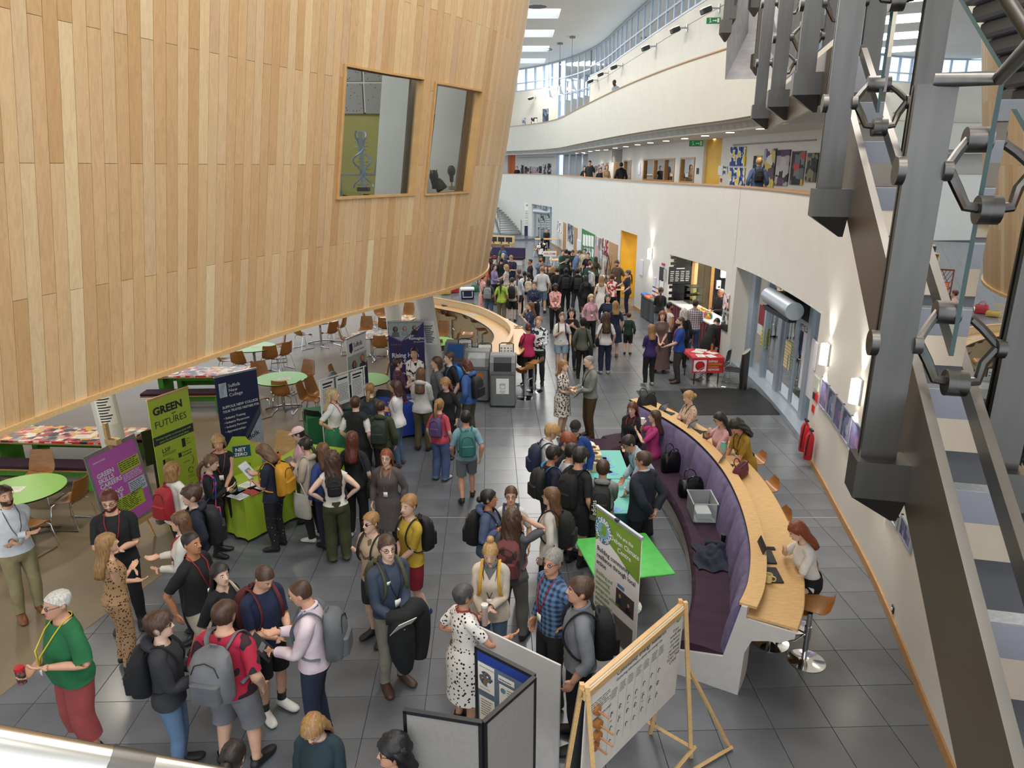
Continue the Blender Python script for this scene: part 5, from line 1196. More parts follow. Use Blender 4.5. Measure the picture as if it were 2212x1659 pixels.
def backpack(rec,col,label,big=1.0,pocket=None,one=None,off=0.0,name='backpack',strap=None):
 A=attach(rec);M_=cloth(col,.7);M2=cloth(pocket or col,.7);b=MB();w,d,z0,z1=.15*big,.09*big,1.44-.46*big,1.44;y0=-.125-off
 if one:A=attach(rec);
 rings=[]
 for z,kx,ky in((z0,.82,.7),(z0+.03,1,.95),(z0+.18,1.02,1.08),(z1-.12,.98,.95),(z1-.04,.85,.7),(z1,.5,.35)):
  n=20;rings.append([(w*kx*np.sign(math.cos(u))*abs(math.cos(u))**.6,y0-d*ky+d*ky*np.sign(math.sin(u))*abs(math.sin(u))**.7,z)for u in np.linspace(0,2*PI,n,endpoint=False)])
 b.loft(rings);pk=MB();yy=y0-2*d*1.0;pk.rbox(-w*.75,w*.75,yy-.035*big,yy+.05,z0+.04,z0+.24*big,.03)
 zp=MB();zp.tube([(-w*.7,yy+.012,z1-.17),(-w*.5,yy+.018,z1-.08),(0,yy+.028,z1-.055),(w*.5,yy+.018,z1-.08),(w*.7,yy+.012,z1-.17)],.005,5)
 sides=(1,-1)if one is None else(one,);sw=.10 if rec['T'].sex=='m' else.09;parts=[('body',b,M_),('front_pocket',pk,M2),('zip',zp,M_black)]
 for sg in sides:
  s_=MB();s_.tube(catmull([(sg*.07,y0+.0,1.39),(sg*sw,-.085,1.462),(sg*sw*1.05,-.01,1.488),(sg*sw*1.08,.085,1.42),(sg*sw*1.15,.142,1.30),(sg*sw*1.3,.128,1.17),(sg*.17,.03,1.06),(sg*.15,-.10,1.03)],3),.019,6,flat=.45);parts.append(('strap',s_,cloth(strap or col,.7)))
 h_=MB();h_.tube([(-.03,y0-.03,z1-.02),(-.025,y0-.03,z1+.03),(.025,y0-.03,z1+.03),(.03,y0-.03,z1-.02)],.008,5);parts.append(('grab_handle',h_,M_))
 t=emit_thing(name,label,'backpack',A,parts);return t
def shoulder_bag(rec,col,label,side=1,zb=.72,w=.16,hgt=.34,d=.05,strapcol=None,y=0.0,name='tote_bag',cross=False,out=.24):
 A=attach(rec,'pelvis');Ac=attach(rec);M_=cloth(col,.7);b=MB();x=side*out;n=16
 rg=[[(x+side*d*kx*math.cos(u),y+w*ky*np.sign(math.sin(u))*abs(math.sin(u))**.6,z)for u in np.linspace(0,2*PI,n,endpoint=False)]for z,kx,ky in((zb,.7,.85),(zb+.04,1.1,1),(zb+hgt*.6,1,1),(zb+hgt,.35,.98))]
 b.loft(rg);s_=MB();q=(-side if cross else side)*.11
 for dy in((-.05,.05)if not cross else(0,)):
  s_.tube(catmull([(x,y+w*.6*np.sign(dy or 1),zb+hgt-.02),(x*.85,y+.11+dy*.4,1.22),(q*1.05,.10+dy*.3,1.40),(q,0,1.492),(q,-.08,1.44),(x*.85,y-.13+dy*.3,1.2),(x,y-w*.6,zb+hgt-.02)],3),.012,5,flat=.5)
 parts=[('body',b,M_),('strap',s_,cloth(strapcol or col,.7))];return emit_thing(name,label,'bag',A,parts)
def hand_at(rec,k='R',f=.07):
 B=rec['B'];J=rec['T'].J;d=J['ha'+k]-J['wr'+k];return pworld(rec,bone_pt(rec,'ha'+k,J['wr'+k]+d*f/.17))
 # -- furniture and stands
for(tp,bs,r,lb)in[((916,642),(950,850),.22,'leaning white column with a paper notice beside the blue banner'),((224,868),(268,1045),.2,'leaning white column behind the pink poster easel'),((846,655),(860,760),.24,'short visible white column behind the round collage tables')]:
 t_,B_c,P_c=column(tp,bs,r,lb)
 if 'pink' in lb or 'blue' in lb:
  d=P_c-B_c;k=.46 if 'pink' in lb else.5;c=B_c+d*k;vd=np.array([0,0,CAMH])-c;vd[2]=0;vd/=np.linalg.norm(vd);sd=np.cross([0,0,1.0],vd);ax=d/np.linalg.norm(d)
  nb=MB();rows=[]
  for z in(-.3,.3):rows.append([c+ax*z+(vd*math.cos(u)+sd*math.sin(u))*(r+.004)for u in np.linspace(-.75,.75,7)])
  nb.grid(rows);o=tag(nb.build('notice',M_paper),'white paper notice taped round the %s column'%('near leaning' if 'pink' in lb else 'leaning column behind the bins, not the near'),'notice')
  lb_=MB()
  for i in range(9):
   z=.16-i*.05;n=7;lb_.grid([[c+ax*(z+e)+(vd*math.cos(u)+sd*math.sin(u))*(r+.007)for u in np.linspace(-.55,.45-.15*((i*7)%3),n)]for e in(0,.022)])
  lb_.build('fine_print',M_ink,o)
  # -- chairs
def make_chair(label):
 t=thing('chair',label,'chair',group='bent ply cafe chairs')
 prof=[(-.30,.84),(-.275,.72),(-.25,.60),(-.225,.51),(-.18,.455),(-.10,.44),(.0,.445),(.10,.455),(.17,.445),(.205,.415)]
 b=MB();P=catmull(prof,3);rows=[]
 for i,(y,z)in enumerate(P):
  k=i/(len(P)-1);w=np.interp(k,[0,.25,.45,.6,.9,1],[.175,.215,.20,.215,.205,.185]);cup=np.interp(k,[0,.3,.5,.7,1],[.035,.05,.055,.025,.008])
  rows.append([(x*w,y+(cup*x*x if k<.4 else 0),z+(cup*x*x if k>=.4 else cup*.3*x*x))for x in np.linspace(-1,1,7)])
 back=[[(x,y-.008,z-.012)for x,y,z in r]for r in rows]
 n=7;V=[p for r in rows for p in r]+[p for r in back for p in r];m=len(rows)*n;F=[]
 for i in range(len(rows)-1):
  for k in range(n-1):a=i*n+k;F.append((a,a+1,a+n+1,a+n));F.append((m+a,m+a+n,m+a+n+1,m+a+1))
  F.append((i*n,i*n+n,m+i*n+n,m+i*n));F.append((i*n+n-1,m+i*n+n-1,m+i*n+2*n-1,i*n+2*n-1))
 F.append(tuple(range(n-1,-1,-1))+tuple(range(m,m+n)));e=(len(rows)-1)*n;F.append(tuple(range(e,e+n))+tuple(range(m+e+n-1,m+e-1,-1)))
 b.add(V,F);b.build('seat_shell',M_bent,t,smooth='auto')
 for sg in(1,-1):
  b=MB();b.tube([(sg*.12,.13,.43),(sg*.2,.17,.40),(sg*.235,.22,.012),(sg*.24,.18,.012),(sg*.24,-.22,.012),(sg*.235,-.25,.02),(sg*.2,-.16,.40),(sg*.12,-.13,.43)],.0085,6);b.build('leg',M_chrome,t,smooth='auto')
 b=MB();b.tube([(-.12,.13,.43),(.12,.13,.43)],.008,6);b.tube([(-.12,-.13,.43),(.12,-.13,.43)],.008,6);b.build('seat_frame',M_chrome,t)
 return t
chair0=make_chair('x');_first=[True]
def chair(px,py,face,label):
 p=G(px,py,.45);a=-math.radians(face)
 if _first[0]:_first[0]=False;chair0.location=(p[0],p[1],0);chair0.rotation_euler=(0,0,a);chair0['label']=label;return chair0
 return dup(chair0,(p[0],p[1],0),a,label)
def round_table(px,py,m,label,r=.6):
 p=G(px,py,.74);t=thing('round_table',label,'table',(p[0],p[1],0));b=MB();b.lathe([(r-.02,.715),(r,.722),(r,.735),(r-.004,.74)],40);b.build('tabletop',m,t,smooth='auto')
 b=MB();b.lathe([(r+.002,.716),(r+.003,.736),(r-.01,.716)],40);b.build('edge_band',M_black,t)
 b=MB();b.tube([(0,0,.05),(0,0,.72)],.04,14);b.build('pedestal',M_chrome,t,smooth='auto');b=MB()
 for k in range(4):a=k*PI/2+.4;b.tube([(0,0,.07),(.2*math.cos(a),.2*math.sin(a),.05),(.42*math.cos(a),.42*math.sin(a),.02)],.02,6)
 b.build('star_base',M_chrome,t);return p
def paper(P,w,d,rot,label,m=None,name='paper_sheet',cat='paper',lines=6,group=None):
 t=thing(name,label,cat,P,rot,group);b=MB();b.box(-w/2,w/2,-d/2,d/2,0,.002);b.build('sheet',m or M_paper,t)
 if lines:
  l=MB();r=random.Random(int(P[0]*100+P[1]*37))
  for i in range(lines):y=d/2-d*(i+1)/(lines+1);l.box(-w*.4,w*(.4-.3*r.random()),y-d*.012,y+d*.012,.002,.0026)
  l.build('fine_print',M_ink,t)
 return t
TB=[(48,1056,M_green,'lime green round table at the left edge beside the man in the white shirt'),(607,817,M_green,'lime green round table ringed with chairs behind the navy college banner'),(547,749,M_green,'lime green round table half hidden under the drum edge'),(690,692,M_collage2,'collage round table mostly hidden by the drum edge'),(801,722,M_collage2,'orange collage round table behind the white council banner'),(858,687,M_collage2,'orange collage round table behind the purple banner, furthest back'),(786,820,M_green,'lime green round table behind the hanging posters'),(938,737,M_green,'lime green round table right of the purple banner')]
tops=[round_table(x,y,m,l)for x,y,m,l in TB]
for k,(dx,dy)in{0:(-.12,-.03),1:(.1,-.05),2:(.1,.03),4:(0,.05),5:(.05,0)}.items():paper(tops[k]+np.array([dx,dy,.001]),.3,.21,.1,'white folded notice on the '+('green table at the left edge','green table behind the navy banner','green table under the drum edge','','collage table behind the council banner','furthest collage table')[k],lines=3)
for x,y,f,l in[(150,1078,275,'bent ply chair on the right of the left-edge green table'),(80,1030,175,'bent ply chair behind the left-edge green table, back to the bench'),(62,1132,15,'bent ply chair in front of the left-edge green table'),
(565,818,150,'bent ply chair at the back left of the navy-banner green table'),(655,815,205,'bent ply chair at the back right of the navy-banner green table'),(613,850,0,'bent ply chair with its back to the camera before the green table'),(555,860,40,'bent ply chair tucked behind the navy banner edge'),(672,862,95,'bent ply chair turned away from the green table, nearer of two'),(690,853,110,'bent ply chair turned away from the green table, further of two'),
(490,778,60,'bent ply chair left of the drum-edge green table'),(523,783,5,'bent ply chair with its back to the camera at the drum-edge table'),(582,772,335,'bent ply chair front right of the drum-edge table'),(608,765,300,'bent ply chair right of the drum-edge table, outermost'),(598,748,250,'bent ply chair at the back right of the drum-edge table'),
(655,722,40,'bent ply chair left of the hidden collage table'),(712,718,310,'bent ply chair right of the hidden collage table, nearer'),(731,706,280,'bent ply chair right of the hidden collage table, further'),
(790,712,180,'bent ply chair behind the collage table by the council banner'),(824,748,0,'bent ply chair before the collage table beside the purple banner'),(752,733,75,'bent ply chair left of the collage table by the council banner'),
(824,680,150,'bent ply chair behind the furthest collage table, left'),(803,698,85,'bent ply chair left of the furthest collage table, in profile'),(835,708,10,'bent ply chair before the furthest collage table'),(880,680,190,'bent ply chair behind the furthest collage table, right'),(905,693,265,'bent ply chair right of the furthest collage table'),
(818,815,260,'bent ply chair right of the green table behind the posters'),(738,822,90,'bent ply chair left of the green table behind the posters'),(952,723,200,'bent ply chair behind the small green table by the column'),(972,745,275,'bent ply chair right of the small green table by the column'),(945,757,0,'bent ply chair before the small green table by the column')]:chair(x,y,f,l)
# -- long collage tables with benches
def long_table(cx,cy,L,Wd,rot,label,bench_side=-1,lb2=''):
 t=thing('long_table',label,'table',(cx,cy,0),rot);b=MB();b.box(-L/2,L/2,-Wd/2,Wd/2,.715,.75);b.build('tabletop',M_collage,t)
 b=MB();b.box(-L/2,L/2,-Wd/2-.005,Wd/2+.005,.69,.714);b.build('edge_band',M_oak,t)
 for s in(-1,1):b=MB();b.box(s*(L/2-.35)-.06,s*(L/2-.35)+.06,-Wd/2+.12,Wd/2-.12,0,.69);b.build('leg',M_bench_green,t)
 b=MB();b.box(-L/2+.3,L/2-.3,-.03,.03,.52,.69);b.build('rail',M_bench_green,t)
 for s in((-1,1)):
  q=thing('bench','plum topped bench on green legs, %s side of the %s'%('near' if s<0 else 'far',lb2),'bench',(cx-math.sin(rot)*s*(Wd/2+.28),cy+math.cos(rot)*s*(Wd/2+.28),0),rot)
  b=MB();b.rbox(-L/2+.1,L/2-.1,-.19,.19,.40,.46,.02);b.build('seat_pad',M_plum,q);b=MB();b.box(-L/2+.1,L/2-.1,-.19,.19,.37,.40);b.build('seat_board',M_oak,q)
  for s2 in(-1,1):b=MB();b.box(s2*(L/2-.45)-.06,s2*(L/2-.45)+.06,-.16,.16,0,.37);b.build('leg',M_bench_green,q)
  b=MB();b.box(-L/2+.4,L/2-.4,-.02,.02,.2,.37);b.build('rail',M_bench_green,q)
long_table(-8.4,12.45,2.9,.8,-.06,'long red collage topped table on green legs behind the pink poster',lb2='near collage table')
paper((-7.9,12.3,.752),.36,.2,.05,'white sheet lying on the near long collage table',lines=2)
long_table(-7.65,16.7,2.3,.8,.05,'long red collage topped table behind the lime banner, further back',lb2='further collage table')
# -- roll-up banners
def banner(pl,pr,zt,label,m,zb=.06,rail=M_alu,name='banner'):
 A=G(*pl,zt);B=G(*pr,zt);c=(A+B)/2;w=float(np.linalg.norm(B[:2]-A[:2]));a=math.atan2(B[1]-A[1],B[0]-A[0]);t=thing(name,label,'banner',(c[0],c[1],0),a)
 b=MB();b.box(-w/2,w/2,-.004,.004,zb,zt-.01);b.build('panel',m,t);b=MB();b.rbox(-w/2-.01,w/2+.01,-.018,.018,zt-.02,zt+.015,.008);b.build('top_rail',rail,t)
 b=MB();b.rbox(-w/2-.02,w/2+.02,-.09,.09,0,zb,.03);b.build('base',M_alu,t);b=MB();b.tube([(0,.02,zb),(0,.02,zt-.02)],.008,6);b.build('pole',M_dark,t);return t,w
def blk(t,x0,x1,z0,z1,m,name='print_block',y=-.0055):
 b=MB();b.box(x0,x1,y,-.0041,z0,z1);return b.build(name,m,t)
def poly(t,pts,m,name='print_block',y=-.0055):
 b=MB();n=len(pts);b.add([(x,y,z)for x,z in pts],[tuple(range(n))]);return b.build(name,m,t)
YF=-.0075
lime=mat('lime_banner','#bdd048',.6,var=.02);inkg=mat('ink_slate','#26302f',.7,var=.02);white=mat('print_white','#f2f0ee',.6,var=.01);gold=mat('print_gold','#d8a52c',.6,var=.02)
t,w=banner((317,866),(405,836),2.0,'lime green banner headed GREEN FUTURES in black',lime,rail=M_beech);k=w/.8
text('GREEN',.175*k,inkg,t,loc=(-.335*k,YF,1.72),bold=.042,sx=1.06);text('FUTURES',.16*k,inkg,t,loc=(-.335*k,YF,1.50),sx=.98)
blk(t,-w/2,w/2,1.22,1.37,mat('slate_band','#2b3a45',.6));text('Working together to promote green skills',.041*k,lime,t,loc=(0,YF,1.305),align='CENTER',bold=.012);text('careers for the future of our planet',.041*k,lime,t,loc=(0,YF,1.245),align='CENTER',bold=.012)
text('LSIF',.10*k,inkg,t,loc=(-.27*k,YF,1.06),bold=.01);bars([(-.27*k,.0,1.03,.008),(-.27*k,-.02,1.005,.008)],inkg,t,y=YF);blk(t,.13*k,.2*k,1.02,1.17,inkg,'logo',-.006)
for j,s_ in enumerate(('Suffolk','New','College')):text(s_,.032*k,inkg,t,loc=(.215*k,YF,1.13-j*.04))
blk(t,.03*k,.09*k,.87,.95,inkg,'logo',-.006);text('University',.05*k,inkg,t,loc=(.105*k,YF,.92));text('of Suffolk',.05*k,inkg,t,loc=(.105*k,YF,.865))
blk(t,-.28*k,-.235*k,.84,.95,inkg,'logo',-.006);
for j,s_ in enumerate(('WEST','SUFFOLK','COLLEGE')):text(s_,.036*k,inkg,t,loc=(-.22*k,YF,.92-j*.036))
text('EASTERN',.035*k,inkg,t,loc=(.1*k,YF,.74));b=MB();b.tube([(.25*k+.07*math.cos(u),YF,.75+.09*math.sin(u))for u in np.linspace(-1.2,1.2,9)],.006,5,flat=.2);b.build('logo',inkg,t)
text('The Colleges',.038*k,inkg,t,loc=(-.3*k,YF,.68));b=MB();b.tube([(.23*k+.05*math.cos(u),YF,.58+.05*math.sin(u))for u in np.linspace(0,5.6,14)],.01,5,flat=.2);b.build('logo',inkg,t);text('College of',.028*k,inkg,t,loc=(.16*k,YF,.48));text('West Anglia',.028*k,inkg,t,loc=(.16*k,YF,.445))
text('Funded by',.034*k,inkg,t,loc=(.1*k,YF,.33),bold=.01);text('UK Government',.034*k,inkg,t,loc=(.1*k,YF,.29),bold=.01);poly(t,[(-.1,.07),(w/2,.07),(w/2,.34),(.15,.2)],mat('lime_dark','#93ad30',.6))
b=MB();b.tube([(.045*k,YF,1.60),(.05*k,YF,1.655)],.005,5,flat=.2);b.ball((.03*k,YF,1.66),.02,6,5,(1.1,.05,.5));b.ball((.075*k,YF,1.665),.02,6,5,(1.1,.05,.5));b.build('leaf_sprout',inkg,t)
t,w=banner((462,815),(553,795),2.0,'navy banner with white SUFFOLK NEW COLLEGE lettering',M_navy);k=w/.8
blk(t,-.34*k,-.2*k,1.6,1.86,mat('logo_pale','#c9d6e2',.6),'logo');b=MB()
for q in range(3):b.tube([(-.27*k+.03*math.sin(z*14)+(q-1)*.025,YF,z)for z in np.linspace(1.61,1.85,10)],.0035,4,flat=.2)
b.build('logo_waves',M_navy,t)
for j,s_ in enumerate(('Suffolk','New','College')):text(s_,.085*k,white,t,loc=(-.17*k,YF,1.76-j*.085))
text('SUFFOLK NEW COLLEGE',.066*k,white,t,loc=(-.32*k,YF,1.39),bold=.014,sx=.93);text('YOUR TRUSTED PARTNER FOR:',.062*k,white,t,loc=(-.32*k,YF,1.31),bold=.012,sx=.80)
for j,s_ in enumerate(('• Industry Training','• Industry Placements','• Industry Partners','• Apprenticeships')):text(s_,.06*k,white,t,loc=(-.32*k,YF,1.19-j*.085),bold=.012,sx=.92)
poly(t,[(w/2,1.3),(w/2,1.15),(-.05,.55),(-.05,.4),(-.12,.55)],mat('road_grey','#4b5061',.6));poly(t,[(w/2,1.13),(w/2,.07),(-.14,.07),(-.1,.4),(-.03,.53)],mat('pale_lilac','#b6bccd',.6))
for q,cc in enumerate(('#d8707a','#e0a030','#5b9bd0','#e8e6f0')):
 b=MB();b.tube([(-.02+q*.022+.1*(z-.07)**1.0*.5,YF,z)for z in np.linspace(.07,.62,6)],.006,4,flat=.15);b.build('stripe',mat('stripe_'+cc[1:],cc,.6),t)
for j,s_ in enumerate(('Suffolk','New','College')):text(s_,.13*k,M_ink,t,M=Matrix.Rotation(-.35,4,'Y'),loc=(.22*k-.08*j,YF,.60-j*.13),bold=.02)
t,w=banner((747,733),(789,717),2.0,'white council banner with two people talking and a navy foot',white);k=w/.8
poly(t,[(-w/2,.07),(w/2,.07),(w/2,1.32),(-.1,.95),(-w/2,.98)],M_navy);poly(t,[(w/2,1.36),(w/2,1.3),(-.1,.92),(-.16,.96)],mat('magenta','#b02a78',.6),y=-.006)
poly(t,[(-.3*k,1.86),(-.17*k,1.88),(-.16*k,1.72),(-.23*k,1.64),(-.3*k,1.7)],M_navy,'shield');text('Suffolk',.15*k,M_navy,t,loc=(-.13*k,YF,1.76),bold=.008,sx=.9);text('County Council',.068*k,M_navy,t,loc=(-.13*k,YF,1.66),sx=.95)
def face_print(t,x,z,s,hc,sk,cl,y=-.0062):
 poly(t,[(x+s*.95*math.cos(u),z+s*1.15*math.sin(u)-.15*s)for u in np.linspace(0,2*PI,16)],mat('print_hair_'+hc[1:],hc,.6),'printed_hair',y);poly(t,[(x+s*.62*math.cos(u)+s*.15,z+s*.8*math.sin(u))for u in np.linspace(0,2*PI,14)],mat('print_skin_'+sk[1:],sk,.6),'printed_face',y-.0006)
 poly(t,[(x-s*1.6,z-s*3.2),(x+s*1.6,z-s*3.2),(x+s*1.2,z-s*1.35),(x,z-s*.9),(x-s*1.2,z-s*1.35)],mat('print_cloth_'+cl[1:],cl,.6),'printed_clothes',y-.0003)
poly(t,[(-w/2,1.0),(w/2-.02,1.33),(w/2-.02,1.6),(-w/2,1.6)],mat('photo_grey','#b9c2b4',.6),y=-.0058);face_print(t,-.14*k,1.38,.09,'#2a1d1a','#a87858','#d7dde6');face_print(t,.2*k,1.46,.09,'#9c5a3c','#d3a288','#3a3f4a')
text('need',.15*k,white,t,loc=(.02*k,YF,.75),bold=.02);text('for',.1*k,white,t,loc=(.16*k,YF,.95),bold=.01);blk(t,-.3,.3,.2,.45,mat('photo_blue','#56607c',.6))
t,w=banner((837,695),(915,693),2.0,'purple Rising High banner with a photo of three students',mat('banner_purple','#332c63',.6,var=.02));k=w/.84
poly(t,[(-w/2+.01,1.97),(w/2-.01,1.97),(.16,1.62),(-.13,1.52),(-w/2+.01,1.68)],mat('photo_mist','#a9b4ae',.6));poly(t,[(w/2-.01,1.97),(w/2-.01,1.94),(-.12,1.49),(-w/2,1.66),(-w/2,1.69),(-.12,1.52)],mat('violet_line','#7a3fa0',.6),y=-.006)
face_print(t,-.25,1.82,.062,'#221a18','#8a6450','#6a6f74');face_print(t,-.03,1.83,.055,'#8a6a48','#c99a80','#9aa0a6');face_print(t,.2,1.84,.055,'#3a2620','#b98a70','#2a2a30')
text('Reimagine',.095*k,white,t,loc=(.06*k,YF,1.55),bold=.014,sx=.9);text('the possibilities',.045*k,white,t,loc=(.17*k,YF,1.48));text('Rising High',.155*k,white,t,loc=(-.36*k,YF,1.12),bold=.02,sx=.92);text('Suffolk',.16*k,white,t,loc=(-.09*k,YF,.95),bold=.02,sx=.92)
b=MB()
for q in range(5):a_=-.6+q*.3;b.tube([(-.24*k,YF,1.18),(-.24*k+.05*math.sin(a_),YF,1.3),(-.24*k+.17*math.sin(a_),YF,1.42)],.005,4,flat=.2)
b.build('arrow_fan',mat('print_pink','#d86a7a',.6),t)
for q in range(5):a_=-.6+q*.3;x,z=-.24*k+.19*math.sin(a_),1.44;poly(t,[(x-.014,z-.012),(x+.014,z-.012),(x,z+.024)],mat('arrow_%d'%q,('#7ab05a','#e0a83a','#e07a3a','#d0508a','#c84a4a')[q],.6),'arrow_tip',-.0078)
text('productivity',.07*k,white,t,loc=(-.22*k,YF,.7),bold=.01);poly(t,[(-.1,.07),(w/2,.07),(w/2,.4)],mat('violet_line','#7a3fa0',.6))
t,w=banner((1290,1093),(1387,1163),2.0,'white and green banner reading We are the Deben Climate Centre',white);k=w/.8
dg_=mat('deben_green','#7c9c34',.6,var=.04);ch=mat('print_charcoal','#2c2c34',.6);lg=mat('print_lime','#7fae3c',.6);poly(t,[(-w/2,1.98),(w/2,1.98),(w/2,1.48),(.22,1.52),(.02,1.62),(-.16,1.68),(-.3,1.66),(-w/2,1.6)],dg_)
def roundel(t,x,z,r,ring='#3a7ca0',inner='#7fae3c'):
 poly(t,[(x+r*math.cos(u),z+r*math.sin(u))for u in np.linspace(0,2*PI,28)[:-1]],mat('ring_'+ring[1:],ring,.6),'logo_ring',-.0062);poly(t,[(x+r*.62*math.cos(u),z+r*.62*math.sin(u))for u in np.linspace(0,2*PI,22)[:-1]],mat('logo_sky','#7fb4d4',.6),'logo_disc',-.0066)
 poly(t,[(x+r*(.1+.3*math.cos(u)),z+r*(.08+.48*math.sin(u)))for u in np.linspace(0,2*PI,14)[:-1]],mat('logo_in_'+inner[1:],inner,.6),'logo_leaf',-.007);poly(t,[(x+r*(-.25+.2*math.cos(u)),z+r*(-.3+.12*math.sin(u)))for u in np.linspace(0,2*PI,10)[:-1]],mat('logo_in_'+inner[1:],inner,.6),'logo_leaf',-.007)
def ringtext(t,s_,x,z,r,a0,a1,size,m):
 for i,c in enumerate(s_):
  if c==' ':continue
  a=a0+(a1-a0)*i/(len(s_)-1);q=PI/2-a
  M_=Matrix.Translation((x+r*math.cos(a),-.0078,z+r*math.sin(a)))@Matrix.Rotation(q,4,'Y');text(c,size,m,t,M=M_,loc=(0,0,-size*.35),align='CENTER',bold=.03)
roundel(t,-.26*k,1.77,.155);ringtext(t,'DEBEN',-.26*k,1.77,.122,2.15,.75,.075,white);ringtext(t,'CLIMATE CENTRE',-.26*k,1.77,.122,2.75,2.75+3.9,.062,white)
text('We are the',.062*k,white,t,loc=(.13*k,YF,1.83),align='CENTER',bold=.012);text('Deben Climate',.082*k,white,t,loc=(.13*k,YF,1.74),align='CENTER',bold=.012);text('Centre',.082*k,white,t,loc=(.13*k,YF,1.655),align='CENTER',bold=.012)
for j,s_ in enumerate(('Building community','resilience through local','action')):text(s_,.079*k,ch,t,loc=(-.36*k,YF,1.50-j*.082),bold=.016,sx=.95)
for j,s_ in enumerate(('Enabling and','supporting','community','groups to achieve','sustainable','development','goals.','','Sharing')):text(s_,.062*k,lg,t,loc=(-.36*k,YF,1.22-j*.066),bold=.014)
blk(t,.02,.34*k,1.02,1.24,mat('print_photo','#4a3f46',.6),'photo');face_print(t,.09,1.17,.03,'#6a4630','#c99a80','#2c3450',-.0066);face_print(t,.24,1.14,.03,'#4a3428','#d0a48c','#20242c',-.0066);blk(t,.04,.16,1.26,1.30,mat('tape_blue','#5b8fc8',.6),'tape');blk(t,.0,.34*k,.58,.9,mat('print_photo2','#6b6766',.6),'photo')
b=MB();b.box(-.03,.02,-.03,.0,2.0,2.03);b.build('clip',M_dark,t)
# -- easel with the pink poster
A=G(211,987,1.62);B=G(316,936,1.62);c=(A+B)/2;a=math.atan2(B[1]-A[1],B[0]-A[0]);w=float(np.linalg.norm(B[:2]-A[:2]))
t=thing('poster_easel','wooden easel holding the pink green skills careers poster','easel',(c[0]+.1,c[1]-.12,0),a)
TL=Matrix.Rotation(-.16,4,'X');tilt=Rx(-.16)
b=MB();b.box(-w/2-.01,w/2+.01,.0,.012,.42,1.66,tilt);bd=b.build('board',mat('board_grey','#8e8a88',.7),t);pk=mat('poster_pink','#cf66c0',.6,var=.02);ygr=mat('poster_lime','#bccf3c',.6,var=.02)
def pq(x0,x1,z0,z1,m,nm,y=-.003):b=MB();b.box(x0,x1,y,0,z0,z1,tilt);return b.build(nm,m,bd)
W2=w/2;pq(-W2+.04,W2-.04,.46,1.60,pk,'poster');pq(.02,W2-.05,1.18,1.36,ygr,'text_block',-.005);pq(.1,W2-.05,.82,1.02,mat('poster_ice','#dbe6f2',.6),'text_block',-.005);pq(-W2+.12,W2-.16,.62,.86,ygr,'text_block',-.005)
for j,s_ in enumerate(('GREEN','SKILLS','CAREERS','FOR','YOUNG','PEOPLE')):text(s_,.092,white,bd,M=TL,loc=(-W2+.09,-.008,1.28-j*.082),bold=.028,sx=1.1)
text('GREEN FUTURES',.03,white,bd,M=TL,loc=(-W2+.09,-.008,1.50),bold=.02)
bars(para(.03,W2-.06,1.335,5,.03,.012,4)+para(.11,W2-.06,.985,6,.026,.01,5)+para(-W2+.13,W2-.18,.83,8,.026,.01,6),M_ink,bd,M=TL,y=-.007);bars(para(.04,W2-.06,1.15,5,.024,.009,7)+para(-W2+.1,0,.57,3,.025,.009,8),white,bd,M=TL,y=-.007)
for s in(-1,1):b=MB();b.tube([(s*.34,.06,0),(s*.06,.26,1.5)],.018,4);b.build('leg',M_beech,t)
b=MB();b.tube([(0,.75,0),(0,.28,1.5)],.018,4);b.build('leg',M_beech,t);b=MB();b.box(-.03,.03,.22,.27,.3,1.98,Rx(-.02));b.box(-.05,.05,.1,.3,1.66,1.74);b.build('mast',M_beech,t);b=MB();b.box(-w/2,w/2,.0,.09,.37,.41);b.build('ledge',M_beech,t)
cq=atY(329,965,10.95);b=MB();b.box(-.14,.14,-.01,.01,cq[2]-.3,cq[2]+.3,Rz(.9),(cq[0],cq[1],0));b.box(-.02,.02,.0,.02,0,cq[2]-.3,Rz(.9),(cq[0],cq[1],0));tag(b.build('chalkboard',M_black),'black chalkboard panel between pink poster and lime banner','board')
# -- cloth covered stand tables
def cloth_table(A,B,depth,hgt,m,label,name='stand_table',drop=.68,legs=True,under=None):
 A=np.array(A[:2]);B=np.array(B[:2]);c=(A+B)/2;d=B-A;L=float(np.linalg.norm(d));a=math.atan2(d[1],d[0]);t=thing(name,label,'table',(c[0],c[1],0),a)
 b=MB();b.box(-L/2+.02,L/2-.02,.02,depth-.02,hgt-.03,hgt-.012);b.build('tabletop',M_oak,t)
 for x in(-1,1):
  for y in(.08,depth-.08):b=MB();b.tube([(x*(L/2-.1),y,0),(x*(L/2-.1),y,hgt-.03)],.016,6);b.build('leg',M_dark,t)
 b=MB();n=40;per=[]
 for i in range(n):
  s=i/n*4;k=int(s);f=s-k;x,y=[(-L/2+L*f,0),(L/2,depth*f),(L/2-L*f,depth),(-L/2,depth-depth*f)][k];per.append((x,y))
 rings=[]
 for z,o in((hgt,-.02),(hgt,0.0),(hgt-.03,.006),(hgt-drop*.5,.012),(hgt-drop,.02)):
  rg=[]
  for i,(x,y)in enumerate(per):
   wv=o*math.sin(i*1.9)*(1 if z<hgt-.1 else 0)+(o if z<hgt else o);cx,cy=x,y-depth/2;r=math.hypot(cx,cy);rg.append((x+cx/r*wv,y+cy/r*wv,z))
  rings.append(rg)
 b.loft(rings,caps=False);m_=len(b.v);b.add([rings[0][i]for i in range(n)],[tuple(range(n-1,-1,-1))]);b.build('cloth',m,t,smooth='auto');return t,L,a,c
limec=mat('lime_cloth','#a3bd2f',.7,var=.06,scale=3);
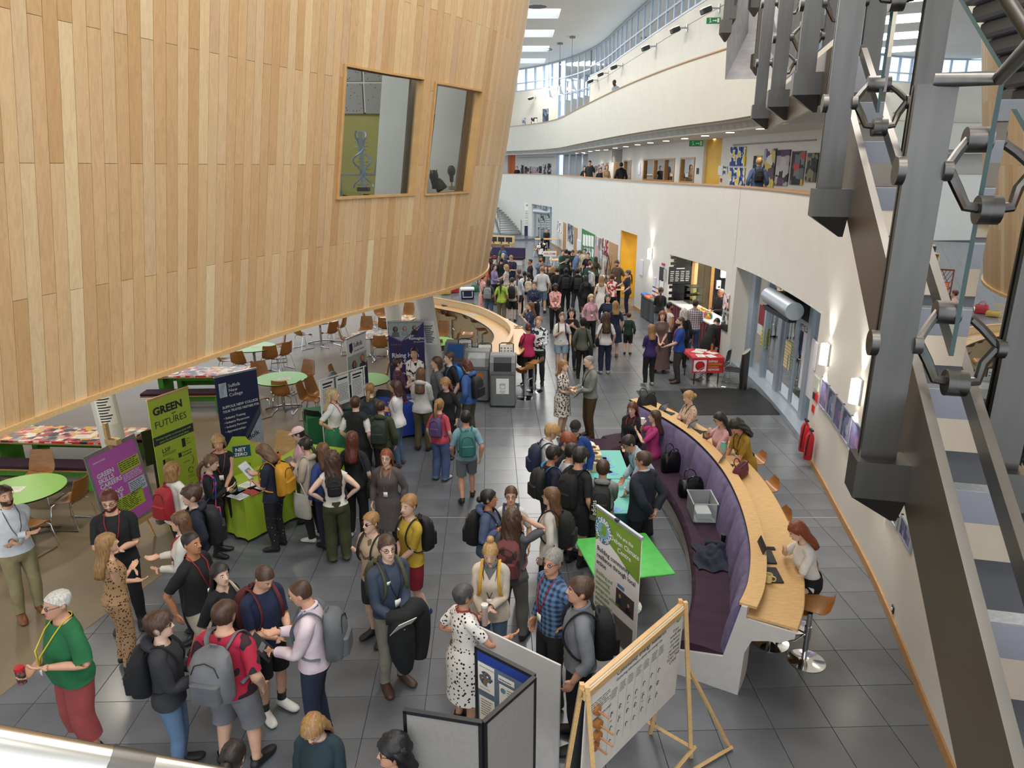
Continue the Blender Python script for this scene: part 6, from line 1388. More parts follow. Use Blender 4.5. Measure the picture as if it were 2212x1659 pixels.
tA,LA,aA,cA=cloth_table((-4.02,9.72),(-3.3,10.8),.85,.74,limec,'lime cloth covered table with leaflets before the lime banner')
tB,LB,aB,cB=cloth_table((-3.25,10.8),(-2.95,11.75),.85,.74,limec,'lime cloth covered table with an orange bottle, further along')
def ontop(aT,cT,x,y,z=.745):R_=Rz(aT);q=R_@np.array([x,y,0]);return np.array([cT[0]+q[0],cT[1]+q[1],z])
cm=['#e8ebee','#c8402e','#3f6fae','#f0efe9','#d8dde2','#dfe5ea']
for j,(x,y,r_)in enumerate([(-.62,.16,.1),(-.42,.13,.05),(-.56,.36,.2),(-.3,.34,.1),(-.12,.18,0),(-.25,.12,-.1)]):paper(ontop(aA,cA,x,y),.21,.29,aA+r_,'leaflet on the lime stand table, number %s from the open end'%'one two three four five six'.split()[j],lines=5,name='leaflet',cat='leaflet',m=mat('leaflet_%d'%j,cm[j],.6))
for s_i,(T_,a_,c_,x0,y0,lab)in enumerate([(tA,aA,cA,.1,.5,'fan of black and white flyers on the nearer lime table'),(tB,aB,cB,-.1,.35,'fan of black and white flyers on the further lime table')]):
 P_=ontop(a_,c_,x0,y0);f=thing('flyer_fan',lab,'flyers',P_,a_)
 for j in range(7):b=MB();b.box(0,.1,-.02+j*.0,.2,.001*j,.001*j+.001,Rz(.5-j*.17));fl=b.build('flyer',M_black,f);b=MB();b.box(.01,.09,.05,.08,.001*j+.001,.001*j+.0014,Rz(.5-j*.17));b.build('print_block',white,fl)
P_=ontop(aA,cA,.45,.55);t=thing('water_bottle','bright orange metal bottle with a steel cap on the lime table','bottle',P_);b=MB();b.lathe([(0,0),(.036,0),(.037,.01),(.037,.2),(.02,.235)],14);b.build('flask',mat('orange_bottle','#e2671c',.35),t,smooth='auto');b=MB();b.lathe([(.018,.235),(.018,.27),(0,.272)],12);b.build('cap',M_steel,t)
q=G(505,975,1.0);t=thing('table_sign','lime speech bubble board reading NET ZERO behind the exhibitor','sign',(-4.55,11.1,.0),.35);b=MB();pts=[(-.3,.5),(.3,.5),(.34,.95),(.2,1.05),(.1,1.2),(-.1,1.22),(-.2,1.05),(-.34,.98)];b.add([(x,0,z)for x,z in pts]+[(x,.012,z)for x,z in pts],[tuple(range(8)),tuple(range(15,7,-1))]+[(i,i+8,(i+1)%8+8,(i+1)%8)for i in range(8)]);b.build('board',limec,t);blk(t,-.12,.16,.85,1.05,mat('netzero_blue','#1c4a66',.6),'logo');text('NET',.09,white,t,loc=(-.08,YF,.95),bold=.02);text('ZERO',.08,white,t,loc=(-.1,YF,.87),bold=.02);text('ECO',.07,M_ink,t,loc=(.0,YF,.68),bold=.01);b=MB();b.tube([(-.2,.03,0),(-.2,.03,.5)],.015,6);b.tube([(.2,.03,0),(.2,.03,.5)],.015,6);b.build('leg',M_dark,t)
for px,py,f,l in[(528,1010,200,'pale ply chair behind the lime table, nearer the banner'),(606,985,190,'pale ply chair behind the further lime table')]:
 c_=chair(px,py,f,l)
 for ch_ in c_.children:
  if ch_.name.startswith('seat_shell'):me=ch_.data.copy();me.materials.clear();me.materials.append(M_beech);ch_.data=me
bluec=mat('blue_cloth','#1d3f9c',.7,var=.05,scale=3)
tC,LC,aC,cC=cloth_table((-2.68,14.0),(-1.78,14.3),.75,.74,bluec,'royal blue cloth covered table before the purple banner')
for j,(x,y)in enumerate([(-.25,.2),(.0,.25),(.22,.2),(.1,.5)]):paper(ontop(aC,cC,x,y),.15,.21,aC+.2*j,'small leaflet on the blue cloth table, number %s from the left'%'one two three four'.split()[j],name='leaflet',cat='leaflet',lines=3,m=mat('leaflet_b%d'%j,('#e8ebf2','#c85a4a','#dfe5ea','#7a8ac0')[j],.6))
greenc=mat('green_cloth','#1f6a3c',.75,var=.06,scale=3)
tD,LD,aD,cD=cloth_table((-4.05,13.3),(-2.95,13.75),.7,.74,greenc,'dark green cloth covered table under the hanging posters')
# hanging posters on a white rail, seal model
PA_,PB_=G(681,825,1.62),G(793,789,1.62)
t=thing('poster_stand','white rail stand with three hanging text posters','display stand',(*((PA_+PB_)/2)[:2],0),math.atan2(PB_[1]-PA_[1],PB_[0]-PA_[0]));
b=MB();b.tube([(-.66,0,1.62),(.66,0,1.62)],.012,8);b.build('rail',white,t)
for s in(-1,1):b=MB();b.tube([(s*.6,0,0),(s*.6,0,1.62)],.012,8);b.build('post',white,t)
for j in range(3):
 x0=-.58+j*.40;b=MB();b.box(x0,x0+.34,-.006,.0,1.0+.0*j,1.58);p_=b.build('poster',M_paper,t);bars([(x0+.04,x0+.3,1.50,.035),(x0+.05,x0+.26,1.44,.03)][:2 if j!=1 else 1]+para(x0+.03,x0+.31,1.40,11,.032,.009,20+j,.12),M_ink,p_,y=-.008)
q=ontop(aD,cD,.1,.3);t=thing('seal_model','grey seal model raising its head above the crowd','model',q);b=MB();b.tube(catmull([(.3,.0,.06),(.05,0,.12),(-.1,0,.3),(-.13,0,.55),(-.1,-.01,.72),(-.06,-.04,.80)],4),np.interp(np.linspace(0,1,21),[0,.2,.5,.75,.88,.95,1],[.03,.14,.15,.105,.09,.06,.02]),14);b.build('body',mat('seal_grey','#6f7478',.45,var=.15),t,smooth='auto')
for s in(-1,1):b=MB();b.ball((-.03,s*.03-.03,.76),.012,6,5);b.build('eye',M_black,t);b=MB();b.tube([(-.05,s*.12,.3),(.1,s*.25,.18)],[.04,.02],6,flat=.4);b.build('flipper',mat('seal_grey','#6f7478',.45,var=.15),t)
# black plastic chairs
def black_chair(P,face,label):
 t=thing('chair',label,'chair',(P[0],P[1],0),-math.radians(face),'black stacking chairs');b=MB();rows=[]
 for y,z,w in((-.24,.86,.16),(-.225,.8,.2),(-.2,.62,.21),(-.19,.55,.2)):rows.append([(x*w,y+.03*x*x,z)for x in np.linspace(-1,1,7)])
 b.grid(rows);b.grid([[(x,y-.02,z)for x,y,z in r][::-1]for r in rows]);b.build('backrest',M_black,t,smooth='auto');b=MB();b.rbox(-.22,.22,-.2,.22,.43,.455,.05);b.build('seat',M_black,t)
 for s in(-1,1):b=MB();b.tube([(s*.23,-.21,.8),(s*.24,-.18,.45),(s*.24,-.22,.012),(s*.24,.24,.012),(s*.22,.18,.44)],.009,6);b.build('leg',M_chrome,t)
 return t
black_chair(G(690,920,.45),20,'black plastic chair left of the woman with long blond hair');black_chair((-2.85,14.6),200,'black plastic chair behind the woman in the white printed shirt')
# -- recycling bins with sign boards
def bin_(px,py,rot,label,lid,mark,sx_=1.0):
 p=G(px,py);t=thing('recycling_bin',label,'bin',(p[0],p[1]+.28,0),rot);g=mat('bin_grey','#75787a',.5,var=.04);b=MB();b.rbox(-.29,.29,-.29,.29,.02,.82,.05);b.build('body',g,t,smooth='auto')
 b=MB();pr=[(-.30,.82),(-.31,.9),(-.27,1.1),(-.12,1.24),(.05,1.28),(.29,1.2),(.3,.82)];b.add([(x,y,z)for x in(-.30,.30)for y,z in pr],[tuple(range(7)),tuple(range(13,6,-1))]+[(i,i+7,(i+1)%7+7,(i+1)%7)for i in range(7)]);b.build('hood',g,t)
 b=MB();b.add([(x,y-.006,z)for x in(-.21,.21)for y,z in((-.305,.9),(-.27,1.1),(-.16,1.21))],[(0,3,4,1),(1,4,5,2)]);b.build('flap',lid,t)
 b=MB();b.box(-.15,.15,-.295,-.29,.34,.72);b.build('label_panel',mark,t);
 if mark is white:b=MB();b.tube([(.06*math.cos(u),-.297,.58+.016*math.sin(u))for u in np.linspace(0,2*PI,12)],.004,4);b.tube([(-.06,-.297,.58),(-.055,-.297,.47),(.055,-.297,.47),(.06,-.297,.58)],.004,4);b.build('bin_symbol',M_ink,t);text('general',.045,M_ink,t,loc=(0,-.297,.40),align='CENTER');text('waste',.045,M_ink,t,loc=(0,-.297,.36),align='CENTER')
 b=MB();b.box(-.3,.3,-.3,.3,0,.02);b.build('plinth',M_dark,t)
bin_(1087,880,-.05,'grey general waste bin with a black flap, nearest the counter end',M_black,white);bin_(1033,868,-.1,'grey recycling bin with a pale flap and orange label',mat('flap_grey','#a9acaa',.5),mat('bin_orange','#d9692a',.5));bin_(990,845,-.2,'grey recycling bin with a blue flap, furthest left of three',mat('flap_blue','#2f62a8',.5),mat('flap_blue','#2f62a8',.5))
for j,(x,y)in enumerate([(1094,757),(1047,757),(1005,747)]):
 q=atY(x,y,16.9+.35*j);t=thing('bin_sign','picture sign on grey posts above the %s'%('general waste bin','orange labelled bin','blue flap bin')[j],'sign',(q[0],q[1],0));z=q[2];b=MB();b.tube([(-.17,0,.1),(-.17,0,z+.16),(-.1,0,z+.19),(.1,0,z+.19),(.17,0,z+.16),(.17,0,.1)],.015,6);b.build('frame',M_dark,t);b=MB();b.box(-.155,.155,-.01,0,z-.13,z+.14);b.build('panel',M_paper,t);b=MB();r=random.Random(j)
 for i in range(12):x_,z_=-.12+(i%4)*.08,z+.06-(i//4)*.07;b.ball((x_,-.012,z_),.022,6,4,(1,.1,r.uniform(.5,1.2)))
 b.build('printed_items',patmat('items','collage',['#a84a3a','#3a4a6a','#c9a03a','#444444','#8a5a4a'],14),t)
 # -- pale curved bar counter with stools
CC=catmull([(-2.75,24.2),(-2.19,23.67),(-1.16,22.58),(-.34,20.81),(0.0,19.34),(-.08,17.95),(-.22,17.3)][::-1],8)
t=thing('bar_counter','pale ply curved bar counter with a raised divider','counter',(CC[0][0],CC[0][1],0));CO=np.array([CC[0][0],CC[0][1],0])
def cstrip(P,z0,z1,d0,d1,name,m,par,org):
 N=normals2(P);b=MB();b.loft([[(p[0]+n[0]*d0-org[0],p[1]+n[1]*d0-org[1],z0),(p[0]+n[0]*d0-org[0],p[1]+n[1]*d0-org[1],z1),(p[0]+n[0]*d1-org[0],p[1]+n[1]*d1-org[1],z1),(p[0]+n[0]*d1-org[0],p[1]+n[1]*d1-org[1],z0)]for p,n in zip(P,N)]);return b.build(name,m,par,smooth='auto')
cstrip(CC,0,1.25,-.03,.03,'divider',M_pale,t,CO);cstrip(CC,1.02,1.05,-.50,-.03,'worktop',M_beech,t,CO);cstrip(CC,1.02,1.05,.03,.42,'worktop',M_beech,t,CO);cstrip(CC,1.02,1.052,-.512,-.50,'edge_band',M_black,t,CO);cstrip(CC,1.25,1.262,-.05,.05,'cap',M_beech,t,CO)
def end_panel(P,i,sgn,par,org,m):
 n=normals2(P)[i];p=P[i];prof=[(-.5,1.02),(-.42,.9),(-.2,.8),(-.1,.6),(-.08,.3),(-.2,.1),(-.22,0),(.05,0),(.05,1.25),(-.03,1.25),(-.03,1.02)];tg=np.array([-n[1],n[0]])*.03*sgn
 b=MB();V=[(p[0]+n[0]*d-org[0],p[1]+n[1]*d-org[1],z)for d,z in prof]+[(p[0]+n[0]*d+tg[0]-org[0],p[1]+n[1]*d+tg[1]-org[1],z)for d,z in prof];k=len(prof);b.add(V,[tuple(range(k)),tuple(range(2*k-1,k-1,-1))]+[(i_,i_+k,(i_+1)%k+k,(i_+1)%k)for i_ in range(k)]);b.build('end_panel',m,par)
end_panel(CC,len(CC)-1,1,t,CO,M_pale);end_panel(CC,0,-1,t,CO,M_pale)
def make_stool(label,name='bar_stool'):
 t=thing(name,label,'stool',group='bent ply bar stools');b=MB();prof=catmull([(-.20,.93),(-.19,.86),(-.16,.80),(-.09,.77),(.05,.775),(.15,.765),(.2,.72),(.16,.66),(.06,.63)],3);rows=[]
 for i,(y,z)in enumerate(prof):k=i/(len(prof)-1);w=np.interp(k,[0,.15,.35,.7,.9,1],[.07,.15,.20,.19,.14,.07]);rows.append([(x*w,y,z+.012*x*x)for x in np.linspace(-1,1,7)])
 n=7;bk=[[(x,y-.004,z-.012)for x,y,z in r]for r in rows];V=[p for r in rows for p in r]+[p for r in bk for p in r];m=len(rows)*n;F=[]
 for i in range(len(rows)-1):
  for k in range(n-1):a=i*n+k;F.append((a,a+1,a+n+1,a+n));F.append((m+a,m+a+n,m+a+n+1,m+a+1))
  F.append((i*n,i*n+n,m+i*n+n,m+i*n));F.append((i*n+n-1,m+i*n+n-1,m+i*n+2*n-1,i*n+2*n-1))
 F.append(tuple(range(n-1,-1,-1))+tuple(range(m,m+n)));b.add(V,F);b.build('seat_shell',mat('stool_ply','#b27a42',.3,var=.1,scale=5,stretch=(2,12,2)),t,smooth='auto')
 b=MB();b.tube([(0,.03,.02),(0,.03,.64)],.03,14);b.tube([(0,.03,.3),(0,.03,.46)],.038,14);b.build('column',M_chrome,t,smooth='auto');b=MB();b.lathe([(.21,0),(.21,.008),(.1,.018),(.05,.03),(.0,.03)],28);b.build('base',M_chrome,t,smooth='auto')
 b=MB();b.tube([(0,.05,.36),(-.12,.14,.30),(-.13,.22,.28),(.13,.22,.28),(.12,.14,.30),(0,.05,.36)],.011,6);b.build('footrest',M_chrome,t);return t
stool0=make_stool('x');_fs=[True]
def stool(P,face,label,name=None):
 a=-math.radians(face)
 if _fs[0]:_fs[0]=False;stool0.location=(P[0],P[1],0);stool0.rotation_euler=(0,0,a);stool0['label']=label;return stool0
 return dup(stool0,(P[0],P[1],0),a,label)
for j,(x,y,f)in enumerate([(960,725,60),(974,730,90),(1012,735,75),(1030,745,90),(1040,765,80),(1010,775,95)]):stool(G(x,y),f,'bent ply bar stool inside the pale counter, number %s from its far end'%'one two three four five six'.split()[j])
stool(G(1155,845),300,'bent ply bar stool outside the counter by the pink top');stool(G(1135,860),330,'bent ply bar stool just right of the general waste bin')
stool(G(1092,690),250,'bent ply bar stool behind the counter near the cool box crowd')
q=G(965,660,1.05);t=thing('laptop','closed black laptop at the far end of the pale counter','laptop',q,.3);b=MB();b.rbox(-.17,.17,-.12,.12,0,.022,.02);b.build('case',M_black,t)
for j,(x,y)in enumerate([(1018,678),(1027,682)]):paper(G(x,y,1.052),.21,.3,1.2,'magazine lying open on the pale counter, %s one'%('left','right')[j],name='magazine',cat='magazine',m=mat('mag_%d'%j,('#d8c8d0','#d9cf9a')[j],.5))
q=G(1118,707,1.055);t=thing('snack_plate','plate of golden snacks on the outer ledge of the counter','food',q);b=MB();b.lathe([(.0,0),(.11,.0),(.15,.015),(.1,.01)],16);b.build('plate',M_paper,t);b=MB();r=random.Random(3)
for i in range(14):b.ball((r.uniform(-.09,.09),r.uniform(-.09,.09),.025),.028,6,5,(1,.8,.6))
stuff(b.build('snacks',mat('snack','#c4823a',.6),t))
# -- purple curved bench with worktop
PB=catmull([(2.42,6.5),(2.66,6.95),(2.93,7.75),(3.14,8.85),(3.22,10.0),(3.12,11.2),(2.85,12.2),(2.35,13.4)],10);BO=np.array([2.42,6.5,0])
t=thing('curved_bench','long curved purple upholstered bench backed by a beech worktop','bench',BO);Lc=arcres(PB,.05);NB=normals2(Lc)
wm=mat('bench_white','#cfc9c3',.6,var=.03)
cstrip(PB,0,1.09,-.0,.06,'back_panel',wm,t,BO);cstrip(PB,1.09,1.12,-.03,.15,'ledge',M_beech,t,BO);cstrip(PB,1.088,1.118,-.036,-.03,'edge_band',M_black,t,BO);cstrip(PB,.97,1.0,.06,.56,'worktop',M_beech,t,BO);cstrip(PB,.965,.998,.56,.568,'edge_band',M_oak,t,BO);cstrip(PB,0,.30,-.62,-.58,'plinth',wm,t,BO)
nseg=9;idx=np.linspace(0,len(Lc)-1,nseg+1).astype(int)
for i in range(nseg):
 P=Lc[idx[i]:idx[i+1]+1];N=NB[idx[i]:idx[i+1]+1];m_=len(P);rg=[];rs=[]
 for j in range(m_):
  e=min(j,m_-1-j);k=min(1,.35+e*.3);p=P[j]-BO[:2];n=N[j];T_=.13
  rg.append([(p[0]+n[0]*d,p[1]+n[1]*d,z)for d,z in((-.01,.42),(-.01,1.07),(-.03-.03*k,1.07+.015*k),(-.05-.06*k,1.04),(-.09-.09*k,.7),(-.11-.1*k,.44))])
  rs.append([(p[0]+n[0]*d,p[1]+n[1]*d,z)for d,z in((-.1,.31),(-.1,.43+.02*k),(-.35,.44+.025*k),(-.62,.43+.02*k),(-.66,.40),(-.66,.31))])
 b=MB();b.loft(rg);b.build('back_cushion',M_purple,t,smooth='auto');b=MB();b.loft(rs);b.build('seat_cushion',M_plum,t,smooth='auto')
n0=NB[0];tg=np.array([n0[1],-n0[0]]);tg=-np.array([-n0[1],n0[0]])*.03;prof=[(-.66,0),(.06,0),(.08,.55),(.14,.72),(.3,.78),(.42,.80),(.55,.9),(.555,.965),(.06,.965),(.06,1.1),(-.0,1.1),(-.14,.42),(-.66,.31)]
b=MB();V=[(n0[0]*d,n0[1]*d,z)for d,z in prof]+[(n0[0]*d+tg[0],n0[1]*d+tg[1],z)for d,z in prof];k=len(prof);b.add(V,[tuple(range(k)),tuple(range(2*k-1,k-1,-1))]+[(i_,i_+k,(i_+1)%k+k,(i_+1)%k)for i_ in range(k)]);b.build('end_panel',wm,t)
t=thing('ottoman','plum upholstered ottoman at the far end of the curved bench','ottoman',(1.75,12.6,0));b=MB();b.rbox(-.4,.35,-.35,.4,.1,.46,.12);b.build('cushion',M_plum,t,smooth='auto');b=MB();b.box(-.3,.25,-.25,.3,0,.1);b.build('plinth',M_dark,t)
def benchpt(f,d,z):
 i=int(f*(len(Lc)-1));p=Lc[i]+NB[i]*d;return np.array([p[0],p[1],z]),math.atan2(NB[i][1],NB[i][0])
for j,(x,y,f)in enumerate([(1742,1428,300),(1665,1387,280),(1709,1349,285)]):stool(G(x,y),f,('bent ply bar stool nearest the camera at the bench end','bent ply bar stool tucked under the end of the worktop','bent ply bar stool under the red-haired woman')[j])
for j,(x,y)in enumerate([(1673,1108),(1650,1042),(1625,985),(1563,950)]):P=G(x,y,.85);stool((P[0],P[1]),265,'bent ply bar stool along the worktop, %s'%('second empty one beyond the red-haired woman','empty one just past the mustard dress','one under the woman in mustard','one under the woman in pink')[j])
stool((3.0,13.3),250,'bent ply bar stool under the woman in the leopard blouse')
def laptop(P,rot,label,open_=True,m=M_black):
 t=thing('laptop',label,'laptop',P,rot);b=MB();b.rbox(-.16,.16,-.11,.11,0,.016,.012);b.build('base',m,t)
 if open_:
  b=MB();b.box(-.14,.14,-.06,.06,.0162,.0175);b.build('keyboard',M_dark,t);b=MB();b.rbox(-.16,.16,0,.21,0,.008,.01,Rx(1.95),(0,.11,.014));b.build('lid',m,t);b=MB();b.box(-.145,.145,.012,.2,.0085,.009,Rx(1.95),(0,.11,.014));b.build('screen',mat('screen','#5a6470',.2,emit=.4),t)
 return t
for px,py,r_,l,o in[(1652,1203,1.45,'open black laptop in front of the red-haired woman',True),(1664,1243,1.5,'closed dark laptop on the worktop under the yellow mug',False),(1565,1010,1.05,'open laptop before the woman in mustard',True),(1500,935,.85,'open laptop before the woman in pink',True),(1438,895,.8,'open black laptop before the woman in the leopard blouse',True)]:laptop(G(px,py,1.003),r_,l,o)
def lathe_thing(name,label,cat,P,parts,rot=0.0):
 t=thing(name,label,cat,P,rot)
 for nm,prof,m in parts:b=MB();b.lathe(prof,16);b.build(nm,m,t,smooth='auto')
 return t
def mug(P,rot,label,m):
 t=lathe_thing('mug',label,'mug',P,[('cup',[(0,0),(.04,0),(.042,.01),(.043,.095),(.038,.095),(.037,.02),(0,.015)],m)],rot);b=MB();b.tube([(.04,0,.08),(.075,0,.075),(.08,0,.05),(.07,0,.025),(.04,0,.02)],.007,6);b.build('handle',m,t)
mug(G(1659,1256,1.02),-.6,'cream yellow mug standing on the closed laptop',mat('mug_cream','#e3cd8c',.35));mug(G(1635,1168,1.003),.3,'green mug with a pink inside behind the open laptop',mat('mug_green','#8fae6a',.35))
t=thing('phone','black phone lying on the worktop beside the laptop','phone',G(1661,1185,1.003),1.5);b=MB();b.rbox(-.037,.037,-.075,.075,0,.009,.01);b.build('case',M_black,t);b=MB();b.box(-.033,.033,-.07,.07,.009,.0095);b.build('glass',mat('phone_glass','#1d2024',.1),t)
for j,(x,y)in enumerate([(1633,1270),(1610,1078)]):lathe_thing('cable_grommet','round black cable grommet in the worktop, %s'%('near the end','half way along')[j],'grommet',G(x,y,1.001),[('ring',[(0,0),(.045,0),(.042,.006),(.03,.006),(.0,.003)],M_black)])
def flask(P,label,m,hgt=.24,r=.04,lid=M_alu,grad=None):
 return lathe_thing('water_bottle',label,'bottle',P,[('flask',[(0,0),(r,0),(r*1.02,.01),(r*1.02,hgt*.8),(r*.7,hgt*.92)],m),('lid',[(r*.72,hgt*.92),(r*.72,hgt),(0,hgt*1.02)],lid)])
gm=bpy.data.materials.new('bottle_gradient');gm.use_nodes=True;_n=gm.node_tree.nodes;_l=gm.node_tree.links;_tc=_n.new('ShaderNodeTexCoord');_sp=_n.new('ShaderNodeSeparateXYZ');_rp=_n.new('ShaderNodeValToRGB');_rp.color_ramp.elements[0].color=lin('#d88aa8');_rp.color_ramp.elements[1].color=lin('#4fb596');_l.new(_tc.outputs['Generated'],_sp.inputs[0]);_l.new(_sp.outputs[2],_rp.inputs[0]);_l.new(_rp.outputs[0],_n['Principled BSDF'].inputs['Base Color'])
flask(G(1560,992,1.003),'tall bottle fading from mint green to pink on the worktop',gm,.3,.05,M_alu);flask(G(1521,960,1.003),'dark green flask beside the pink-sleeved woman',mat('flask_green','#3c4a34',.4),.24,.035,M_dark)
lathe_thing('cup','pink takeaway cup with a domed lid by the leopard blouse','cup',G(1467,917,1.003),[('cup',[(0,0),(.032,0),(.042,.12)],mat('cup_pink','#d9a08c',.4)),('lid',[(.045,.12),(.045,.135),(.02,.16),(0,.16)],mat('cup_lid_pink','#e0b0a6',.4))])
# bag on worktop, bags on bench, box, coat
def soft_bag(P,rot,label,m,L=.36,Wd=.16,hgt=.26,handles=True,name='handbag',hm=None):
 t=thing(name,label,'bag',P,rot);b=MB();n=20;rings=[]
 for z,kx,ky in((0,.85,.85),(.02,1,1),(hgt*.5,1.0,1.02),(hgt*.85,.92,.75),(hgt,.8,.35)):rings.append([(L/2*kx*np.sign(math.cos(u))*abs(math.cos(u))**.55,Wd/2*ky*np.sign(math.sin(u))*abs(math.sin(u))**.6,z+.012*math.sin(3*u+z*20))for u in np.linspace(0,2*PI,n,endpoint=False)])
 b.loft(rings);b.build('body',m,t,smooth='auto')
 if handles:
  for s in(-1,1):b=MB();b.tube(catmull([(-L*.22,s*Wd*.25,hgt*.85),(-L*.2,s*Wd*.5,hgt*1.2),(0,s*Wd*.6,hgt*1.35),(L*.2,s*Wd*.5,hgt*1.2),(L*.22,s*Wd*.25,hgt*.85)],4),.009,6);b.build('handle',hm or m,t)
 b=MB();b.tube([(-L*.36,0,hgt+.004),(L*.36,0,hgt+.004)],.006,5);b.build('zip',M_dark,t);return t
soft_bag(G(1598,1030,1.003),.9,'burgundy handbag with a dark strap on the worktop',mat('burgundy','#5a1a2c',.6,var=.1),.42,.16,.2)
p,a=benchpt(.93,.1,1.125);soft_bag((2.62,13.15,1.0),.6,'black holdall on the far end of the worktop',mat('black_fabric','#1b1b1f',.75,var=.2),.42,.24,.28)
p,a=benchpt(.72,-.33,.47);soft_bag(p,a,'glossy black handbag on the bench by the pink top',mat('black_gloss','#141416',.25,var=.1),.34,.2,.34)
p,a=benchpt(.58,-.33,.47);soft_bag(p,a,'slouchy glossy black handbag behind the plastic box',mat('black_gloss','#141416',.25,var=.1),.42,.24,.28)
p,a=benchpt(.47,-.36,.47);t=thing('storage_box','clear plastic storage box with a raised lid on the bench','box',p,a+PI/2);mp_=glassmat('clear_plastic','#f6fafb',.15,1.3,.28)
for x0,x1,y0,y1 in((-.24,-.235,-.17,.17),(.235,.24,-.17,.17),(-.24,.24,-.17,-.165),(-.24,.24,.165,.17)):b=MB();b.box(x0,x1,y0,y1,0,.3);b.build('side',mp_,t)
b=MB();b.box(-.24,.24,-.17,.17,0,.005);b.build('floor_panel',mp_,t);b=MB();b.tube([(-.25,-.18,.3),(.25,-.18,.3),(.25,.18,.3),(-.25,.18,.3),(-.25,-.18,.3)],.012,5);b.build('rim',mp_,t);b=MB();b.rbox(-.25,.25,-.01,.01,.1,.42,.008,Rx(.12),(0,-.22,.0));b.build('lid',mp_,t);b=MB();b.tube([(.255,-.09,.27),(.275,-.09,.22),(.275,.09,.22),(.255,.09,.27)],.008,6);b.build('handle',mat('handle_blue','#1f2f6a',.5),t);b=MB();b.box(-.15,.15,-.12,.1,.01,.1);b.build('contents',M_paper,t)
p,a=benchpt(.29,-.36,.47);t=thing('coat','crumpled dark navy coat lying on the bench seat','coat',p,a);b=MB();rr=np.random.default_rng(5);rows=[]
for i in range(16):
 row=[]
 for j in range(16):
  u,v=(i/15-.5)*2,(j/15-.5)*2;d=math.hypot(u,v);hh=max(0,1-d**2.2)*.11+.012;row.append((u*.26+.03*math.sin(v*5),v*.34+.04*math.sin(u*6),(hh*(1+.35*math.sin(u*7+v*4)+.25*math.sin(v*11-u*5)))if d<1.02 else.004))
 rows.append(row)
b.grid(rows);b.build('cloth',mat('coat_navy','#1b2236',.8,var=.15,bump=.2),t,smooth=True);b=MB();b.tube([(.2,.2,.05),(.1,.3,.06),(-.1,.32,.04)],[.05,.045,.04],8);b.build('sleeve',mat('coat_navy','#1b2236',.8,var=.15,bump=.2),t,smooth=True)
lathe_thing('cup','black lidded travel cup standing on the bench behind the coat','cup',benchpt(.345,-.2,.47)[0],[('cup',[(0,0),(.03,0),(.038,.15)],M_black),('lid',[(.04,.15),(.04,.165),(0,.17)],M_dark)])
# -- teal tables
teal=mat('teal_top','#6fc0b4',.6,var=.04,scale=3);dteal=mat('teal_cloth','#1d5350',.75,var=.08)
def teal_table(x0,x1,y0,y1,label,rot=0.0):
 t=thing('stand_table',label,'table',((x0+x1)/2,(y0+y1)/2,0));hx,hy=(x1-x0)/2,(y1-y0)/2;b=MB();b.box(-hx,hx,-hy,hy,.725,.742);b.build('tabletop',teal,t)
 b=MB();n=44;per=[];
 for i in range(n):
  s=i/n*4;k=int(s);f=s-k;per.append([(-hx+2*hx*f,-hy),(hx,-hy+2*hy*f),(hx-2*hx*f,hy),(-hx,hy-2*hy*f)][k])
 b.loft([[(x*(1+.02*kk+.012*kk*math.sin(i*2.1)),y*(1+.02*kk+.012*kk*math.sin(i*2.1)),z)for i,(x,y)in enumerate(per)]for z,kk in((.73,.2),(.4,1),(.03,1.6))],caps=False);b.build('cloth',dteal,t,smooth='auto')
 for sx_,sy_ in((-1,-1),(1,-1),(-1,1),(1,1)):b=MB();b.tube([(sx_*(hx-.06),sy_*(hy-.06),0),(sx_*(hx-.06),sy_*(hy-.06),.725)],.015,6);b.build('leg',M_dark,t)
 return t
teal_table(1.12,1.9,9.27,10.44,'teal topped stand table with two paper cups, the nearer one');teal_table(1.12,1.9,10.46,11.65,'teal topped stand table with wooden game boxes, the further one')
for j,(x,y)in enumerate([(1280,985),(1284,998),(1289,1015)]):
 P=G(x,y,.745);t=thing('wooden_box','pale wooden box with a round hole, %s from the helmet'%('first','second','third')[j],'box',P,.05);b=MB();b.rbox(-.11,.11,-.09,.09,0,.16,.01);b.build('case',M_pale,t);b=MB();b.lathe([(0,.1605),(.06,.161),(.06,.1612),(0,.1612)],16);b.build('hole',mat('hole_dark','#3a2018',.8),t);b=MB();b.tube([(.06*math.cos(u),.06*math.sin(u),.162)for u in np.linspace(0,2*PI,17)],.005,5);b.build('hole_rim',M_oak,t)
t=thing('safety_helmet','white safety helmet on the far corner of the teal table','helmet',G(1272,972,.745));b=MB();b.lathe([(.125,0),(.13,.02),(.12,.09),(.09,.13),(.04,.155),(0,.16)],20);b.build('shell',white,t,smooth='auto');b=MB();b.lathe([(.15,0),(.155,.006),(.125,.014)],20);b.build('brim',white,t);b=MB();b.tube([(0,-.12,.05),(0,-.06,.145),(0,0,.165),(0,.06,.145),(0,.12,.05)],.012,6);b.build('ridge',white,t)
for j,(x,y)in enumerate([(1302,988),(1310,992),(1305,1003),(1316,1006),(1312,1018),(1322,1021),(1333,1100)]):paper(G(x,y,.7435),.12,.17,.1*j,'blue printed game card on the teal table, number %s'%'one two three four five six seven'.split()[j],lines=3,name='card',cat='card',m=mat('card_blue','#6fa8d8',.5),group='blue game cards')
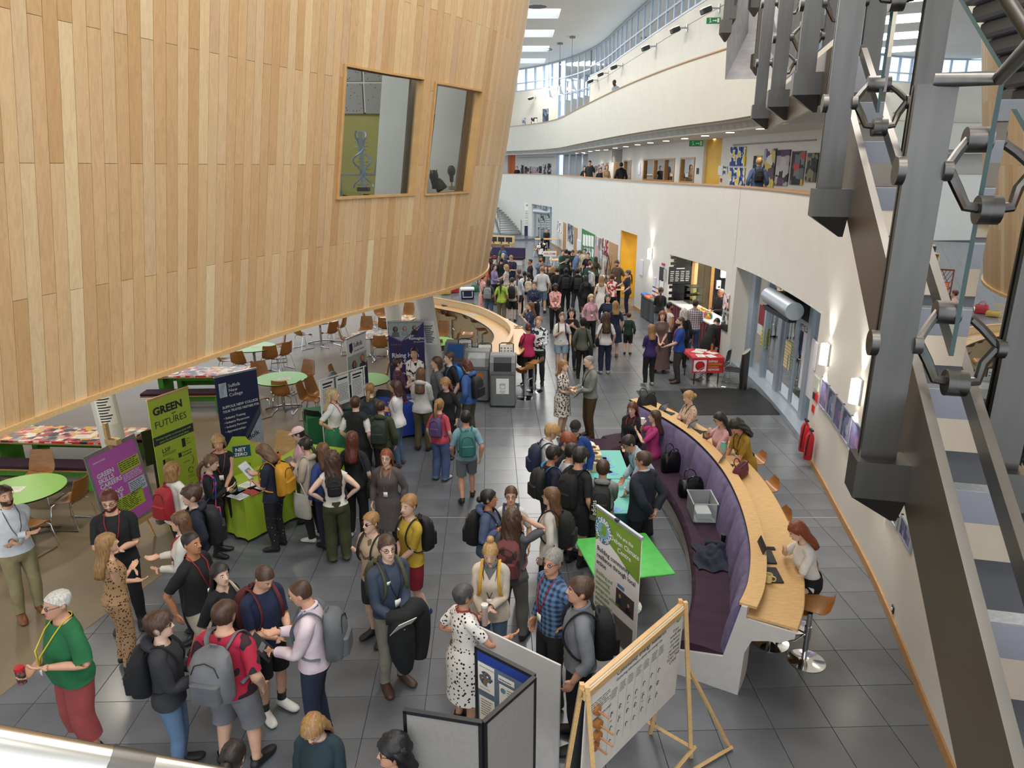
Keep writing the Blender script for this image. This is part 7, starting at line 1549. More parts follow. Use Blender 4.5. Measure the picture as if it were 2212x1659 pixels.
for j,(x,y)in enumerate([(1360,1055),(1354,1070)]):lathe_thing('cup','white paper coffee cup with a grey sleeve on the teal table, %s one'%('further','nearer')[j],'cup',G(x,y,.744),[('cup',[(0,0),(.03,0),(.042,.115)],white),('sleeve',[(.034,.03),(.0405,.085)],mat('cup_sleeve','#7d746c',.7)),('lid',[(.045,.115),(.045,.125),(.036,.13),(0,.13)],white)])
t=thing('square_table','bright green square tabletop behind the Deben banner','table',(1.42,8.1,0),.18);b=MB();b.rbox(-.5,.5,-.52,.52,.72,.745,.03);b.build('tabletop',mat('bright_green','#55c056',.5),t);b=MB();b.tube([(0,0,.03),(0,0,.72)],.035,12);b.build('pedestal',M_chrome,t);b=MB();b.lathe([(.28,0),(.28,.012),(.05,.04)],20);b.build('base',M_chrome,t)
# -- folding display boards
def vpanel(A,B,z0,z1,th,name,m,par,org,fr=None):
 A=np.array(A);B=np.array(B);d=B-A;L=np.linalg.norm(d);a=math.atan2(d[1],d[0]);off=(A[0]-org[0],A[1]-org[1],0);b=MB();b.box(0,L,-th/2,th/2,z0,z1,Rz(a),off);o=b.build(name,m,par)
 if fr is not None:
  f=MB();w=.022
  for x0,x1,za,zb in((-.004,w,z0-.004,z1+.004),(L-w,L+.004,z0-.004,z1+.004),(0,L,z1-w,z1+.006),(0,L,z0-.006,z0+w)):f.box(x0,x1,-th/2-.006,th/2+.006,za,zb,Rz(a),off)
  f.build('frame',fr,o)
 return o,a,off,L
DO=np.array([-.21,4.07,0]);t=thing('display_board','grey three-panel folding display board with black frame','display board',DO);gp=mat('felt_grey','#8f8a84',.9,var=.04,scale=30);gb=mat('felt_blue','#65778f',.9,var=.04,scale=30)
vpanel((-.77,4.19),(-.21,4.07),.8,1.8,.025,'panel',gp,t,DO,M_black);vpanel((-.2,4.07),(.17,4.53),.8,1.8,.025,'panel',gp,t,DO,M_black);o3,a3,off3,L3=vpanel((-.29,4.90),(.17,4.55),.8,1.8,.025,'panel',gb,t,DO,M_black)
M3=Matrix.Translation(off3)@Matrix.Rotation(a3,4,'Z')
def onp(x0,x1,z0,z1,m,nm,y=-.016):b=MB();b.box(x0,x1,y,y+.002,z0,z1);o=b.build(nm,m,o3);o.matrix_local=M3;return o
onp(.02,L3-.02,1.69,1.78,mat('header_blue','#1f3f9a',.6),'header');s1_=onp(.03,.2,1.42,1.68,M_paper,'poster',-.018);onp(.24,.40,1.60,1.65,M_paper,'title_strip',-.018);onp(.25,.46,1.36,1.57,M_paper,'poster',-.018);onp(.04,.2,1.12,1.36,M_paper,'poster',-.018)
b=MB();n=24;b.add([(.115+.07*math.cos(u),-.0195,1.545+.07*math.sin(u))for u in np.linspace(0,2*PI,n,endpoint=False)],[tuple(range(n))]);o=b.build('globe_picture',patmat('globe','blotch',['#2a4a78','#e8ecee','#7a6a4a'],22),o3);o.matrix_local=M3
ot=bpy.data.objects.new('poster_text',None)
for s_,x,z,sz in(('Rattlesham Climate Action',.045,1.645,.014),('Think of the Planet',.05,1.445,.014)):text(s_,sz,M_ink,o3,M=M3,loc=(x,-.02,z),bold=.01)
bars(para(.33,.45,1.54,6,.022,.006,31)+para(.06,.18,1.33,7,.024,.006,32)+para(.25,.39,1.615,1,.02,.008,33),M_ink,o3,M=M3,y=-.02)
b=MB();b.add([(.29+.025*math.cos(u),-.0205,1.52+.025*math.sin(u))for u in np.linspace(0,2*PI,16,endpoint=False)],[tuple(range(16))]);o=b.build('logo',mat('logo_ring_teal','#5a9ab0',.6),o3);o.matrix_local=M3
t=thing('folding_table','low folding table carrying the grey display board','table',(-.25,4.5,0));b=MB();b.box(-.75,.6,-.5,.55,.745,.775);b.build('tabletop',M_grey,t)
for x in(-.65,.5):
 for y in(-.4,.45):b=MB();b.tube([(x,y,0),(x,y,.745)],.016,6);b.build('leg',M_dark,t)
paper((-.45,4.75,.778),.2,.29,.5,'sheet with a green edge on the display table',m=mat('leaf_green','#b9d26a',.6));paper((-.36,4.68,.781),.19,.24,.4,'yellow headed leaflet on the display table',m=mat('leaf_yellow','#e3c860',.6))
WO=np.array([-.35,6.01,0]);t=thing('white_board','plain white upright board behind the display panels','board',WO);vpanel((-.35,6.01),(.44,5.42),.02,1.2,.02,'panel',mat('white_panel','#cfccc8',.6,var=.02),t,WO);b=MB();b.box(.1,.16,-.3,-.02,0,.02);b.box(.5,.56,-.55,-.25,0,.02);b.build('foot',M_dark,t)
# -- community energy board
EA,EB=G(1268,1492,1.62)[:2],G(1480,1308,1.62)[:2];ed=EB-EA;EL=float(np.linalg.norm(ed));ea=math.atan2(ed[1],ed[0]);t=thing('research_board','wooden A-frame board headed Community Energy Research with wooden pegs','board',(*EA,0),ea)
tl=Rx(.03);off=(0,.05,0)
bm=mat('board_paper','#dcd5cb',.8,var=.03);b=MB();b.box(0,EL,0,.012,.62,1.62,tl,off);bd=b.build('sheet',bm,t)
for s,yy in((1,0),(-1,0)):
 b=MB();b.box(-.03,EL+.03,.012,.055,1.56,1.63,Rx(.03),off)if s>0 else b.box(-.03,EL+.03,-.055,-.012,1.56,1.63,Rx(.13),(0,.25,0));b.build('top_rail',M_beech,t)
b=MB();b.box(0,EL,-.012,0,.62,1.62,Rx(.13),(0,.26,0));b.build('back_sheet',mat('board_back','#3d3f40',.8),t)
for x in(.0,EL):b=MB();b.tube([(x,-.21+.02,0),(x,.0,1.66)],.026,4);b.tube([(x,.27,0),(x,.05,1.66)],.026,4);b.build('leg',M_beech,t)
b=MB();b.tube([(EL,-.2,.12),(EL,.3,.12)],.022,4);b.tube([(EL*.35,-.2,.1),(EL+.05,-.2,.1)],.02,4);b.build('brace',M_beech,t);b=MB();b.tube([(EL+.02,-.05,1.0),(EL+.35,-.42,.02)],.02,4);b.tube([(EL-.3,-.25,.03),(EL+.36,-.44,.03)],.02,4);b.build('strut',M_beech,t)
MT=Matrix.Translation(off)@Matrix.Rotation(.03,4,'X')
text('Community Energy Research',.066,ch,bd,M=MT,loc=(.42,-.003,1.50),bold=.008);text('Gathering information about our energy use',.04,ch,bd,M=MT,loc=(.42,-.003,1.445),bold=.004);text('How old are you?',.04,ch,bd,M=MT,loc=(.08,-.003,1.24),bold=.006)
for j,s_ in enumerate(('If you','would like','to have a','chat with','our Energy','Champions','SCAN THIS','CODE')):text(s_,.045,ch,bd,M=MT,loc=(EL-.13,-.003,1.42-j*.05),align='CENTER',bold=.002)
rows_=[]
for j in range(7):rows_+=para(.36+j*.125,.36+j*.125+.09,1.38,5,.02,.006,50+j)+para(.37+j*.125,.36+j*.125+.05,1.15-.03*j%.2,2,.09,.008,60+j);rows_.append((.345+j*.125,.347+j*.125,.75,.62))
bars(rows_+para(.06,.36,1.42,5,.022,.006,71),M_ink,bd,M=MT,y=-.002);b=MB()
for j in range(7):
 for z in(1.12,.98,.84):x=.39+j*.125;b.tube([(x+.018*math.cos(u),-.003,z+.03*math.sin(u)+.01*j%.03)for u in np.linspace(.3,3.6,7)],.003,4,flat=.3)
stuff(b.build('pen_marks',M_ink,bd));bd.children[-1].matrix_local=MT
roundM=[('ring',.045,'#4a9ab8',-.003),('disc',.03,'#8cc06a',-.0036)]
for nm,r,cc,y in roundM:b=MB();b.add([(EL-.1+r*math.cos(u),y,1.54+r*math.sin(u))for u in np.linspace(0,2*PI,20,endpoint=False)],[tuple(range(20))]);o=b.build('logo_'+nm,mat('eb_'+cc[1:],cc,.6),bd);o.matrix_local=MT
for j,z in enumerate((1.34,1.21,1.09,.97)):
 x=.15+.004*j;b=MB();b.tube([(x,-.002,z),(x,-.05 if j in(1,2)else-.025,z)],.042,16);b.tube([(x,-.02,z),(x+.01,-.17 if j in(1,2)else-.12,z-.02)],.009,8);o=b.build('peg',mat('peg_wood','#b5773f',.45,var=.12),t,smooth='auto');o.matrix_local=MT
 # -- red network table and chairs
redc=patmat('red_cloth','blotch',['#c8323c','#b52530'],3,.7);t,L_,a_,c_=cloth_table((4.72,18.0),(5.56,18.05),1.0,.74,redc,'red cloth table of the sustainable schools network by the doors',drop=.06)
b=MB();b.box(-L_/2,L_/2,-.022,-.012,.33,.73);b.build('front_cloth',redc,t);b=MB();b.box(-L_/2+.03,-.05,-.024,-.0225,.38,.68);b.build('logo_panel',white,t);b=MB();b.ball((-.22,-.025,.53),.13,14,9,(1,.05,1));b.build('leaf_logo',M_red,t)
for j in range(5):b=MB();b.box(-.34,-.1,-.034,-.033,-.004,.004,Ry(-.5),(.0,0,.36+j*.05));b.build('leaf_vein',white,t)
for j,(s_,m_)in enumerate((('SUFFOLK',white),('SUSTAINABLE',gold),('SCHOOLS',gold),('NETWORK',white))):text(s_,.075,m_,t,loc=(.0,-.026,.62-j*.075),bold=.02,sx=.8)
b=MB();b.lathe([(.2,0),(.2,.01),(.04,.05)],4,(-.1,.5,0));b.build('base',M_steel,t)
for j,(x,y)in enumerate([(-.15,.2),(.1,.15),(.25,.5),(-.1,.6),(.05,.8)]):paper(ontop(a_,c_,x,y),.21,.3,.3*j,'white leaflet on the red cloth table, number %s'%'one two three four five'.split()[j],name='leaflet',cat='leaflet')
flask(ontop(a_,c_,.28,.6),'copper coloured bottle on the red cloth table',mat('copper','#b06a3a',.35,.3),.24,.034,M_dark);black_chair((5.62,18.55),300,'black plastic chair behind the red table, further one');black_chair((5.8,17.95),295,'black plastic chair behind the red table, nearer one')
# -- cafe behind the right wall
cafe=bpy.data.objects.new('wall_cafe',None);COL.objects.link(cafe);struct(cafe)
cA0=cpt(sC1,.05);cE=WN[int(sC1)].copy();cE/=np.linalg.norm(cE);cB0=cA0+cE*5.0;cNrm=np.array([cE[1],-cE[0]])
def cwx(px,py):q=onplane(px,py,cA0,cE);return float((q[:2]-cA0)@cE),q[2]
def cbox(b,x0,x1,z0,z1,o0,o1):return b.box(x0,x1,o0,o1,z0,z1,np.array([[cE[0],-cNrm[0],0],[cE[1],-cNrm[1],0],[0,0,1]]),(cA0[0],cA0[1],0))
b=MB();cbox(b,0,5,0,2.8,.0,.1);b.build('backing',M_black,cafe)
M_blk=mat('black_tile','#26262a',.18,var=.1);d0,d1=cwx(1492,600)[0],cwx(1541,600)[0];bn=0
tb_=MB();tb_.box(0,.225,-.012,0,0,.097);tme=bpy.data.meshes.new('tile');tme.from_pydata(tb_.v,[],tb_.f);tme.materials.append(M_blk);ca=math.atan2(cE[1],cE[0])
for r_ in range(17):
 z=1.0+r_*.103;x=.12 if r_%2 else 0
 while x<4.6:
  if not(x+.22>d0 and x<d1)and bn<300:q=cA0+cE*x;link('tile',tme,cafe,(q[0],q[1],z),ca);bn+=1
  x+=.233
b=MB();b.strip(np.array([cpt(sC0-.5,3.0),cpt(sC0,.25)]),0,3,.1);struct(b.build('wall_cafe_side',M_white))
ring_slab(sC0-1,sC1+8,.2,4.5,2.75,2.85,M_ceil,'ceiling')
for k in(.3,.7):q=cpt(sC0+(sC1-sC0)*k,1.4);area_light('cafe_light',(q[0],q[1],2.7),.8,.8,60,(1,.93,.82))
dr=bpy.data.objects.new('door_6',None);COL.objects.link(dr);struct(dr);dw=d1-d0
b=MB();cbox(b,d0,d0+.1,0,2.4,-.06,0);cbox(b,d1-.12,d1,0,2.4,-.06,0);cbox(b,d0,d1,2.3,2.42,-.06,0);b.build('frame',M_oak,dr)
b=MB();cbox(b,d0+.1,d0+dw*.28,.02,2.3,-.03,0);b.build('leaf',mat('cream_door','#d8c48a',.5),dr)
for k in range(2):b=MB();cbox(b,d0+dw*(.29+.29*k),d0+dw*(.57+.29*k),.02,2.3,-.03,0);b.build('leaf',mat('steel_door','#7a6a55',.3,.8,var=.1,scale=2),dr)
# counter
c0,c1=cpt(sC1-1.5,.35),cpt(sC0+.6,.1);d=c1-c0;L_=float(np.linalg.norm(d));a_=math.atan2(d[1],d[0]);t=thing('cafe_counter','dark red panelled cafe counter with a white top','counter',((c0+c1)/2)[0:2].tolist()+[0],a_);mr_=mat('counter_red','#6e1624',.4,var=.05)
b=MB();b.box(-L_/2,L_/2,-.35,.3,0,1.0);b.build('body',mr_,t);b=MB();b.box(-L_/2-.03,L_/2+.03,-.4,.34,1.0,1.04);b.build('top',mat('counter_top','#dcd8d2',.3),t)
for i in range(14):x=-L_/2+(i+.5)*L_/14;b=MB();b.box(x-.11,x+.11,-.362,-.351,.05,.96);b.build('panel',mr_,t)
t2=thing('display_cabinet','glass cake display cabinet standing on the cafe counter','cabinet',(c0[0]+.35,c0[1]-.35,1.04),a_);b=MB();b.box(-.3,.3,-.25,.25,0,.03);b.box(-.3,.3,-.25,.25,.55,.58);b.build('frame',M_steel,t2)
for x0,x1,y0,y1 in((-.3,-.295,-.25,.25),(.295,.3,-.25,.25),(-.3,.3,-.25,-.245)):b=MB();b.box(x0,x1,y0,y1,.03,.55);b.build('pane',M_glass,t2)
b=MB();b.box(-.28,.28,-.2,.2,.28,.29);b.build('shelf',M_steel,t2);r=random.Random(9);b=MB()
for i in range(12):b.ball((r.uniform(-.24,.24),r.uniform(-.17,.17),(.06 if i<6 else.32)),.05,7,5,(1,1,.6))
stuff(b.build('pastries',mat('pastry','#b8864a',.6),t2))
tr=thing('food_tray','wooden tray heaped with bread rolls on the cafe counter','food',((c0+c1)/2)[0:2].tolist()+[1.04],a_);b=MB();b.rbox(-.35,.35,-.2,.2,0,.05,.03);b.build('tray',M_oak,tr)
for i in range(16):b=MB();b.ball((r.uniform(-.28,.28),r.uniform(-.14,.14),.08),.045,8,6,(1.2,1,.75));b.build('bread_roll',mat('bread','#d2a45a',.6),tr)
q=c0+d*.78;soft_bag((q[0]-.15,q[1],1.04),a_,'green and orange snack packets on the cafe counter',patmat('packets','collage',['#2f7a4a','#d97a2a','#2a62a8','#c9342e','#e2c23a'],12),.4,.2,.2,False,'snack_packets')
mx,mz=cwx(1468,594);mt_=thing('menu_board','black menu board with white price columns in the cafe','menu board',(*(cA0+cE*mx+cNrm*.03),mz-.3),ca);b=MB();b.box(-.42,.42,-.02,0,0,.6);b.build('panel',mat('menu_black','#17171a',.5),mt_);bars(sum([para(-.36+.19*k,-.22+.19*k,.42,6,.065,.022,80+k)for k in range(4)],[])+[(-.15,.15,.52,.03)],white,mt_,y=-.022)
for nm,x0,x1,ya,yb,m,l in[('welcome_board',1562,1574,(632,668),(636,672),patmat('menu_pink','collage',['#c99a9a','#3a3438','#e8dcd8'],8),'black framed welcome menu with pictures, upper part'),('welcome_board',1559,1571,(672,702),(676,706),patmat('menu_grey','collage',['#8a8a8c','#2a2a2e','#d8d6d2'],8),'black framed welcome menu, lower part'),('notice',1557,1570,(696,712),(699,716),M_black,'small black sign under the welcome menu')]:
 tag(wallpanel(nm,x0,x1,ya,yb,m,-.03,.02),l,'menu board' if nm!='notice' else 'sign')
hs=thing('soap_dispenser','white wall dispenser beside the cafe door','dispenser',(*(cA0+cE*cwx(1549,620)[0]+cNrm*.05),1.35),ca);b=MB();b.rbox(-.08,.08,-.1,.02,0,.32,.03);b.build('case',white,hs);b=MB();b.box(-.04,.04,-.105,-.1,.06,.12);b.build('window',M_dark,hs)
hd=thing('hand_dryer','white hand dryer on the black cafe tiles','dryer',(*(cA0+cE*cwx(1562,600)[0]+cNrm*.05),1.75),ca);b=MB();b.rbox(-.16,.16,-.14,.02,0,.36,.05);b.build('case',white,hd);b=MB();b.box(-.05,.05,-.1,0,-.02,0);b.build('nozzle',M_dark,hd)
# recycling wheelie row, chair with bag
for j,(x,y,cc,l)in enumerate([(1396,688,'#2f62a8','slim dark bin with a blue lid by the cafe wall'),(1404,694,'#d9692a','slim dark bin with an orange lid by the cafe wall'),(1414,700,'#6f7476','slim dark bin with a grey lid by the cafe wall')]):
 p=G(x,y);t=thing('recycling_bin',l,'bin',(p[0]+.1,p[1]+.3,0),.1);b=MB();b.rbox(-.22,.22,-.3,.3,0,.78,.06);b.build('body',mat('bin_dark','#4b4e50',.5),t,smooth='auto');b=MB();b.rbox(-.24,.24,-.32,.32,.78,.9,.06);b.build('lid',mat('lid_'+cc[1:],cc,.45),t,smooth='auto');b=MB();b.box(-.08,.08,-.306,-.3,.3,.5);b.build('label_panel',white,t)
c_=chair(1384,640,250,'bent ply chair holding a black bag beside the alcove');soft_bag((c_.location.x,c_.location.y,.46),0,'black holdall on the chair beside the yellow alcove',mat('black_fabric','#1b1b1f',.75,var=.2),.42,.26,.26)
# -- far crowd furniture
def sofa(P,L,rot,label):
 t=thing('sofa',label,'sofa',P,rot);b=MB();b.rbox(-L/2,L/2,-.35,.35,.3,.46,.05);b.build('seat_cushion',M_plum,t,smooth='auto');b=MB();b.rbox(-L/2,L/2,.22,.38,.44,.95,.05);b.build('back_cushion',mat('sofa_back','#3f3258',.85,var=.1),t,smooth='auto');b=MB();b.box(-L/2+.05,L/2-.05,-.3,.34,0,.3);b.build('plinth',wm,t)
sofa((-.35,42.6,0),2.2,-.25,'dark purple sofa behind the far crowd');
t=thing('pc_bench','long pale desk with monitors behind the purple sofa','desk',(-1.0,47.5,0),-.35);b=MB();b.box(-1.1,1.1,-.4,.4,.72,.76);b.build('desktop',M_beech,t);b=MB();b.box(-1.1,-1.05,-.35,.35,0,.72);b.box(1.05,1.1,-.35,.35,0,.72);b.build('side_panel',M_pale,t);b=MB();b.box(-1.1,1.1,.38,.44,.3,1.2);b.build('divider',M_pale,t)
for j in range(4):q=thing('monitor','black monitor on the far desk, number %s'%'one two three four'.split()[j],'monitor',(-1.7+j*.5,47.5-j*.17,.76),-.35);b=MB();b.box(-.22,.22,-.02,.02,.1,.4);b.build('screen',M_black,q);b=MB();b.box(-.03,.03,-.02,.02,.01,.12);b.box(-.1,.1,-.08,.08,0,.012);b.build('stand',M_black,q)
t=thing('trellis','brown wooden diamond trellis screen in the far crowd','trellis',(-1.15,33.4,0),.1);b=MB()
for s in(-1,1):
 for k in range(-7,14):x0=k*.14;pts=[(x0,.1),(x0+s*.0+.7*s,1.5)];
 for k in range(12):c=-.75+k*.14;a=(max(-.45,min(.45,c)),.1);e=c+1.4*.5*s;b.tube([(np.clip(c,-.45,.45),.012*s,.1+(abs(np.clip(c,-.45,.45)-c))*2),(np.clip(e,-.45,.45),.012*s,1.5-abs(np.clip(e,-.45,.45)-e)*2)],.012,4)
stuff(b.build('lattice',mat('trellis_brown','#7a3a22',.7),t));b=MB()
for x0,x1,z0,z1 in((-.48,-.43,0,1.55),(.43,.48,0,1.55),(-.48,.48,1.5,1.56)):b.box(x0,x1,-.03,.03,z0,z1)
b.build('frame',mat('trellis_brown','#7a3a22',.7),t)
o=thing('sign_board','orange printed sign hanging on the trellis','sign',(-1.28,33.0,0),.1);b=MB();b.box(-.2,.2,-.02,0,.25,1.1);b.build('panel',mat('sign_orange','#d9532c',.6),o);bars(para(-.16,.16,1.0,10,.07,.02,90),white,o,y=-.022)
p=G(1010,645);t=thing('cool_box','navy and white cool box on the floor beside the counter','cool box',p,.1);b=MB();b.rbox(-.28,.28,-.2,.2,0,.38,.04);b.build('body',mat('coolbox_navy','#1d2a4a',.45),t);b=MB();b.rbox(-.3,.3,-.22,.22,.38,.48,.04);b.build('lid',white,t);b=MB();b.tube([(-.2,-.22,.34),(-.2,-.24,.1),(.2,-.24,.1),(.2,-.22,.34)],.018,6);b.build('handle',white,t)
b=MB();b.tube([G(1030,660,.02),G(1018,672,.3)*0+G(1020,655,.5)],.03,6);tag(b.build('foam_pole',mat('foam_green','#4fae3a',.6)),'bright green foam pole leaning by the cool box','pole')
soft_bag(G(980,632),.2,'red carrier bag on the floor near the cool box',mat('red_bag','#b02f36',.6),.5,.3,.35);soft_bag(G(962,636),.3,'yellowish cardboard box of supplies near the counter',mat('card_box','#b59a52',.8),.5,.36,.22,False,'cardboard_box')
soft_bag(G(1026,630),.2,'green plastic bag beside the cool box',mat('green_bag','#2f6a3c',.6),.4,.25,.3)
def plain_table(P,w,d,rot,label,top=M_beech,hgt=.74):
 t=thing('table',label,'table',P,rot);b=MB();b.rbox(-w/2,w/2,-d/2,d/2,hgt-.03,hgt,.03);b.build('tabletop',top,t)
 for x in(-1,1):
  for y in(-1,1):b=MB();b.tube([(x*(w/2-.08),y*(d/2-.08),0),(x*(w/2-.08),y*(d/2-.08),hgt-.03)],.018,6);b.build('leg',M_chrome,t)
 return t
plain_table((2.4,50.5,0),1.6,.9,.1,'beech cafe table where the far person sits with a laptop');plain_table(G(1215,590),1.4,.7,.1,'far beech table behind the welcome board');plain_table((3.75,32.6,0),1.6,.8,-.1,'stand table crowded with visitors by the display boards',M_paper);plain_table((4.1,29.2,0),1.4,.8,.0,'beech stand table before the yellow alcove')
for x,y,f,l in[(1160,540,90,'beech chair left of the far cafe table'),(1182,551,0,'beech chair before the far cafe table, left'),(1197,552,340,'beech chair before the far cafe table, right'),(1205,560,280,'beech chair against the wall at the far end'),(1217,570,300,'beech chair against the wall nearer the boards')]:
 c_=chair(x,y,f,l)
 for ch_ in c_.children:
  if ch_.name.startswith('seat_shell'):me=ch_.data.copy();me.materials.clear();me.materials.append(M_beech);ch_.data=me
t=thing('easel_sign','white welcome sign with red lettering on a thin easel','sign',(2.0,38.0,0));b=MB();b.box(-.35,.35,-.01,.01,1.0,1.28);b.build('panel',M_paper,t);text('WELCOME',.13,M_red,t,loc=(0,-.012,1.09),align='CENTER',bold=.02)
for s in(-1,1):b=MB();b.tube([(s*.25,0,0),(s*.05,.02,1.0)],.01,5);b.build('leg',M_dark,t)
t=thing('plant_display','tall easel of dried grasses and netting by the boards','display stand',(4.15,31.0,0));b=MB()
for k in range(3):a=k*2.1;b.tube([(.35*math.cos(a),.35*math.sin(a),0),(0,0,1.9)],.014,5)
b.build('tripod',M_dark,t);b=MB();r=random.Random(4)
for k in range(24):b.tube([(r.uniform(-.1,.1),r.uniform(-.1,.1),.5),(r.uniform(-.2,.2),r.uniform(-.2,.2),r.uniform(1.2,1.9))],.008,4)
stuff(b.build('grasses',mat('grass_dry','#7a5a2a',.8),t))
# -- library things behind the drum windows
def inlib(u,z,dep):q=dpt(u+uoff,z,-dep);return np.array(q)
P1=inlib(10.4,5.6,1.6);
sh=thing('bookshelf','grey library shelving full of books behind the left drum window','shelf',(-2.75,13.7,4.0),.62)
for z in(.0,.7,1.35):b=MB();b.box(-1.6,1.6,-.15,.15,z,z+.04);b.build('shelf',mat('shelf_grey','#a9a6a0',.6),sh)
for x in(-1.6,-.5,.6,1.6):b=MB();b.box(x-.02,x+.02,-.15,.15,0,1.38);b.build('upright',mat('shelf_grey','#a9a6a0',.6),sh)
r=random.Random(12);shm=Matrix.Translation((-2.75,13.7,4.0))@Matrix.Rotation(.62,4,'Z');bc=['#7a8f9a','#c9c4b8','#3a4048','#8a5a4a','#d8d2c4','#5a6a7a','#b0a48a','#46524a']
def book(x,z,w,hh,c,label,tilt=0.0):t_=thing('book',label,'book',shm@Vector((x,-.02,z)),.62);b=MB();b.box(0,w,-.1,.08,0,hh,Ry(tilt));b.build('cover',mat('book_'+c[1:],c,.6),t_);b=MB();b.box(.004,w-.004,-.085,.082,.004,hh-.004,Ry(tilt));b.build('pages',M_paper,t_)
x=-1.2;n=0;CN='blue-grey cream charcoal brown ivory slate buff moss'.split();ON='first second third fourth fifth sixth seventh eighth ninth tenth eleventh twelfth'.split()
while x<.5 and n<24:
 w=r.uniform(.025,.05)
 if not any(abs(x-q)<.06 for q in(-.5,.6)):book(x,.74,w,r.uniform(.2,.3),bc[n%8],'%s library book on the lower shelf, %s of its %s'%(CN[n%8],ON[n//8],'colour from the left'));n+=1
 x+=w+r.choice((.004,.004,.06))
for k,(x,c)in enumerate([(-.75,'#3a3a3e'),(.25,'#5a6a7a'),(.45,'#d0c490'),(.55,'#a9b89a'),(.68,'#6a7a8a')]):book(x,1.39,.05 if k else.22,.28,c,'book stood on top of the shelving, number %s from the left'%'one two three four five'.split()[k],.25 if k in(1,4)else 0)
q=atY(786,413,11.85);t=thing('wire_sculpture','tall clear and blue spiral wire sculpture on the drum window sill','sculpture',q);b=MB();b.box(-.09,.09,-.09,.09,0,.06);b.build('plinth',M_black,t);mcp=glassmat('sculpt_clear','#dfe8f4',.1,1.4,.25)
for s in(0,PI):b=MB();b.tube([((.10+.055*math.cos(z*14))*math.cos(z*9+s),(.10+.055*math.cos(z*14))*math.sin(z*9+s),.06+z)for z in np.linspace(0,.85,50)],.012,5);b.build('spiral',mat('sculpt_blue','#8fa8dc',.3),t)
for k in range(14):b=MB();z=.1+k*.058;b.tube([(-.12*math.cos(z*9),-.12*math.sin(z*9),z),(.12*math.cos(z*9),.12*math.sin(z*9),z)],.005,4);b.build('rung',mcp,t)
b=MB();b.box(-.035,.035,-.035,.035,.06,.9);b.build('core',mcp,t)
def bust(px,py,Y,label,base=True,s=1.0):
 q=atY(px,py,Y);t=thing('sculpture',label,'sculpture',q,.4);m_=mat('bronze','#26221f',.4,.4,var=.2);b=MB();h0=.12*s if base else 0;b.ball((0,0,h0+.22*s),.085*s,12,9,(.85,1.1,1.25));b.tube([(0,0,h0+.02),(0,0,h0+.16*s)],[.035*s,.045*s],8);b.ball((0,-.09*s,h0+.21*s),.02*s,6,5);b.build('head',m_,t,smooth='auto')
 if base:b=MB();b.box(-.06,.06,-.06,.06,0,.07);b.build('plinth',mat('bust_plinth','#b5a68a',.6),t);b=MB();b.tube([(0,0,.07),(0,0,h0+.05)],.01,6);b.build('pin',M_steel,t)
 else:
  b=MB();b.tube(catmull([(.16,0,.0),(.1,.02,.1),(.02,.02,.16),(0,0,.2)],3),[.1,.11,.1,.1,.1,.09,.08,.07,.06,.05],10);b.build('shoulders',m_,t,smooth='auto')
  for sg in(-1,1):b=MB();b.tube([(sg*.05,0,.3),(sg*.06,0,.36)],[.018,.006],5);b.build('ear',m_,t)
bust(976,410,13.95,'bronze head on a pin and plinth in the right drum window');bust(938,411,13.35,'dark crouching figure with pointed ears in the right drum window',False,1.1)
# -- the crowd (crown pixel x, y; height; heading)
K,DN_,WH='#18181a','#1e2433','#e6e4e0'
leo=patmat('leopard','dots',['#a5805a','#2a1d18'],34,thr=.33);leo2=patmat('leopard_pale','dots',['#c9ad98','#5a3d36'],40,thr=.28);wave=patmat('red_waves','blotch',['#231a20','#a81c38','#3a1420'],7,thr=.5)
dots_=patmat('dotted_dress','dots',['#e9e4dc','#1c1a1c'],26,thr=.3);plaid=patmat('blue_plaid','plaid',['#5d7fa5','#1f2f4a'],5.5);plaid2=patmat('wine_plaid','plaid',['#c9bcc0','#5a4a5a'],5)
bwbl=patmat('bw_swirl','blotch',['#ece8e2','#17171a'],9,thr=.42);burf=patmat('burgundy_floral','dots',['#4a2638','#a98a94'],30,thr=.2);nvf=patmat('navy_floral','blotch',['#27324c','#8a9cb4'],14,thr=.36);star=patmat('star_navy','dots',['#1e2440','#c8ccd8'],22,thr=.16)
pinkf=patmat('pink_print','blotch',['#dba6a0','#b8504c'],10,thr=.4);strp=patmat('pink_stripe','plaid',['#e0b0bc','#b07a88'],9);camo=patmat('tan_print','blotch',['#b8a688','#6a5a48'],9,thr=.42);bwl=patmat('bw_leaf','blotch',['#dfe3e6','#22303c'],12,thr=.47);hstr=patmat('bw_hoops','stripes',['#e8e4dc','#2a2a30'],6,thr=.35);rw=patmat('red_white_check','collage',['#c23a44','#e8dcd8','#b02f3a'],12);flw=patmat('white_floral','dots',['#e4ddd8','#8a5a5a'],26,thr=.22);nst=patmat('dark_sprig','dots',['#17181e','#b0a890'],22,thr=.13);floral=patmat('bw_fleck','blotch',['#d8d2c8','#3a3634'],26,thr=.45);spots=patmat('bw_cow','blotch',['#e8e6e0','#141416'],6,thr=.47)
RL,BL,TL_=('lanyard','#b01828'),('lanyard','#1a1a1c'),('lanyard','#4a9a94')
def J(t,c):return('jeans',c)
p=person
R1=p(4,1048,1.8,125,'man in a white shirt and khaki trousers with folded arms at the left edge','m','a',('short','brown'),('shirt','#dfe3e8'),('trousers','#9a8f68'),'#7a4a24',pose='cross',extra=('beard',BL))
R2=p(123,1275,1.78,215,'white-haired man in a green T-shirt and red trousers holding a flask','m','b',('crop','white'),('tee','#1f6a3c'),('shorts','#98433f',.24),'#4a4238',girth=1.13,belly=.07,pose='hold',rh=(.04,.25,1.1),lh=(.16,.2,1.18),extra=('glasses',('lanyard','#d8c030')))
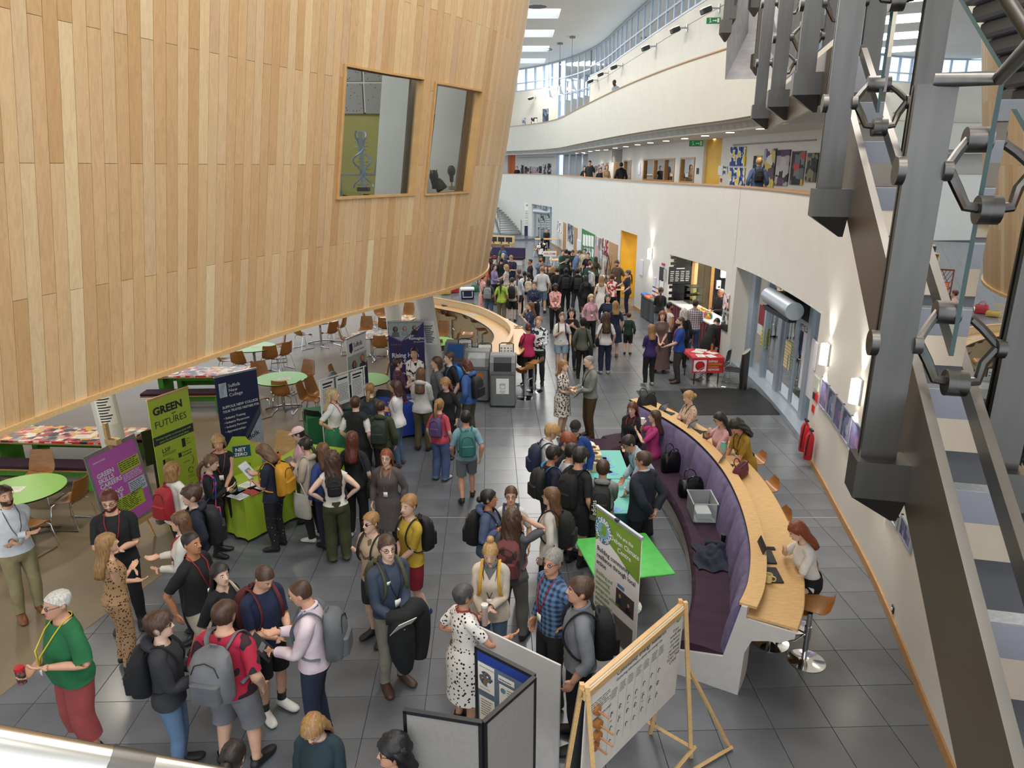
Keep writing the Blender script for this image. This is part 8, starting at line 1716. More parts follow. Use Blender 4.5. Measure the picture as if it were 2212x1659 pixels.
R3=p(231,1060,1.86,160,'bearded man in glasses and black T-shirt with a red lanyard','m','a',('short','auburn'),('tee',K),('trousers','#141416'),pose='phone',hp=.25,extra=('glasses','beard',RL))
R4=p(224,1153,1.68,45,'woman in a leopard print jumpsuit with folded arms and long streaked hair','f','a',('long','sandy',1.26),('tank',leo),('trousers',leo,.2),'#1a1a1a',pose='cross')
R5=p(407,1149,1.76,105,'striding man in a black T-shirt and pale shorts with a red lanyard','m','c',('crop','dark'),('tee',K),('shorts','#b5aa94'),pose='walk',step=.26,extra=(RL,))
R6=p(389,1106,1.68,260,'woman in a white top gesturing in front of the walking man','f','a',('long','midbrown',1.36),('shirt','#e2ddd2'),('trousers','#16161a'),pose='hold',rh=(.06,.33,1.16),extra=(RL,))
R7=p(414,1053,1.62,245,'boy in a navy hooded jacket with a huge black rucksack','m','p',('mop','brown'),('hoodie',DN_),('trousers','#17181c'),pose='pocket',child=True)
R8=p(368,998,1.68,25,'woman in a white textured blouse before the pink poster','f','b',('bob','sandy'),('blouse','#e6e0d4'),('leggings','#151518'),'#3a3028',pose='bag')
R9=p(469,940,1.68,165,'blond woman in a black sleeveless top behind the lime table','f','b',('bob','blond'),('tank',K),('trousers','#151518'),pose='clasp',hp=.3,extra=(('lanyard','#c84a58'),))
R10=p(457,985,1.56,85,'girl in a black jumper with plaited hair at the lime table','f','p',('plait','midbrown'),('long',K),('leggings','#1a1a1e'),pose='phone',hp=.3,child=True)
R11=p(336,1325,1.72,75,'teenager with glasses in a grey hoodie and jeans carrying a black sack','m','p',('mop','brown'),('hoodie','#2c2d31'),J(0,'#5f7894'),pose='hold',extra=('glasses',))
R12=p(482,1299,1.74,10,'broad curly haired man in a red and black patterned T-shirt','m','a',('short','brown'),('tee',wave),('shorts','#77767a',.45),girth=1.2,hp=.15,spread=.04)
R13=p(471,1216,1.66,115,'long dark haired young woman in black with a canvas tote','f','p',('long','dark',1.24),('blouse',K),('trousers','#16171c'),pose='bag',hy=.2)
R14=p(503,1600,1.64,5,'dark haired woman in a white top cut off by the bottom edge','f','a',('lowbun','dark'),('blouse','#e8e8ea'),('trousers','#202228'),hp=.3)
R15=p(668,1560,1.62,185,'girl with long fair hair looking down at the bottom edge','f','p',('long','sandy',1.25),('long','#1e3238'),('trousers','#202228'),pose='hold',hp=.6)
R16=p(852,1590,1.66,250,'woman with curly black hair and glasses at the bottom edge','f','b',('curly','black',1.42),('long','#23242a'),('trousers','#202228'),pose='phone',extra=('glasses',))
R17=p(638,1255,1.82,268,'bald man in a pale pink shirt and navy trousers with a grey rucksack','m','b',('balding','brown'),('shirt','#e2cfd6'),('trousers','#252c44'),pose='hold',rh=(.03,.3,1.2),lh=(.06,.3,1.06),hp=.4,extra=(('lanyard','#3f6fae'),),girth=1.04)
R18=p(576,1228,1.78,125,'young man in a navy sports T-shirt and black shorts looking down','m','a',('crop','brown'),('tee','#1c2745'),('shorts','#151517'),'#d8d4cc',pose='hold',hp=.55,socks=('#1a1a1c',.2))
R19=p(716,975,1.68,345,'girl with long curly hair in a white vest and wide olive trousers','f','p',('curly','brown',1.26),('tank','#e2ddd4'),('wide','#3f4226'),'#e8e6e2',pose='hips')
R20=p(697,957,1.66,320,'girl in a blue top half hidden behind the girl with olive trousers','f','p',('long','midbrown',1.36),('long','#2a3f7a'),('trousers','#1d2230'))
R21=p(759,932,1.72,5,'girl with straight auburn hair in a black printed T-shirt and black jeans','f','p',('long','auburn',1.3),('tee',K),('jeans','#17181b',.3),'#d8d6d2',pose='pocket')
R22=p(656,945,1.66,295,'girl with a dark ponytail in a beige hoodie and black trousers','f','a',('lowpony','dark'),('hoodie','#b9ab98'),('trousers','#17181b'),'#dcd8d2',pose='phone',hp=.3)
R23=p(640,922,1.6,262,'girl in a pink cap and glasses leaning over the lime table','f','p',('lowpony','dark'),('hoodie','#d3a8b4'),('trousers','#3a4a44'),pose='hold',hp=.3,extra=('glasses',('cap','#dcb8b4')))
R24=p(560,960,1.68,282,'woman in a navy top with a mustard rucksack reading a leaflet','f','a',('bob','midbrown',1.45),('tee','#1b2032'),('trousers',nst),'#17171a',pose='phone',hp=.6)
R25=p(834,970,1.63,185,'ginger-haired girl in glasses and a grey-brown trench coat','f','p',('long','ginger',1.34),('coat','#57504e','#8a6a52'),('trousers','#1a1b20'),'#1f1d1c',extra=('glasses',('lanyard','#d88a4a')))
R26=p(884,1072,1.68,230,'boy in a yellow T-shirt and red shorts with blue trainers','m','p',('short','sandy'),('tee','#c2a238'),('shorts','#8c1f30'),'#22407e',pose='clasp',step=.12,hy=-.3,socks=('#9ad0c4',.2),extra=(('sticker',),),child=True)
R27=p(802,1106,1.68,218,'boy in dark sunglasses and a tan patterned shirt','m','p',('short','sandy'),('tee',camo),('shorts','#23242a'),pose='strap',extra=('sunglasses',))
R28=p(834,1156,1.83,140,'young man in glasses and a slate shirt carrying a black coat','m','p',('short','brown'),('shirt','#3c4658'),('trousers','#8f8a7c'),'#4a3428',pose='clasp',rh=(.12,.26,.98),lh=(.02,.26,.96),hy=.25,extra=('glasses',BL,('sticker',)))
R29=p(948,864,1.52,20,'girl in a coral top with a long ponytail and a purple rucksack','f','p',('pony','sandy',1.3),('tee','#c44a58'),('wide','#4f628c'),'#d0ccc6',child=True)
R30=p(1006,890,1.6,352,'boy in a pale blue T-shirt and grey shorts walking with a teal rucksack','m','b',('short','dark'),('tee','#7fa3ae'),('shorts','#6f7376'),'#1d1d20',pose='walk',step=.16,child=True)
R31=p(908,794,1.72,10,'young woman in a pale grey hoodie and olive cargo trousers','f','a',('long','midbrown',1.26),('hoodie','#c4c2be'),('trousers','#5a5436',.2),'#2a2826',pose='hold')
R32=p(960,818,1.62,200,'woman with wavy fair hair in a black jumper facing the camera','f','p',('curly','sandy',1.44),('long',K),('trousers','#18181a'),hp=.35,extra=(('sticker',),))
R33=p(944,770,1.75,255,'person with long curly hair in a grey hoodie by the blue table','m','a',('bob','brown',1.5),('hoodie','#5a5a5e'),('trousers','#222328'))
R34=p(971,760,1.76,240,'boy in a black T-shirt with a blue strapped bag','m','p',('short','brown'),('tee','#1c1d22'),('trousers','#26282e'))
R35=p(1006,777,1.72,300,'person with an auburn bob in a blue hoodie and khaki trousers','m','p',('bob','auburn',1.53),('hoodie','#3c5f9a'),('trousers','#4a4a38',.2),hp=.3)
R36=p(895,750,1.7,190,'dark haired woman in a black and white swirl blouse before the purple banner','f','a',('lowbun','dark'),('blouse',bwbl),('trousers','#151518'),extra=(RL,),pose='clasp')
R37=p(857,773,1.66,65,'woman in a burgundy floral dress talking with raised hands','f','p',('lowbun','brown'),('dress',burf,.36,.3,.27),('none',K),pose='hold',rh=(.08,.34,1.18),extra=(RL,))
R38=p(855,821,1.7,280,'woman in a white T-shirt and jeans with folded arms by the blue table','f','b',('bob','brown',1.46),('tee','#e4e2df'),('jeans','#4f6780'),'#5a4a42',pose='cross',extra=(RL,))
R39=p(716,838,1.68,95,'woman with long blond hair in a white T-shirt, hand on hip','f','a',('long','lightblond',1.32),('tee','#e0dfdb'),('skirt','#2f7a52',.35,.27),pose='hips',extra=(RL,),girth=1.08)
R40=p(766,856,1.72,12,'person in a black padded gilet over a white T-shirt','m','p',('short','brown'),('gilet','#1b1b1d','#dcdad6'),('jeans','#22242c'),pose='pocket')
R41=p(798,827,1.68,8,'girl with a fair plait in an olive T-shirt and navy rucksack','f','p',('plait','sandy'),('tee','#4a4a36'),('trousers','#1d1e22'))
R42=p(821,867,1.6,6,'boy with cropped hair in an olive hoodie and dark green rucksack','m','p',('crop','brown'),('hoodie','#3a4028'),('trousers','#1d1e22'),child=True)
R43=p(1053,1057,1.66,100,'dark haired girl in a slate blue hoodie holding her bag strap','f','c',('lowbun','black'),('hoodie','#4b5a7a'),('leggings','#141416'),pose='strap',hy=-.2,extra=(('sticker',),))
R44=p(1104,1050,1.63,182,'girl in round glasses and a white T-shirt with a side plait','f','a',('plait','brown'),('tee','#e0dcd6'),('trousers','#2a2c34'),extra=('glasses',))
R45=p(1106,1101,1.7,15,'girl with very long curly hair, hand raised to her head, maroon rucksack','f','a',('curly','brown',1.18),('tee','#55565a'),('trousers','#66655f',.3),'#2a2826',pose='headhand',spread=.03)
R46=p(1193,1053,1.7,290,'girl in glasses and a cream sweatshirt with long brown hair','f','p',('long','midbrown',1.26),('long','#d8d2c8'),('shorts','#17181b'),'#1c1c1e',extra=('glasses',),socks=('#dcdad6',.17))
R47=p(1199,964,1.68,65,'boy with curly dark hair in a navy polo shirt','m','c',('mop','dark'),('tee','#1a1f33'),('shorts','#3a3b40'),hp=.3)
R48=p(1197,917,1.72,78,'blond boy in a white shirt with a navy rucksack at the teal table','m','p',('mop','blond'),('shirt','#dedee0'),('trousers','#2a2c33'),hp=.4)
R49=p(1243,910,1.68,190,'boy in a black cap and royal blue jacket','m','p',('crop','dark'),('jacket','#24448e','#2a2c33'),('trousers','#1b1d24'),hp=.3,extra=(('cap',K),))
R50=p(1231,941,1.62,120,'ginger-haired boy in a dark jacket at the teal table','m','p',('mop','ginger'),('jacket','#26272c','#3a3c42'),('trousers','#1b1d24'),hp=.4,child=True)
R51=p(1241,960,1.68,78,'dark haired boy in a striped collar top between the blond and the tall boy','m','a',('mop','dark'),('tee','#cfd3da'),('trousers','#1b1d24'),hp=.35)
R52=p(1257,967,1.78,45,'tall boy in a black patterned T-shirt and shorts with a lettered rucksack','m','b',('mop','dark'),('tee','#1b1c20'),('shorts','#1b1c20'),K,hp=.3,socks=('#17171a',.2))
R53=p(1303,997,1.62,12,'boy in a pale grey hoodie at the teal table with a lettered rucksack','m','a',('short','brown'),('hoodie','#8f9092'),('trousers','#17181b'),pose='table',child=True)
R54=p(1352,942,1.76,255,'man in glasses and a pale blue shirt leaning over the teal table','m','b',('short','dark'),('shirt','#b9cadc'),('trousers','#3a3434'),lean=.55,pose='reach',lh=(.12,.5,1.0),rh=(.2,.3,1.06),extra=('glasses',TL_))
R55=p(1394,975,1.76,318,'man in glasses and a navy suit with hands clasped behind his back','m','b',('short','brown'),('jacket','#1d2231','#d8d4d0'),('trousers','#16181f'),pose='back',girth=1.08,extra=('glasses',RL),hy=-.2)
R56=p(1366,869,1.7,215,'red-haired woman in a maroon top and black cardigan smiling down','f','p',('bob','auburn',1.42),('jacket','#1b1a1d','#4a1c2a'),('trousers','#3a1c2a'),sit=.46,hp=.2,extra=(('lanyard','#c83a48'),),pose='clasp')
R57=p(1417,886,1.68,282,'woman in a bright pink top drinking from a white cup','f','p',('long','brown',1.3),('tee','#b83a7a'),('trousers','#2a2028'),sit=.46,pose='drink',lh=(.04,.3,1.3))
R58=p(1486,844,1.7,255,'blond woman in a leopard blouse typing at the worktop','f','p',('lowbun','blond'),('blouse',leo2),('trousers','#17171a'),sit=.78,high=1,pose='type',hp=.3,extra=(BL,))
R59=p(1552,891,1.68,262,'dark haired woman in glasses and pink resting her chin on her hand','f','p',('long','dark',1.34),('shirt','#d8a8a8'),('trousers','#2a2a30'),sit=.78,high=1,pose='chin',hp=.4,extra=('glasses',))
R60=p(1583,908,1.7,255,'woman in a mustard dress with a black hairband packing a bag','f','b',('curly','dark',1.38),('dress','#a5832a',.36,.42,.25),('none',K),lean=.3,pose='table',hp=.4,extra=(('hairband',K),BL))
R61=p(1716,1128,1.68,272,'red-haired woman in a black pinafore working at a laptop','f','p',('long','ginger',1.38),('tee','#e6e2de'),('skirt','#141416',.5,.22),sit=.78,high=1,pose='chin',lean=.25,hp=.3)
R62=p(1058,1175,1.7,185,'blond woman with a high bun in a cream jacket holding a white bottle','f','p',('bun','blond'),('jacket','#d3c6b4','#6f6f72'),J(0,'#5a7088'),pose='hold',lh=(.02,.27,1.08),rh=(.06,.25,1.0),hp=.35,extra=(('lanyard','#26304a'),))
R63=p(998,1264,1.63,55,'grey-haired woman in a black and white spotted dress','f','b',('short','darkgrey'),('dress',dots_,.3,.42,.23),('none',K),'#2a2624',pose='gesture',girth=1.08,extra=(RL,),lh=(.22,.1,1.0))
R64=p(1197,1186,1.84,238,'grey-haired man in glasses and a blue checked shirt, hand on hip','m','b',('short','grey'),('shirt',plaid),('trousers','#2b2c31'),'#1c1c1e',pose='hip1',lh=(.185,-.02,1.02),rh=(.25,.03,.9),hy=-.3,extra=('glasses',RL))
R65=p(1259,1247,1.86,272,'man in a grey shirt and black trousers with a rucksack, looking left','m','b',('short','brown'),('rolled','#7c8088'),('trousers','#141416'),'#161616',girth=1.06,lh=(.25,.06,.9))
R66=p(1216,777,1.66,120,'woman in a flecked white dress holding a folder','f','p',('long','sandy',1.4),('dress',floral,.36,.5,.23),('none',K),'#b09078',pose='hold',lh=(.0,.24,1.16))
R67=p(1270,768,1.8,258,'bald-crowned man in a grey-green shirt and brown trousers holding papers','m','p',('balding','grey'),('shirt','#7f837c'),('trousers','#4c3a20'),'#3a2420',pose='hold',hp=.3,extra=(BL,),girth=1.06)
# middle distance
R68=p(1214,675,1.7,178,'woman in a white slogan T-shirt and pale denim shorts','f','p',('lowbun','midbrown'),('tee','#e8e5df'),('shorts','#93aabc',.62),'#c8c0b4',pose='drink',rh=(.08,.24,1.22),lh=(.245,.05,.9))
R69=p(1235,666,1.72,185,'woman with dark curly hair in a black top eating beside the white T-shirt','f','p',('curly','black',1.42),('tee','#17171a'),J(0,'#2f3a48'),pose='drink',rh=(.06,.22,1.3))
R70=p(1260,686,1.66,20,'woman in a black headscarf and olive top seen from behind','f','c',('none','black'),('long','#56584c'),('trousers','#151517'),extra=(('headscarf',K),))
R71=p(1310,675,1.7,355,'woman with very long curly hair and navy trousers from behind','f','a',('curly','brown',1.2),('tee','#d8d4d0'),('trousers','#1f2742',.3),'#d0ccc8')
R72=p(1330,650,1.7,350,'blond woman in a plain navy dress holding the schoolboy\'s side','f','p',('long','sandy',1.36),('dress','#1c2440',.36,.5,.26),('none',K),'#8a6a50')
R73=p(1359,676,1.28,15,'small schoolboy in a bottle green jumper and black shorts','m','p',('crop','brown'),('long','#1f3a2c'),('shorts','#1a1a1d',.5),child=True)
R74=p(1277,635,1.68,170,'fair-haired woman in a pink striped blouse smiling','f','p',('bob','lightblond',1.47),('shirt',strp),('trousers','#161618'),extra=(BL,))
R75=p(1314,635,1.68,190,'dark haired woman in glasses and a navy cardigan laughing','f','p',('bob','black',1.45),('long','#1c2740'),('trousers','#17181c'),extra=('glasses',),girth=1.1)
R76=p(1408,700,1.62,345,'woman in a purple T-shirt and black trousers from behind','f','p',('long','sandy',1.34),('tee','#37245e'),('trousers','#1c1f22'),'#b9c4b0',pose='hold')
R77=p(1432,672,1.7,195,'red-haired woman in a long mauve dress smiling at the camera','f','p',('curly','ginger',1.4),('dress','#6d5654',.36,.1,.3),('none',K),'#4a4234',pose='clasp')
R78=p(1446,652,1.78,70,'dark bearded man in a white vest in the cafe queue','m','c',('crop','black'),('tank','#d8d6d4'),('trousers','#3a3d44'),extra=('beard',))
R79=p(1472,684,1.76,275,'bearded man in a royal blue T-shirt by the red table','m','p',('crop','brown'),('tee','#24499c'),('trousers','#3c3a3a'),'#3a2624',pose='drop',lh=(.1,.3,1.0),extra=('beard',RL),girth=1.06)
R80=p(1428,620,1.68,10,'woman with a long plait in a black T-shirt and jeans by the bins','f','p',('plait','brown',1.2),('tee','#17171a'),J(0,'#7d8a96'),pose='hold')
R81=p(1503,646,1.8,15,'man in a checked shirt and jeans at the cafe counter','m','b',('short','brown'),('shirt',plaid2),J(0,'#3a4f6c'),'#5a4030',pose='hold')
R82=p(1478,667,1.68,20,'woman with wavy silver hair in a black coat at the cafe','f','p',('curly','white',1.44),('long','#1a1a1d'),('trousers','#1a1a1d'))
R83=p(1552,690,1.7,40,'woman in a black dress bending over the cafe counter','f','p',('short','dark'),('dress','#131315',.745,.55,.24),('none',K),'#131315',lean=.75,pose='table',hp=.4)
R84=p(1559,623,1.74,250,'cafe worker in black behind the counter','m','c',('balding','grey'),('shirt','#1c1c1f'),('trousers','#1a1a1c'),pose='hold',extra=('glasses',),girth=1.1)
R85=p(1141,698,1.66,345,'woman in a magenta top leaning on the pale counter','f','a',('lowbun','auburn'),('long','#b8285c'),('trousers','#1a1a1d'),pose='table')
R86=p(1164,683,1.8,195,'man in a blue and white leaf shirt by the counter','m','p',('short','sandy'),('shirt',bwl),('trousers','#20282a'),pose='drop')
R87=p(1147,652,1.66,268,'long haired woman in a navy floral blouse eating','f','p',('long','midbrown',1.26),('blouse',nvf),('trousers','#1c1e26'),pose='drink')
R88=p(1154,608,1.68,188,'woman in glasses and a navy star print blouse','f','p',('short','brown'),('shirt',star),('trousers','#141416'),pose='hold',extra=('glasses',),girth=1.15)
R89=p(1200,612,1.68,180,'woman with black hair in a pink printed blouse, hands clasped','f','e',('bob','black',1.48),('shirt',pinkf),('trousers','#131315'),pose='clasp',extra=(BL,),girth=1.08)
R90=p(1171,575,1.82,2,'tall man in a white T-shirt and denim shorts from behind','m','p',('crop','sandy'),('tee','#d4d6da'),('shorts','#6f8aa0'),'#26262a',girth=1.06,socks=('#e0e0e0',.17))
R91=p(1106,600,1.62,5,'boy in a stone T-shirt and black striped shorts','m','p',('crop','brown'),('tee','#b9b0a0'),('shorts','#17171a'),K,child=True)
R92=p(1083,602,1.64,8,'girl in a lime T-shirt with a long black ponytail','f','c',('pony','black',1.2),('tee','#a8c44a'),('trousers','#7a6c4a'))
R93=p(1043,592,1.68,60,'woman in a coral patterned dress at the edge of the drum','f','p',('short','auburn'),('dress',pinkf,.36,.42,.26),('none',K),pose='hold')
R94=p(1055,602,1.6,10,'girl with long dark hair and a grey rucksack beside the coral dress','f','b',('long','dark',1.24),('tee','#3a4a3a'),J(0,'#5a7490'))
R95=p(1094,571,1.68,292,'blond woman in a black and cream hooped top reaching left','f','p',('bob','blond',1.5),('tank',hstr),('trousers','#b5a898'),pose='reach')
R96=p(1067,570,1.66,120,'dark haired woman in a lilac shirt by the trellis','f','p',('bob','dark',1.5),('shirt','#8f84b4'),('trousers','#17181c'),pose='hold')
R97=p(1083,556,1.74,350,'man in a black T-shirt with a red lanyard beyond the trellis','m','b',('crop','black'),('tee','#16161a'),('trousers','#1a1a1c'),extra=(RL,))
R98=p(1087,547,1.66,190,'woman with very fair hair in a dark print blouse','f','p',('long','lightblond',1.36),('blouse',star),('trousers','#1a1a1c'))
R99=p(1103,552,1.76,210,'sandy-haired youth in a navy shirt and red lanyard looking down','m','p',('short','sandy'),('tee','#1e2744'),('trousers','#1a1c24'),pose='phone',hp=.5,extra=(RL,))
R100=p(1085,528,1.66,330,'girl with long brown hair and a blue patterned rucksack','f','p',('long','midbrown',1.3),('tee','#4a7a4a'),('trousers','#22242a'))
R101=p(1058,530,1.66,120,'woman in a purple top half hidden by the drum','f','p',('bob','brown'),('tee','#3a2a4a'),('trousers','#1a1a1c'),pose='phone')
R102=p(1146,559,1.72,262,'young man in a black T-shirt looking left in the far crowd','m','c',('crop','black'),('tee','#16161a'),('trousers','#17181c'),pose='hold')
R103=p(1168,553,1.78,170,'man in a grey jacket with a hand to his face','m','c',('short','dark'),('jacket','#6f7884','#b9bcc0'),('trousers','#2a2c33'),pose='drink',extra=('beard',))
R104=p(1171,513,1.78,5,'man in a black and white blotched shirt walking away','m','d',('crop','black'),('tee',spots),('trousers','#1f3a30'))
R105=p(1173,500,1.74,180,'person in black seated at the far cafe table','m','a',('short','dark'),('long','#1d1e20'),('trousers','#1a1a1c'),pos=(2.45,51.4),sit=.46,pose='type')
R106=p(1215,539,1.72,150,'person in a green polo with a red lanyard by the boards','f','p',('short','brown'),('tee','#2a5a3c'),('trousers','#16161a'),pose='phone',extra=(RL,))
R107=p(1223,538,1.76,30,'dark haired person behind the green polo','m','a',('short','dark'),('tee','#2a2c2a'),('trousers','#1a1a1c'))
R108=p(1230,541,1.68,340,'woman with dark hair and a black rucksack beside the blue shirt','f','a',('lowpony','dark'),('long','#1a1a1c'),('trousers','#1a1a1c'))
R109=p(1237,540,1.7,190,'man in navy glancing down between two women','m','p',('short','brown'),('tee','#22283c'),('trousers','#1a1a1c'),hp=.4)
R110=p(1255,541,1.84,85,'tall man in a blue-grey shirt stooping to look','m','p',('short','darkgrey'),('shirt','#5f7392'),('trousers','#2c2a2e'),hp=.5,lean=.15)
R111=p(1263,537,1.68,200,'boy in a pale jacket near the pinned drawings','m','a',('short','black'),('jacket','#c9b99a','#dcdad4'),('trousers','#2a2a30'))
R112=p(1270,545,1.7,195,'woman in a dark top with a red lanyard laughing','f','p',('lowpony','dark'),('tee','#1a1c28'),('trousers','#16161a'),extra=(RL,))
R113=p(1277,563,1.8,60,'man in a bottle green printed jumper bending forward','m','p',('short','midbrown'),('long','#17382e'),('trousers','#22242a'),lean=.3)
R114=p(1282,574,1.62,80,'boy in a pale grey hoodie at the stand table','m','d',('crop','black'),('hoodie','#b9bcc2'),('trousers','#26282e'),hp=.3)
R115=p(1287,554,1.66,350,'woman with long dark hair and a sage top by the pinboard','f','p',('long','dark',1.24),('tee','#3c4a3e'),('trousers','#1f2024'))
R116=p(1121,582,1.6,330,'sandy-haired boy peering past the plaited girl','m','p',('short','midbrown'),('tee','#26282e'),('trousers','#22242a'),child=True)
R117=p(1118,591,1.62,8,'girl with a brown plait and a white and navy top','f','p',('plait','midbrown',1.22),('shirt','#b9c4d4'),('shorts','#2a3040',.6),'#d8d4cc')
R118=p(1133,585,1.66,350,'girl with black hair and a white rucksack strap','f','c',('lowpony','black'),('long','#dcdcde'),('trousers','#17181b'))
R119=p(1142,589,1.62,5,'girl in black with a cream rucksack and pale trousers','f','b',('lowpony','black'),('tee','#17171a'),('trousers','#c4b8a4'))
R120=p(1180,572,1.66,185,'woman with brown hair in a dark red print, face showing past the white T-shirt','f','p',('bob','brown'),('blouse',burf),('trousers','#1a1a1c'))
R121=p(1188,573,1.66,190,'woman in black beside the dark red print','f','a',('bob','auburn'),('tee','#1a1a1c'),('trousers','#1a1a1c'))
R122=p(1194,575,1.68,350,'girl with a light brown bob in a black dress','f','p',('bob','sandy',1.5),('tee','#17171a'),('trousers','#17171a'),pose='hold')
R123=p(1204,577,1.74,10,'youth with brown hair in a black T-shirt from behind','m','p',('short','brown'),('tee','#141416'),('trousers','#1a1a1c'))
R124=p(1223,578,1.8,4,'tall youth in a black hoodie and rucksack from behind','m','e',('crop','black'),('hoodie','#141417'),('trousers','#16161a'),'#d8d8d8',step=.12)
R125=p(1248,579,1.8,358,'tall youth in a black jacket and charcoal trousers','m','b',('short','dark'),('hoodie','#131316'),('trousers','#3a3b3f'),'#dcdcdc',spread=.06)
R126=p(1266,594,1.64,350,'girl with long black hair and a floral black bag','f','d',('long','black',1.3),('long','#141417'),('shorts','#17171a'),'#141417')
R127=p(1332,562,1.88,215,'bearded man in an olive T-shirt at the alcove table','m','b',('short','black'),('tee','#4f4c3a'),('trousers','#2a2c2c'),hp=.4,extra=('beard',RL))
R128=p(1358,583,1.72,282,'woman in a grey cap and navy polo pointing at the table','f','p',('lowpony','brown',1.2),('tee','#1b2136'),('trousers','#1b2033'),'#5a544c',pose='reach',lh=(.2,.1,.95),extra=(('cap','#5a5456'),RL))
R129=p(1323,592,1.68,352,'woman in a red and white checked blouse from behind','f','p',('short','auburn'),('shirt',rw),('trousers','#222226'),girth=1.1,pose='table')
R130=p(1300,595,1.66,5,'woman in a white sprigged dress with a bare back','f','p',('long','sandy',1.36),('dress',flw,.0,.28,.27),('none',K))
# galleries: standing behind the parapets
def gal(px,h,face,label,d=.55,z0=3.96,**k):
 q=cpt(sx(px,d),d);return p(0,0,h,face,label,pos=(q[0],q[1]),z0=z0,**k)
gal(1635,1.8,10,'man in a blue hooded top with a black drawstring bag on the gallery',d=1.2,hair=('short','blond'),top=('rolled','#46587a'));RG=PEOPLE[-1]
gal(1273,1.9,190,'tall man in a green T-shirt looking over the gallery parapet',top=('tee','#2c352f'),hair=('crop','brown'),hp=.3)
gal(1262,1.6,175,'woman with a dark top beside the tall gallery man',sex='f',sk='p',hair=('lowbun','brown'),top=('tee','#1d1e24'))
gal(1296,1.5,185,'smiling person leaning low on the gallery parapet',hair=('short','dark'),top=('tee','#1a1b22'))
gal(1309,1.65,160,'woman in a tan jacket on the gallery',sex='f',sk='p',hair=('bob','sandy'),top=('shirt','#a48a6a'),pose='hold')
gal(1340,1.74,0,'person in a black hooded coat on the gallery',hair=('short','black'),top=('hoodie','#101012'),d=.8)
gal(1117,1.6,190,'person in black at the far left of the gallery',hair=('short','dark'),top=('tee','#1a1a1e'))
gal(1325,1.7,235,'person with a dark head leaning on the upper floor parapet',z0=7.62,sk='e',hair=('crop','black'),top=('shirt','#7f95a8'),lean=.3,d=.45)
q=inlib(10.9,4.0,1.3);p(0,0,1.7,240,'dark haired reader whose head shows in the left drum window',pos=(q[0],q[1]),z0=4.0,sit=.3,hair=('short','dark'),top=('tee','#c8b8a8'))
# -- bags and things people carry
for r,c,l,kw in[(R7,'#1b1c1f','huge black rucksack on the boy in navy',dict(big=1.15)),(R8,'#a01f28','red rucksack hanging beside the white blouse',dict(one=-1)),(R11,'#131315','black sack with a white emblem on the teenager in grey',{}),(R12,'#6e6f72','large grey rucksack on the broad curly haired man',dict(big=1.05,pocket='#606164')),(R17,'#5f6266','grey rucksack on the bald man in pink',dict(big=1.0)),(R18,'#5a1c22','dark red strapped rucksack on the youth in navy',{}),(R19,'#141416','small black rucksack of the girl in olive trousers',dict(big=.68)),(R24,'#c48a1c','mustard yellow rucksack of the woman in navy',dict(big=1.05)),(R26,'#17181a','black rucksack of the boy in yellow',{}),(R27,'#1a1b1d','black rucksack of the boy in sunglasses',dict(big=.9)),(R28,'#4a4c34','khaki rucksack of the young man in slate',dict(big=.95)),(R29,'#54406e','purple rucksack of the ponytailed girl',dict(big=.9)),(R30,'#2f6a66','teal rucksack of the walking boy',{}),(R34,'#2f7ac0','blue strapped bag on the boy in black',dict(big=.85)),(R35,'#1b1a1c','black rucksack on the blue hoodie',{}),(R41,'#1c2338','navy rucksack of the girl with a fair plait',{}),(R42,'#26302a','dark green rucksack of the cropped boy',{}),(R43,'#131315','round black rucksack of the girl in slate blue',dict(big=1.0)),(R44,'#26324a','navy rucksack of the girl in round glasses',dict(big=.85)),(R45,patmat('maroon_stars','blotch',['#6e3a3c','#3a2426'],9,thr=.42),'maroon rucksack with dark stars',{}),(R46,'#151517','black rucksack of the girl in cream',{}),(R47,'#1a1b1e','black rucksack of the boy in the navy polo',dict(strap='#3f7fae')),(R48,'#1c2744','navy rucksack of the blond boy',{}),(R52,'#151518','black lettered rucksack of the tall boy',{}),(R53,'#17181a','black lettered rucksack of the boy in pale grey',{}),(R62,'#d0a02c','mustard bag on the blond woman in cream',dict(big=.6)),(R65,'#17181b','black rucksack slung on the man in grey',dict(big=.95)),(R91,'#17181b','black rucksack of the boy in stone',{}),(R94,'#8a8d92','grey rucksack of the dark haired girl by the drum',{}),(R100,'#2a5aa0','blue patterned rucksack in the far crowd',{}),(R108,'#17181b','black rucksack of the woman beside the blue shirt',{}),(R119,'#c9b9a0','cream rucksack of the girl in black',{}),(R124,'#131316','black rucksack of the tall youth',{}),(R125,'#101013','black rucksack of the youth in charcoal trousers',{}),(R68,'#4a1c3a','plum rucksack strap of the woman in the slogan T-shirt',dict(big=.7)),(RG,'#131315','black drawstring bag of the man on the gallery',dict(big=.8))]:
 t=backpack(r,c,l,**kw)if not isinstance(c,bpy.types.Material)else backpack(r,c,l,**kw)
 if 'lettered' in l:A4=attach(r);b_=text('adidas',.1,white,t);M_=Matrix(A4.tolist())@Matrix.Translation((-.05,-.36,1.05))@Matrix.Rotation(-PI/2,4,'Y');b_.matrix_local=Matrix.Translation(-t.location)@M_
 if 'emblem' in l:A4=attach(r);b_=text('X',.1,white,t,bold=.05);b_.matrix_local=Matrix.Translation(-t.location)@Matrix(A4.tolist())@Matrix.Translation((-.03,-.36,1.1))
flor=patmat('floral_tote','blotch',['#2c4aa8','#d8488a'],11,thr=.5);snake=patmat('snake_tote','collage',['#c9bda4','#7a705e','#b0a488'],14)
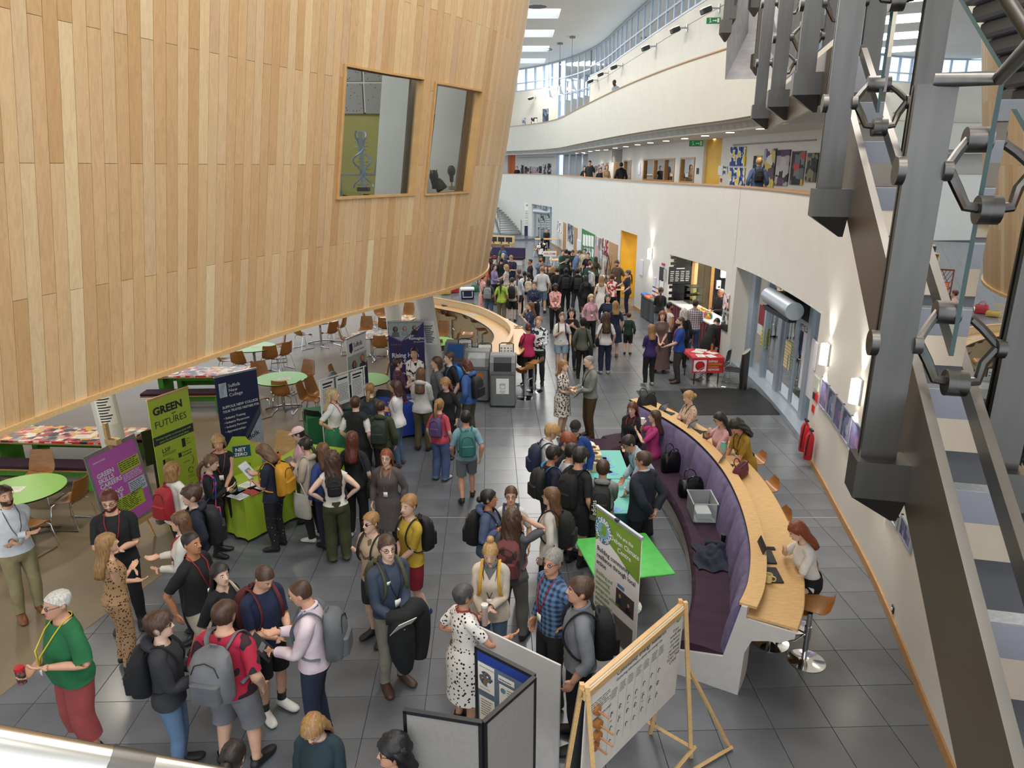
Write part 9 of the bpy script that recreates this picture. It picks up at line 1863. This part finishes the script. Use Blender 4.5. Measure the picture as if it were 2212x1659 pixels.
for r,c,l,kw in[(R8,snake,'pale snakeskin tote bag on the woman in the white blouse',dict(side=-1,zb=.8,strapcol='#d8cdb8',w=.2)),(R10,flor,'bright blue and pink floral tote bag',dict(side=1,zb=.62,hgt=.36,w=.19)),(R13,'#c9bda6','plain canvas tote of the dark haired young woman',dict(side=-1,zb=.66,hgt=.38,w=.18)),(R22,'#c2bdb0','grey printed tote hanging low beside the beige hoodie',dict(side=-1,zb=.5,hgt=.4,w=.17)),(R70,'#17181a','black tote of the woman in the headscarf',dict(side=1,zb=.66)),(R71,'#141416','black handbag of the woman with long curly hair',dict(side=-1,zb=.82,hgt=.26,w=.2)),(R85,'#141416','black shoulder bag of the woman in magenta',dict(side=-1,zb=.62)),(R92,'#1a1a1d','black sling bag of the girl in lime',dict(side=1,zb=.66,cross=True)),(R126,'#1c1c1f','black bag with white flowers in the far crowd',dict(side=1,zb=.7)),(R21,'#17181a','black shoulder bag of the auburn haired girl',dict(side=1,zb=.72,hgt=.26))]:shoulder_bag(r,c,l,**kw)
def held(rec,k,parts,name,label,cat,off=(0,0,0),rot=None,f=.09):
 q=hand_at(rec,k,f)+rec['Rw']@np.array(off);A=np.eye(4);A[:3,:3]=rec['Rw']if rot is None else rec['Rw']@rot;A[:3,3]=q;return emit_thing(name,label,cat,A,parts)
def cyl(prof):b=MB();b.lathe(prof,14);return b
def bx_(*a):b=MB();b.box(*a);return b
held(R2,'R',[('cup',cyl([(0,-.08),(.036,-.08),(.04,.06)]),patmat('flask_print','dots',['#3a3636','#8a4a4a'],30)),('lid',cyl([(.042,.06),(.042,.09),(0,.095)]),M_red)],'flask','patterned flask with a red lid held by the man in green','flask',(0,.03,.03))
held(R62,'L',[('cup',cyl([(0,-.12),(.032,-.12),(.036,.1)]),mat('bottle_rose','#d8c4bc',.4)),('lid',cyl([(.038,.1),(.038,.125),(0,.13)]),white)],'bottle','white lidded bottle held by the blond woman with a bun','bottle',(0,.03,.0))
held(R57,'R',[('cup',cyl([(0,-.05),(.03,-.05),(.04,.06)]),white),('lid',cyl([(.042,.06),(.042,.07),(0,.075)]),white)],'cup','white cup raised by the woman in bright pink','cup',(0,.02,.02))
held(R18,'L',[('flask',cyl([(0,-.14),(.07,-.14),(.075,-.1),(.075,.08),(.03,.12)]),gm),('cap',cyl([(.03,.12),(.03,.16),(0,.16)]),mat('copper','#b06a3a',.35,.3))],'water_bottle','big bottle fading from blue to pink held by the youth in navy','bottle',(0,.05,0))
for r,k,l in[(R3,'R','phone held by the bearded man with the red lanyard'),(R57,'L','phone held by the woman in bright pink'),(R101,'R','phone held by the woman at the drum edge')]:held(r,k,[('case',bx_(-.037,.037,-.006,.006,-.05,.1),M_dark)],'phone',l,'phone',(0,.02,0),Rx(-.6))
held(R63,'L',[('case',bx_(-.04,.04,-.012,.012,-.09,.09),M_red)],'phone','red phone case held low by the woman in the spotted dress','phone',(0,0,-.02))
for r,k,l,w_,h_,m_ in[(R28,'R','crumpled white sheet held by the young man in slate',.21,.3,M_paper),(R67,'L','white papers held by the man in brown trousers',.2,.3,M_paper),(R24,'R','leaflet read by the woman with the mustard rucksack',.2,.26,mat('leaflet_c','#c8ccd0',.6)),(R66,'R','grey folder clasped by the woman in the flecked dress',.24,.32,mat('folder_grey','#8d9194',.6)),(R17,'L','dark tablet held by the bald man in pink',.2,.27,M_dark),(R10,'R','green leaflet held by the plaited girl',.15,.21,mat('leaflet_d','#9ab86a',.6)),(R22,'R','brown booklet held by the girl in beige',.15,.2,mat('booklet','#6a5f54',.6)),(R106,'R','white sheet held by the person in green',.18,.25,M_paper)]:
 held(r,k,[('sheet',bx_(-w_/2,w_/2,-.003,.003,-h_*.3,h_*.7),m_),('fine_print',bx_(-w_*.3,w_*.3,-.0045,-.003,h_*.1,h_*.3),M_grey)],'paper_sheet' if m_ is M_paper else 'booklet',l,'paper' if m_ is M_paper else 'booklet',(0,.03,0),Rx(-.7))
A=attach(R28,'pelvis');b=MB();b.tube(catmull([(.16,.2,1.0),(.0,.3,1.0),(-.16,.22,.98),(-.2,.22,.7),(-.16,.24,.42)],4),np.interp(np.linspace(0,1,17),[0,.3,.6,1],[.07,.1,.13,.09]),10);b2=MB();b2.tube(catmull([(.05,.28,1.0),(.06,.3,.7),(.02,.28,.35)],5),[.1,.12,.13,.14,.14,.13,.13,.12,.1,.08,.05],10);emit_thing('coat','bulky black coat carried over the arms of the young man in slate','coat',A,[('body',b,cloth('#15181a')),('sleeve',b2,cloth('#15181a'))])
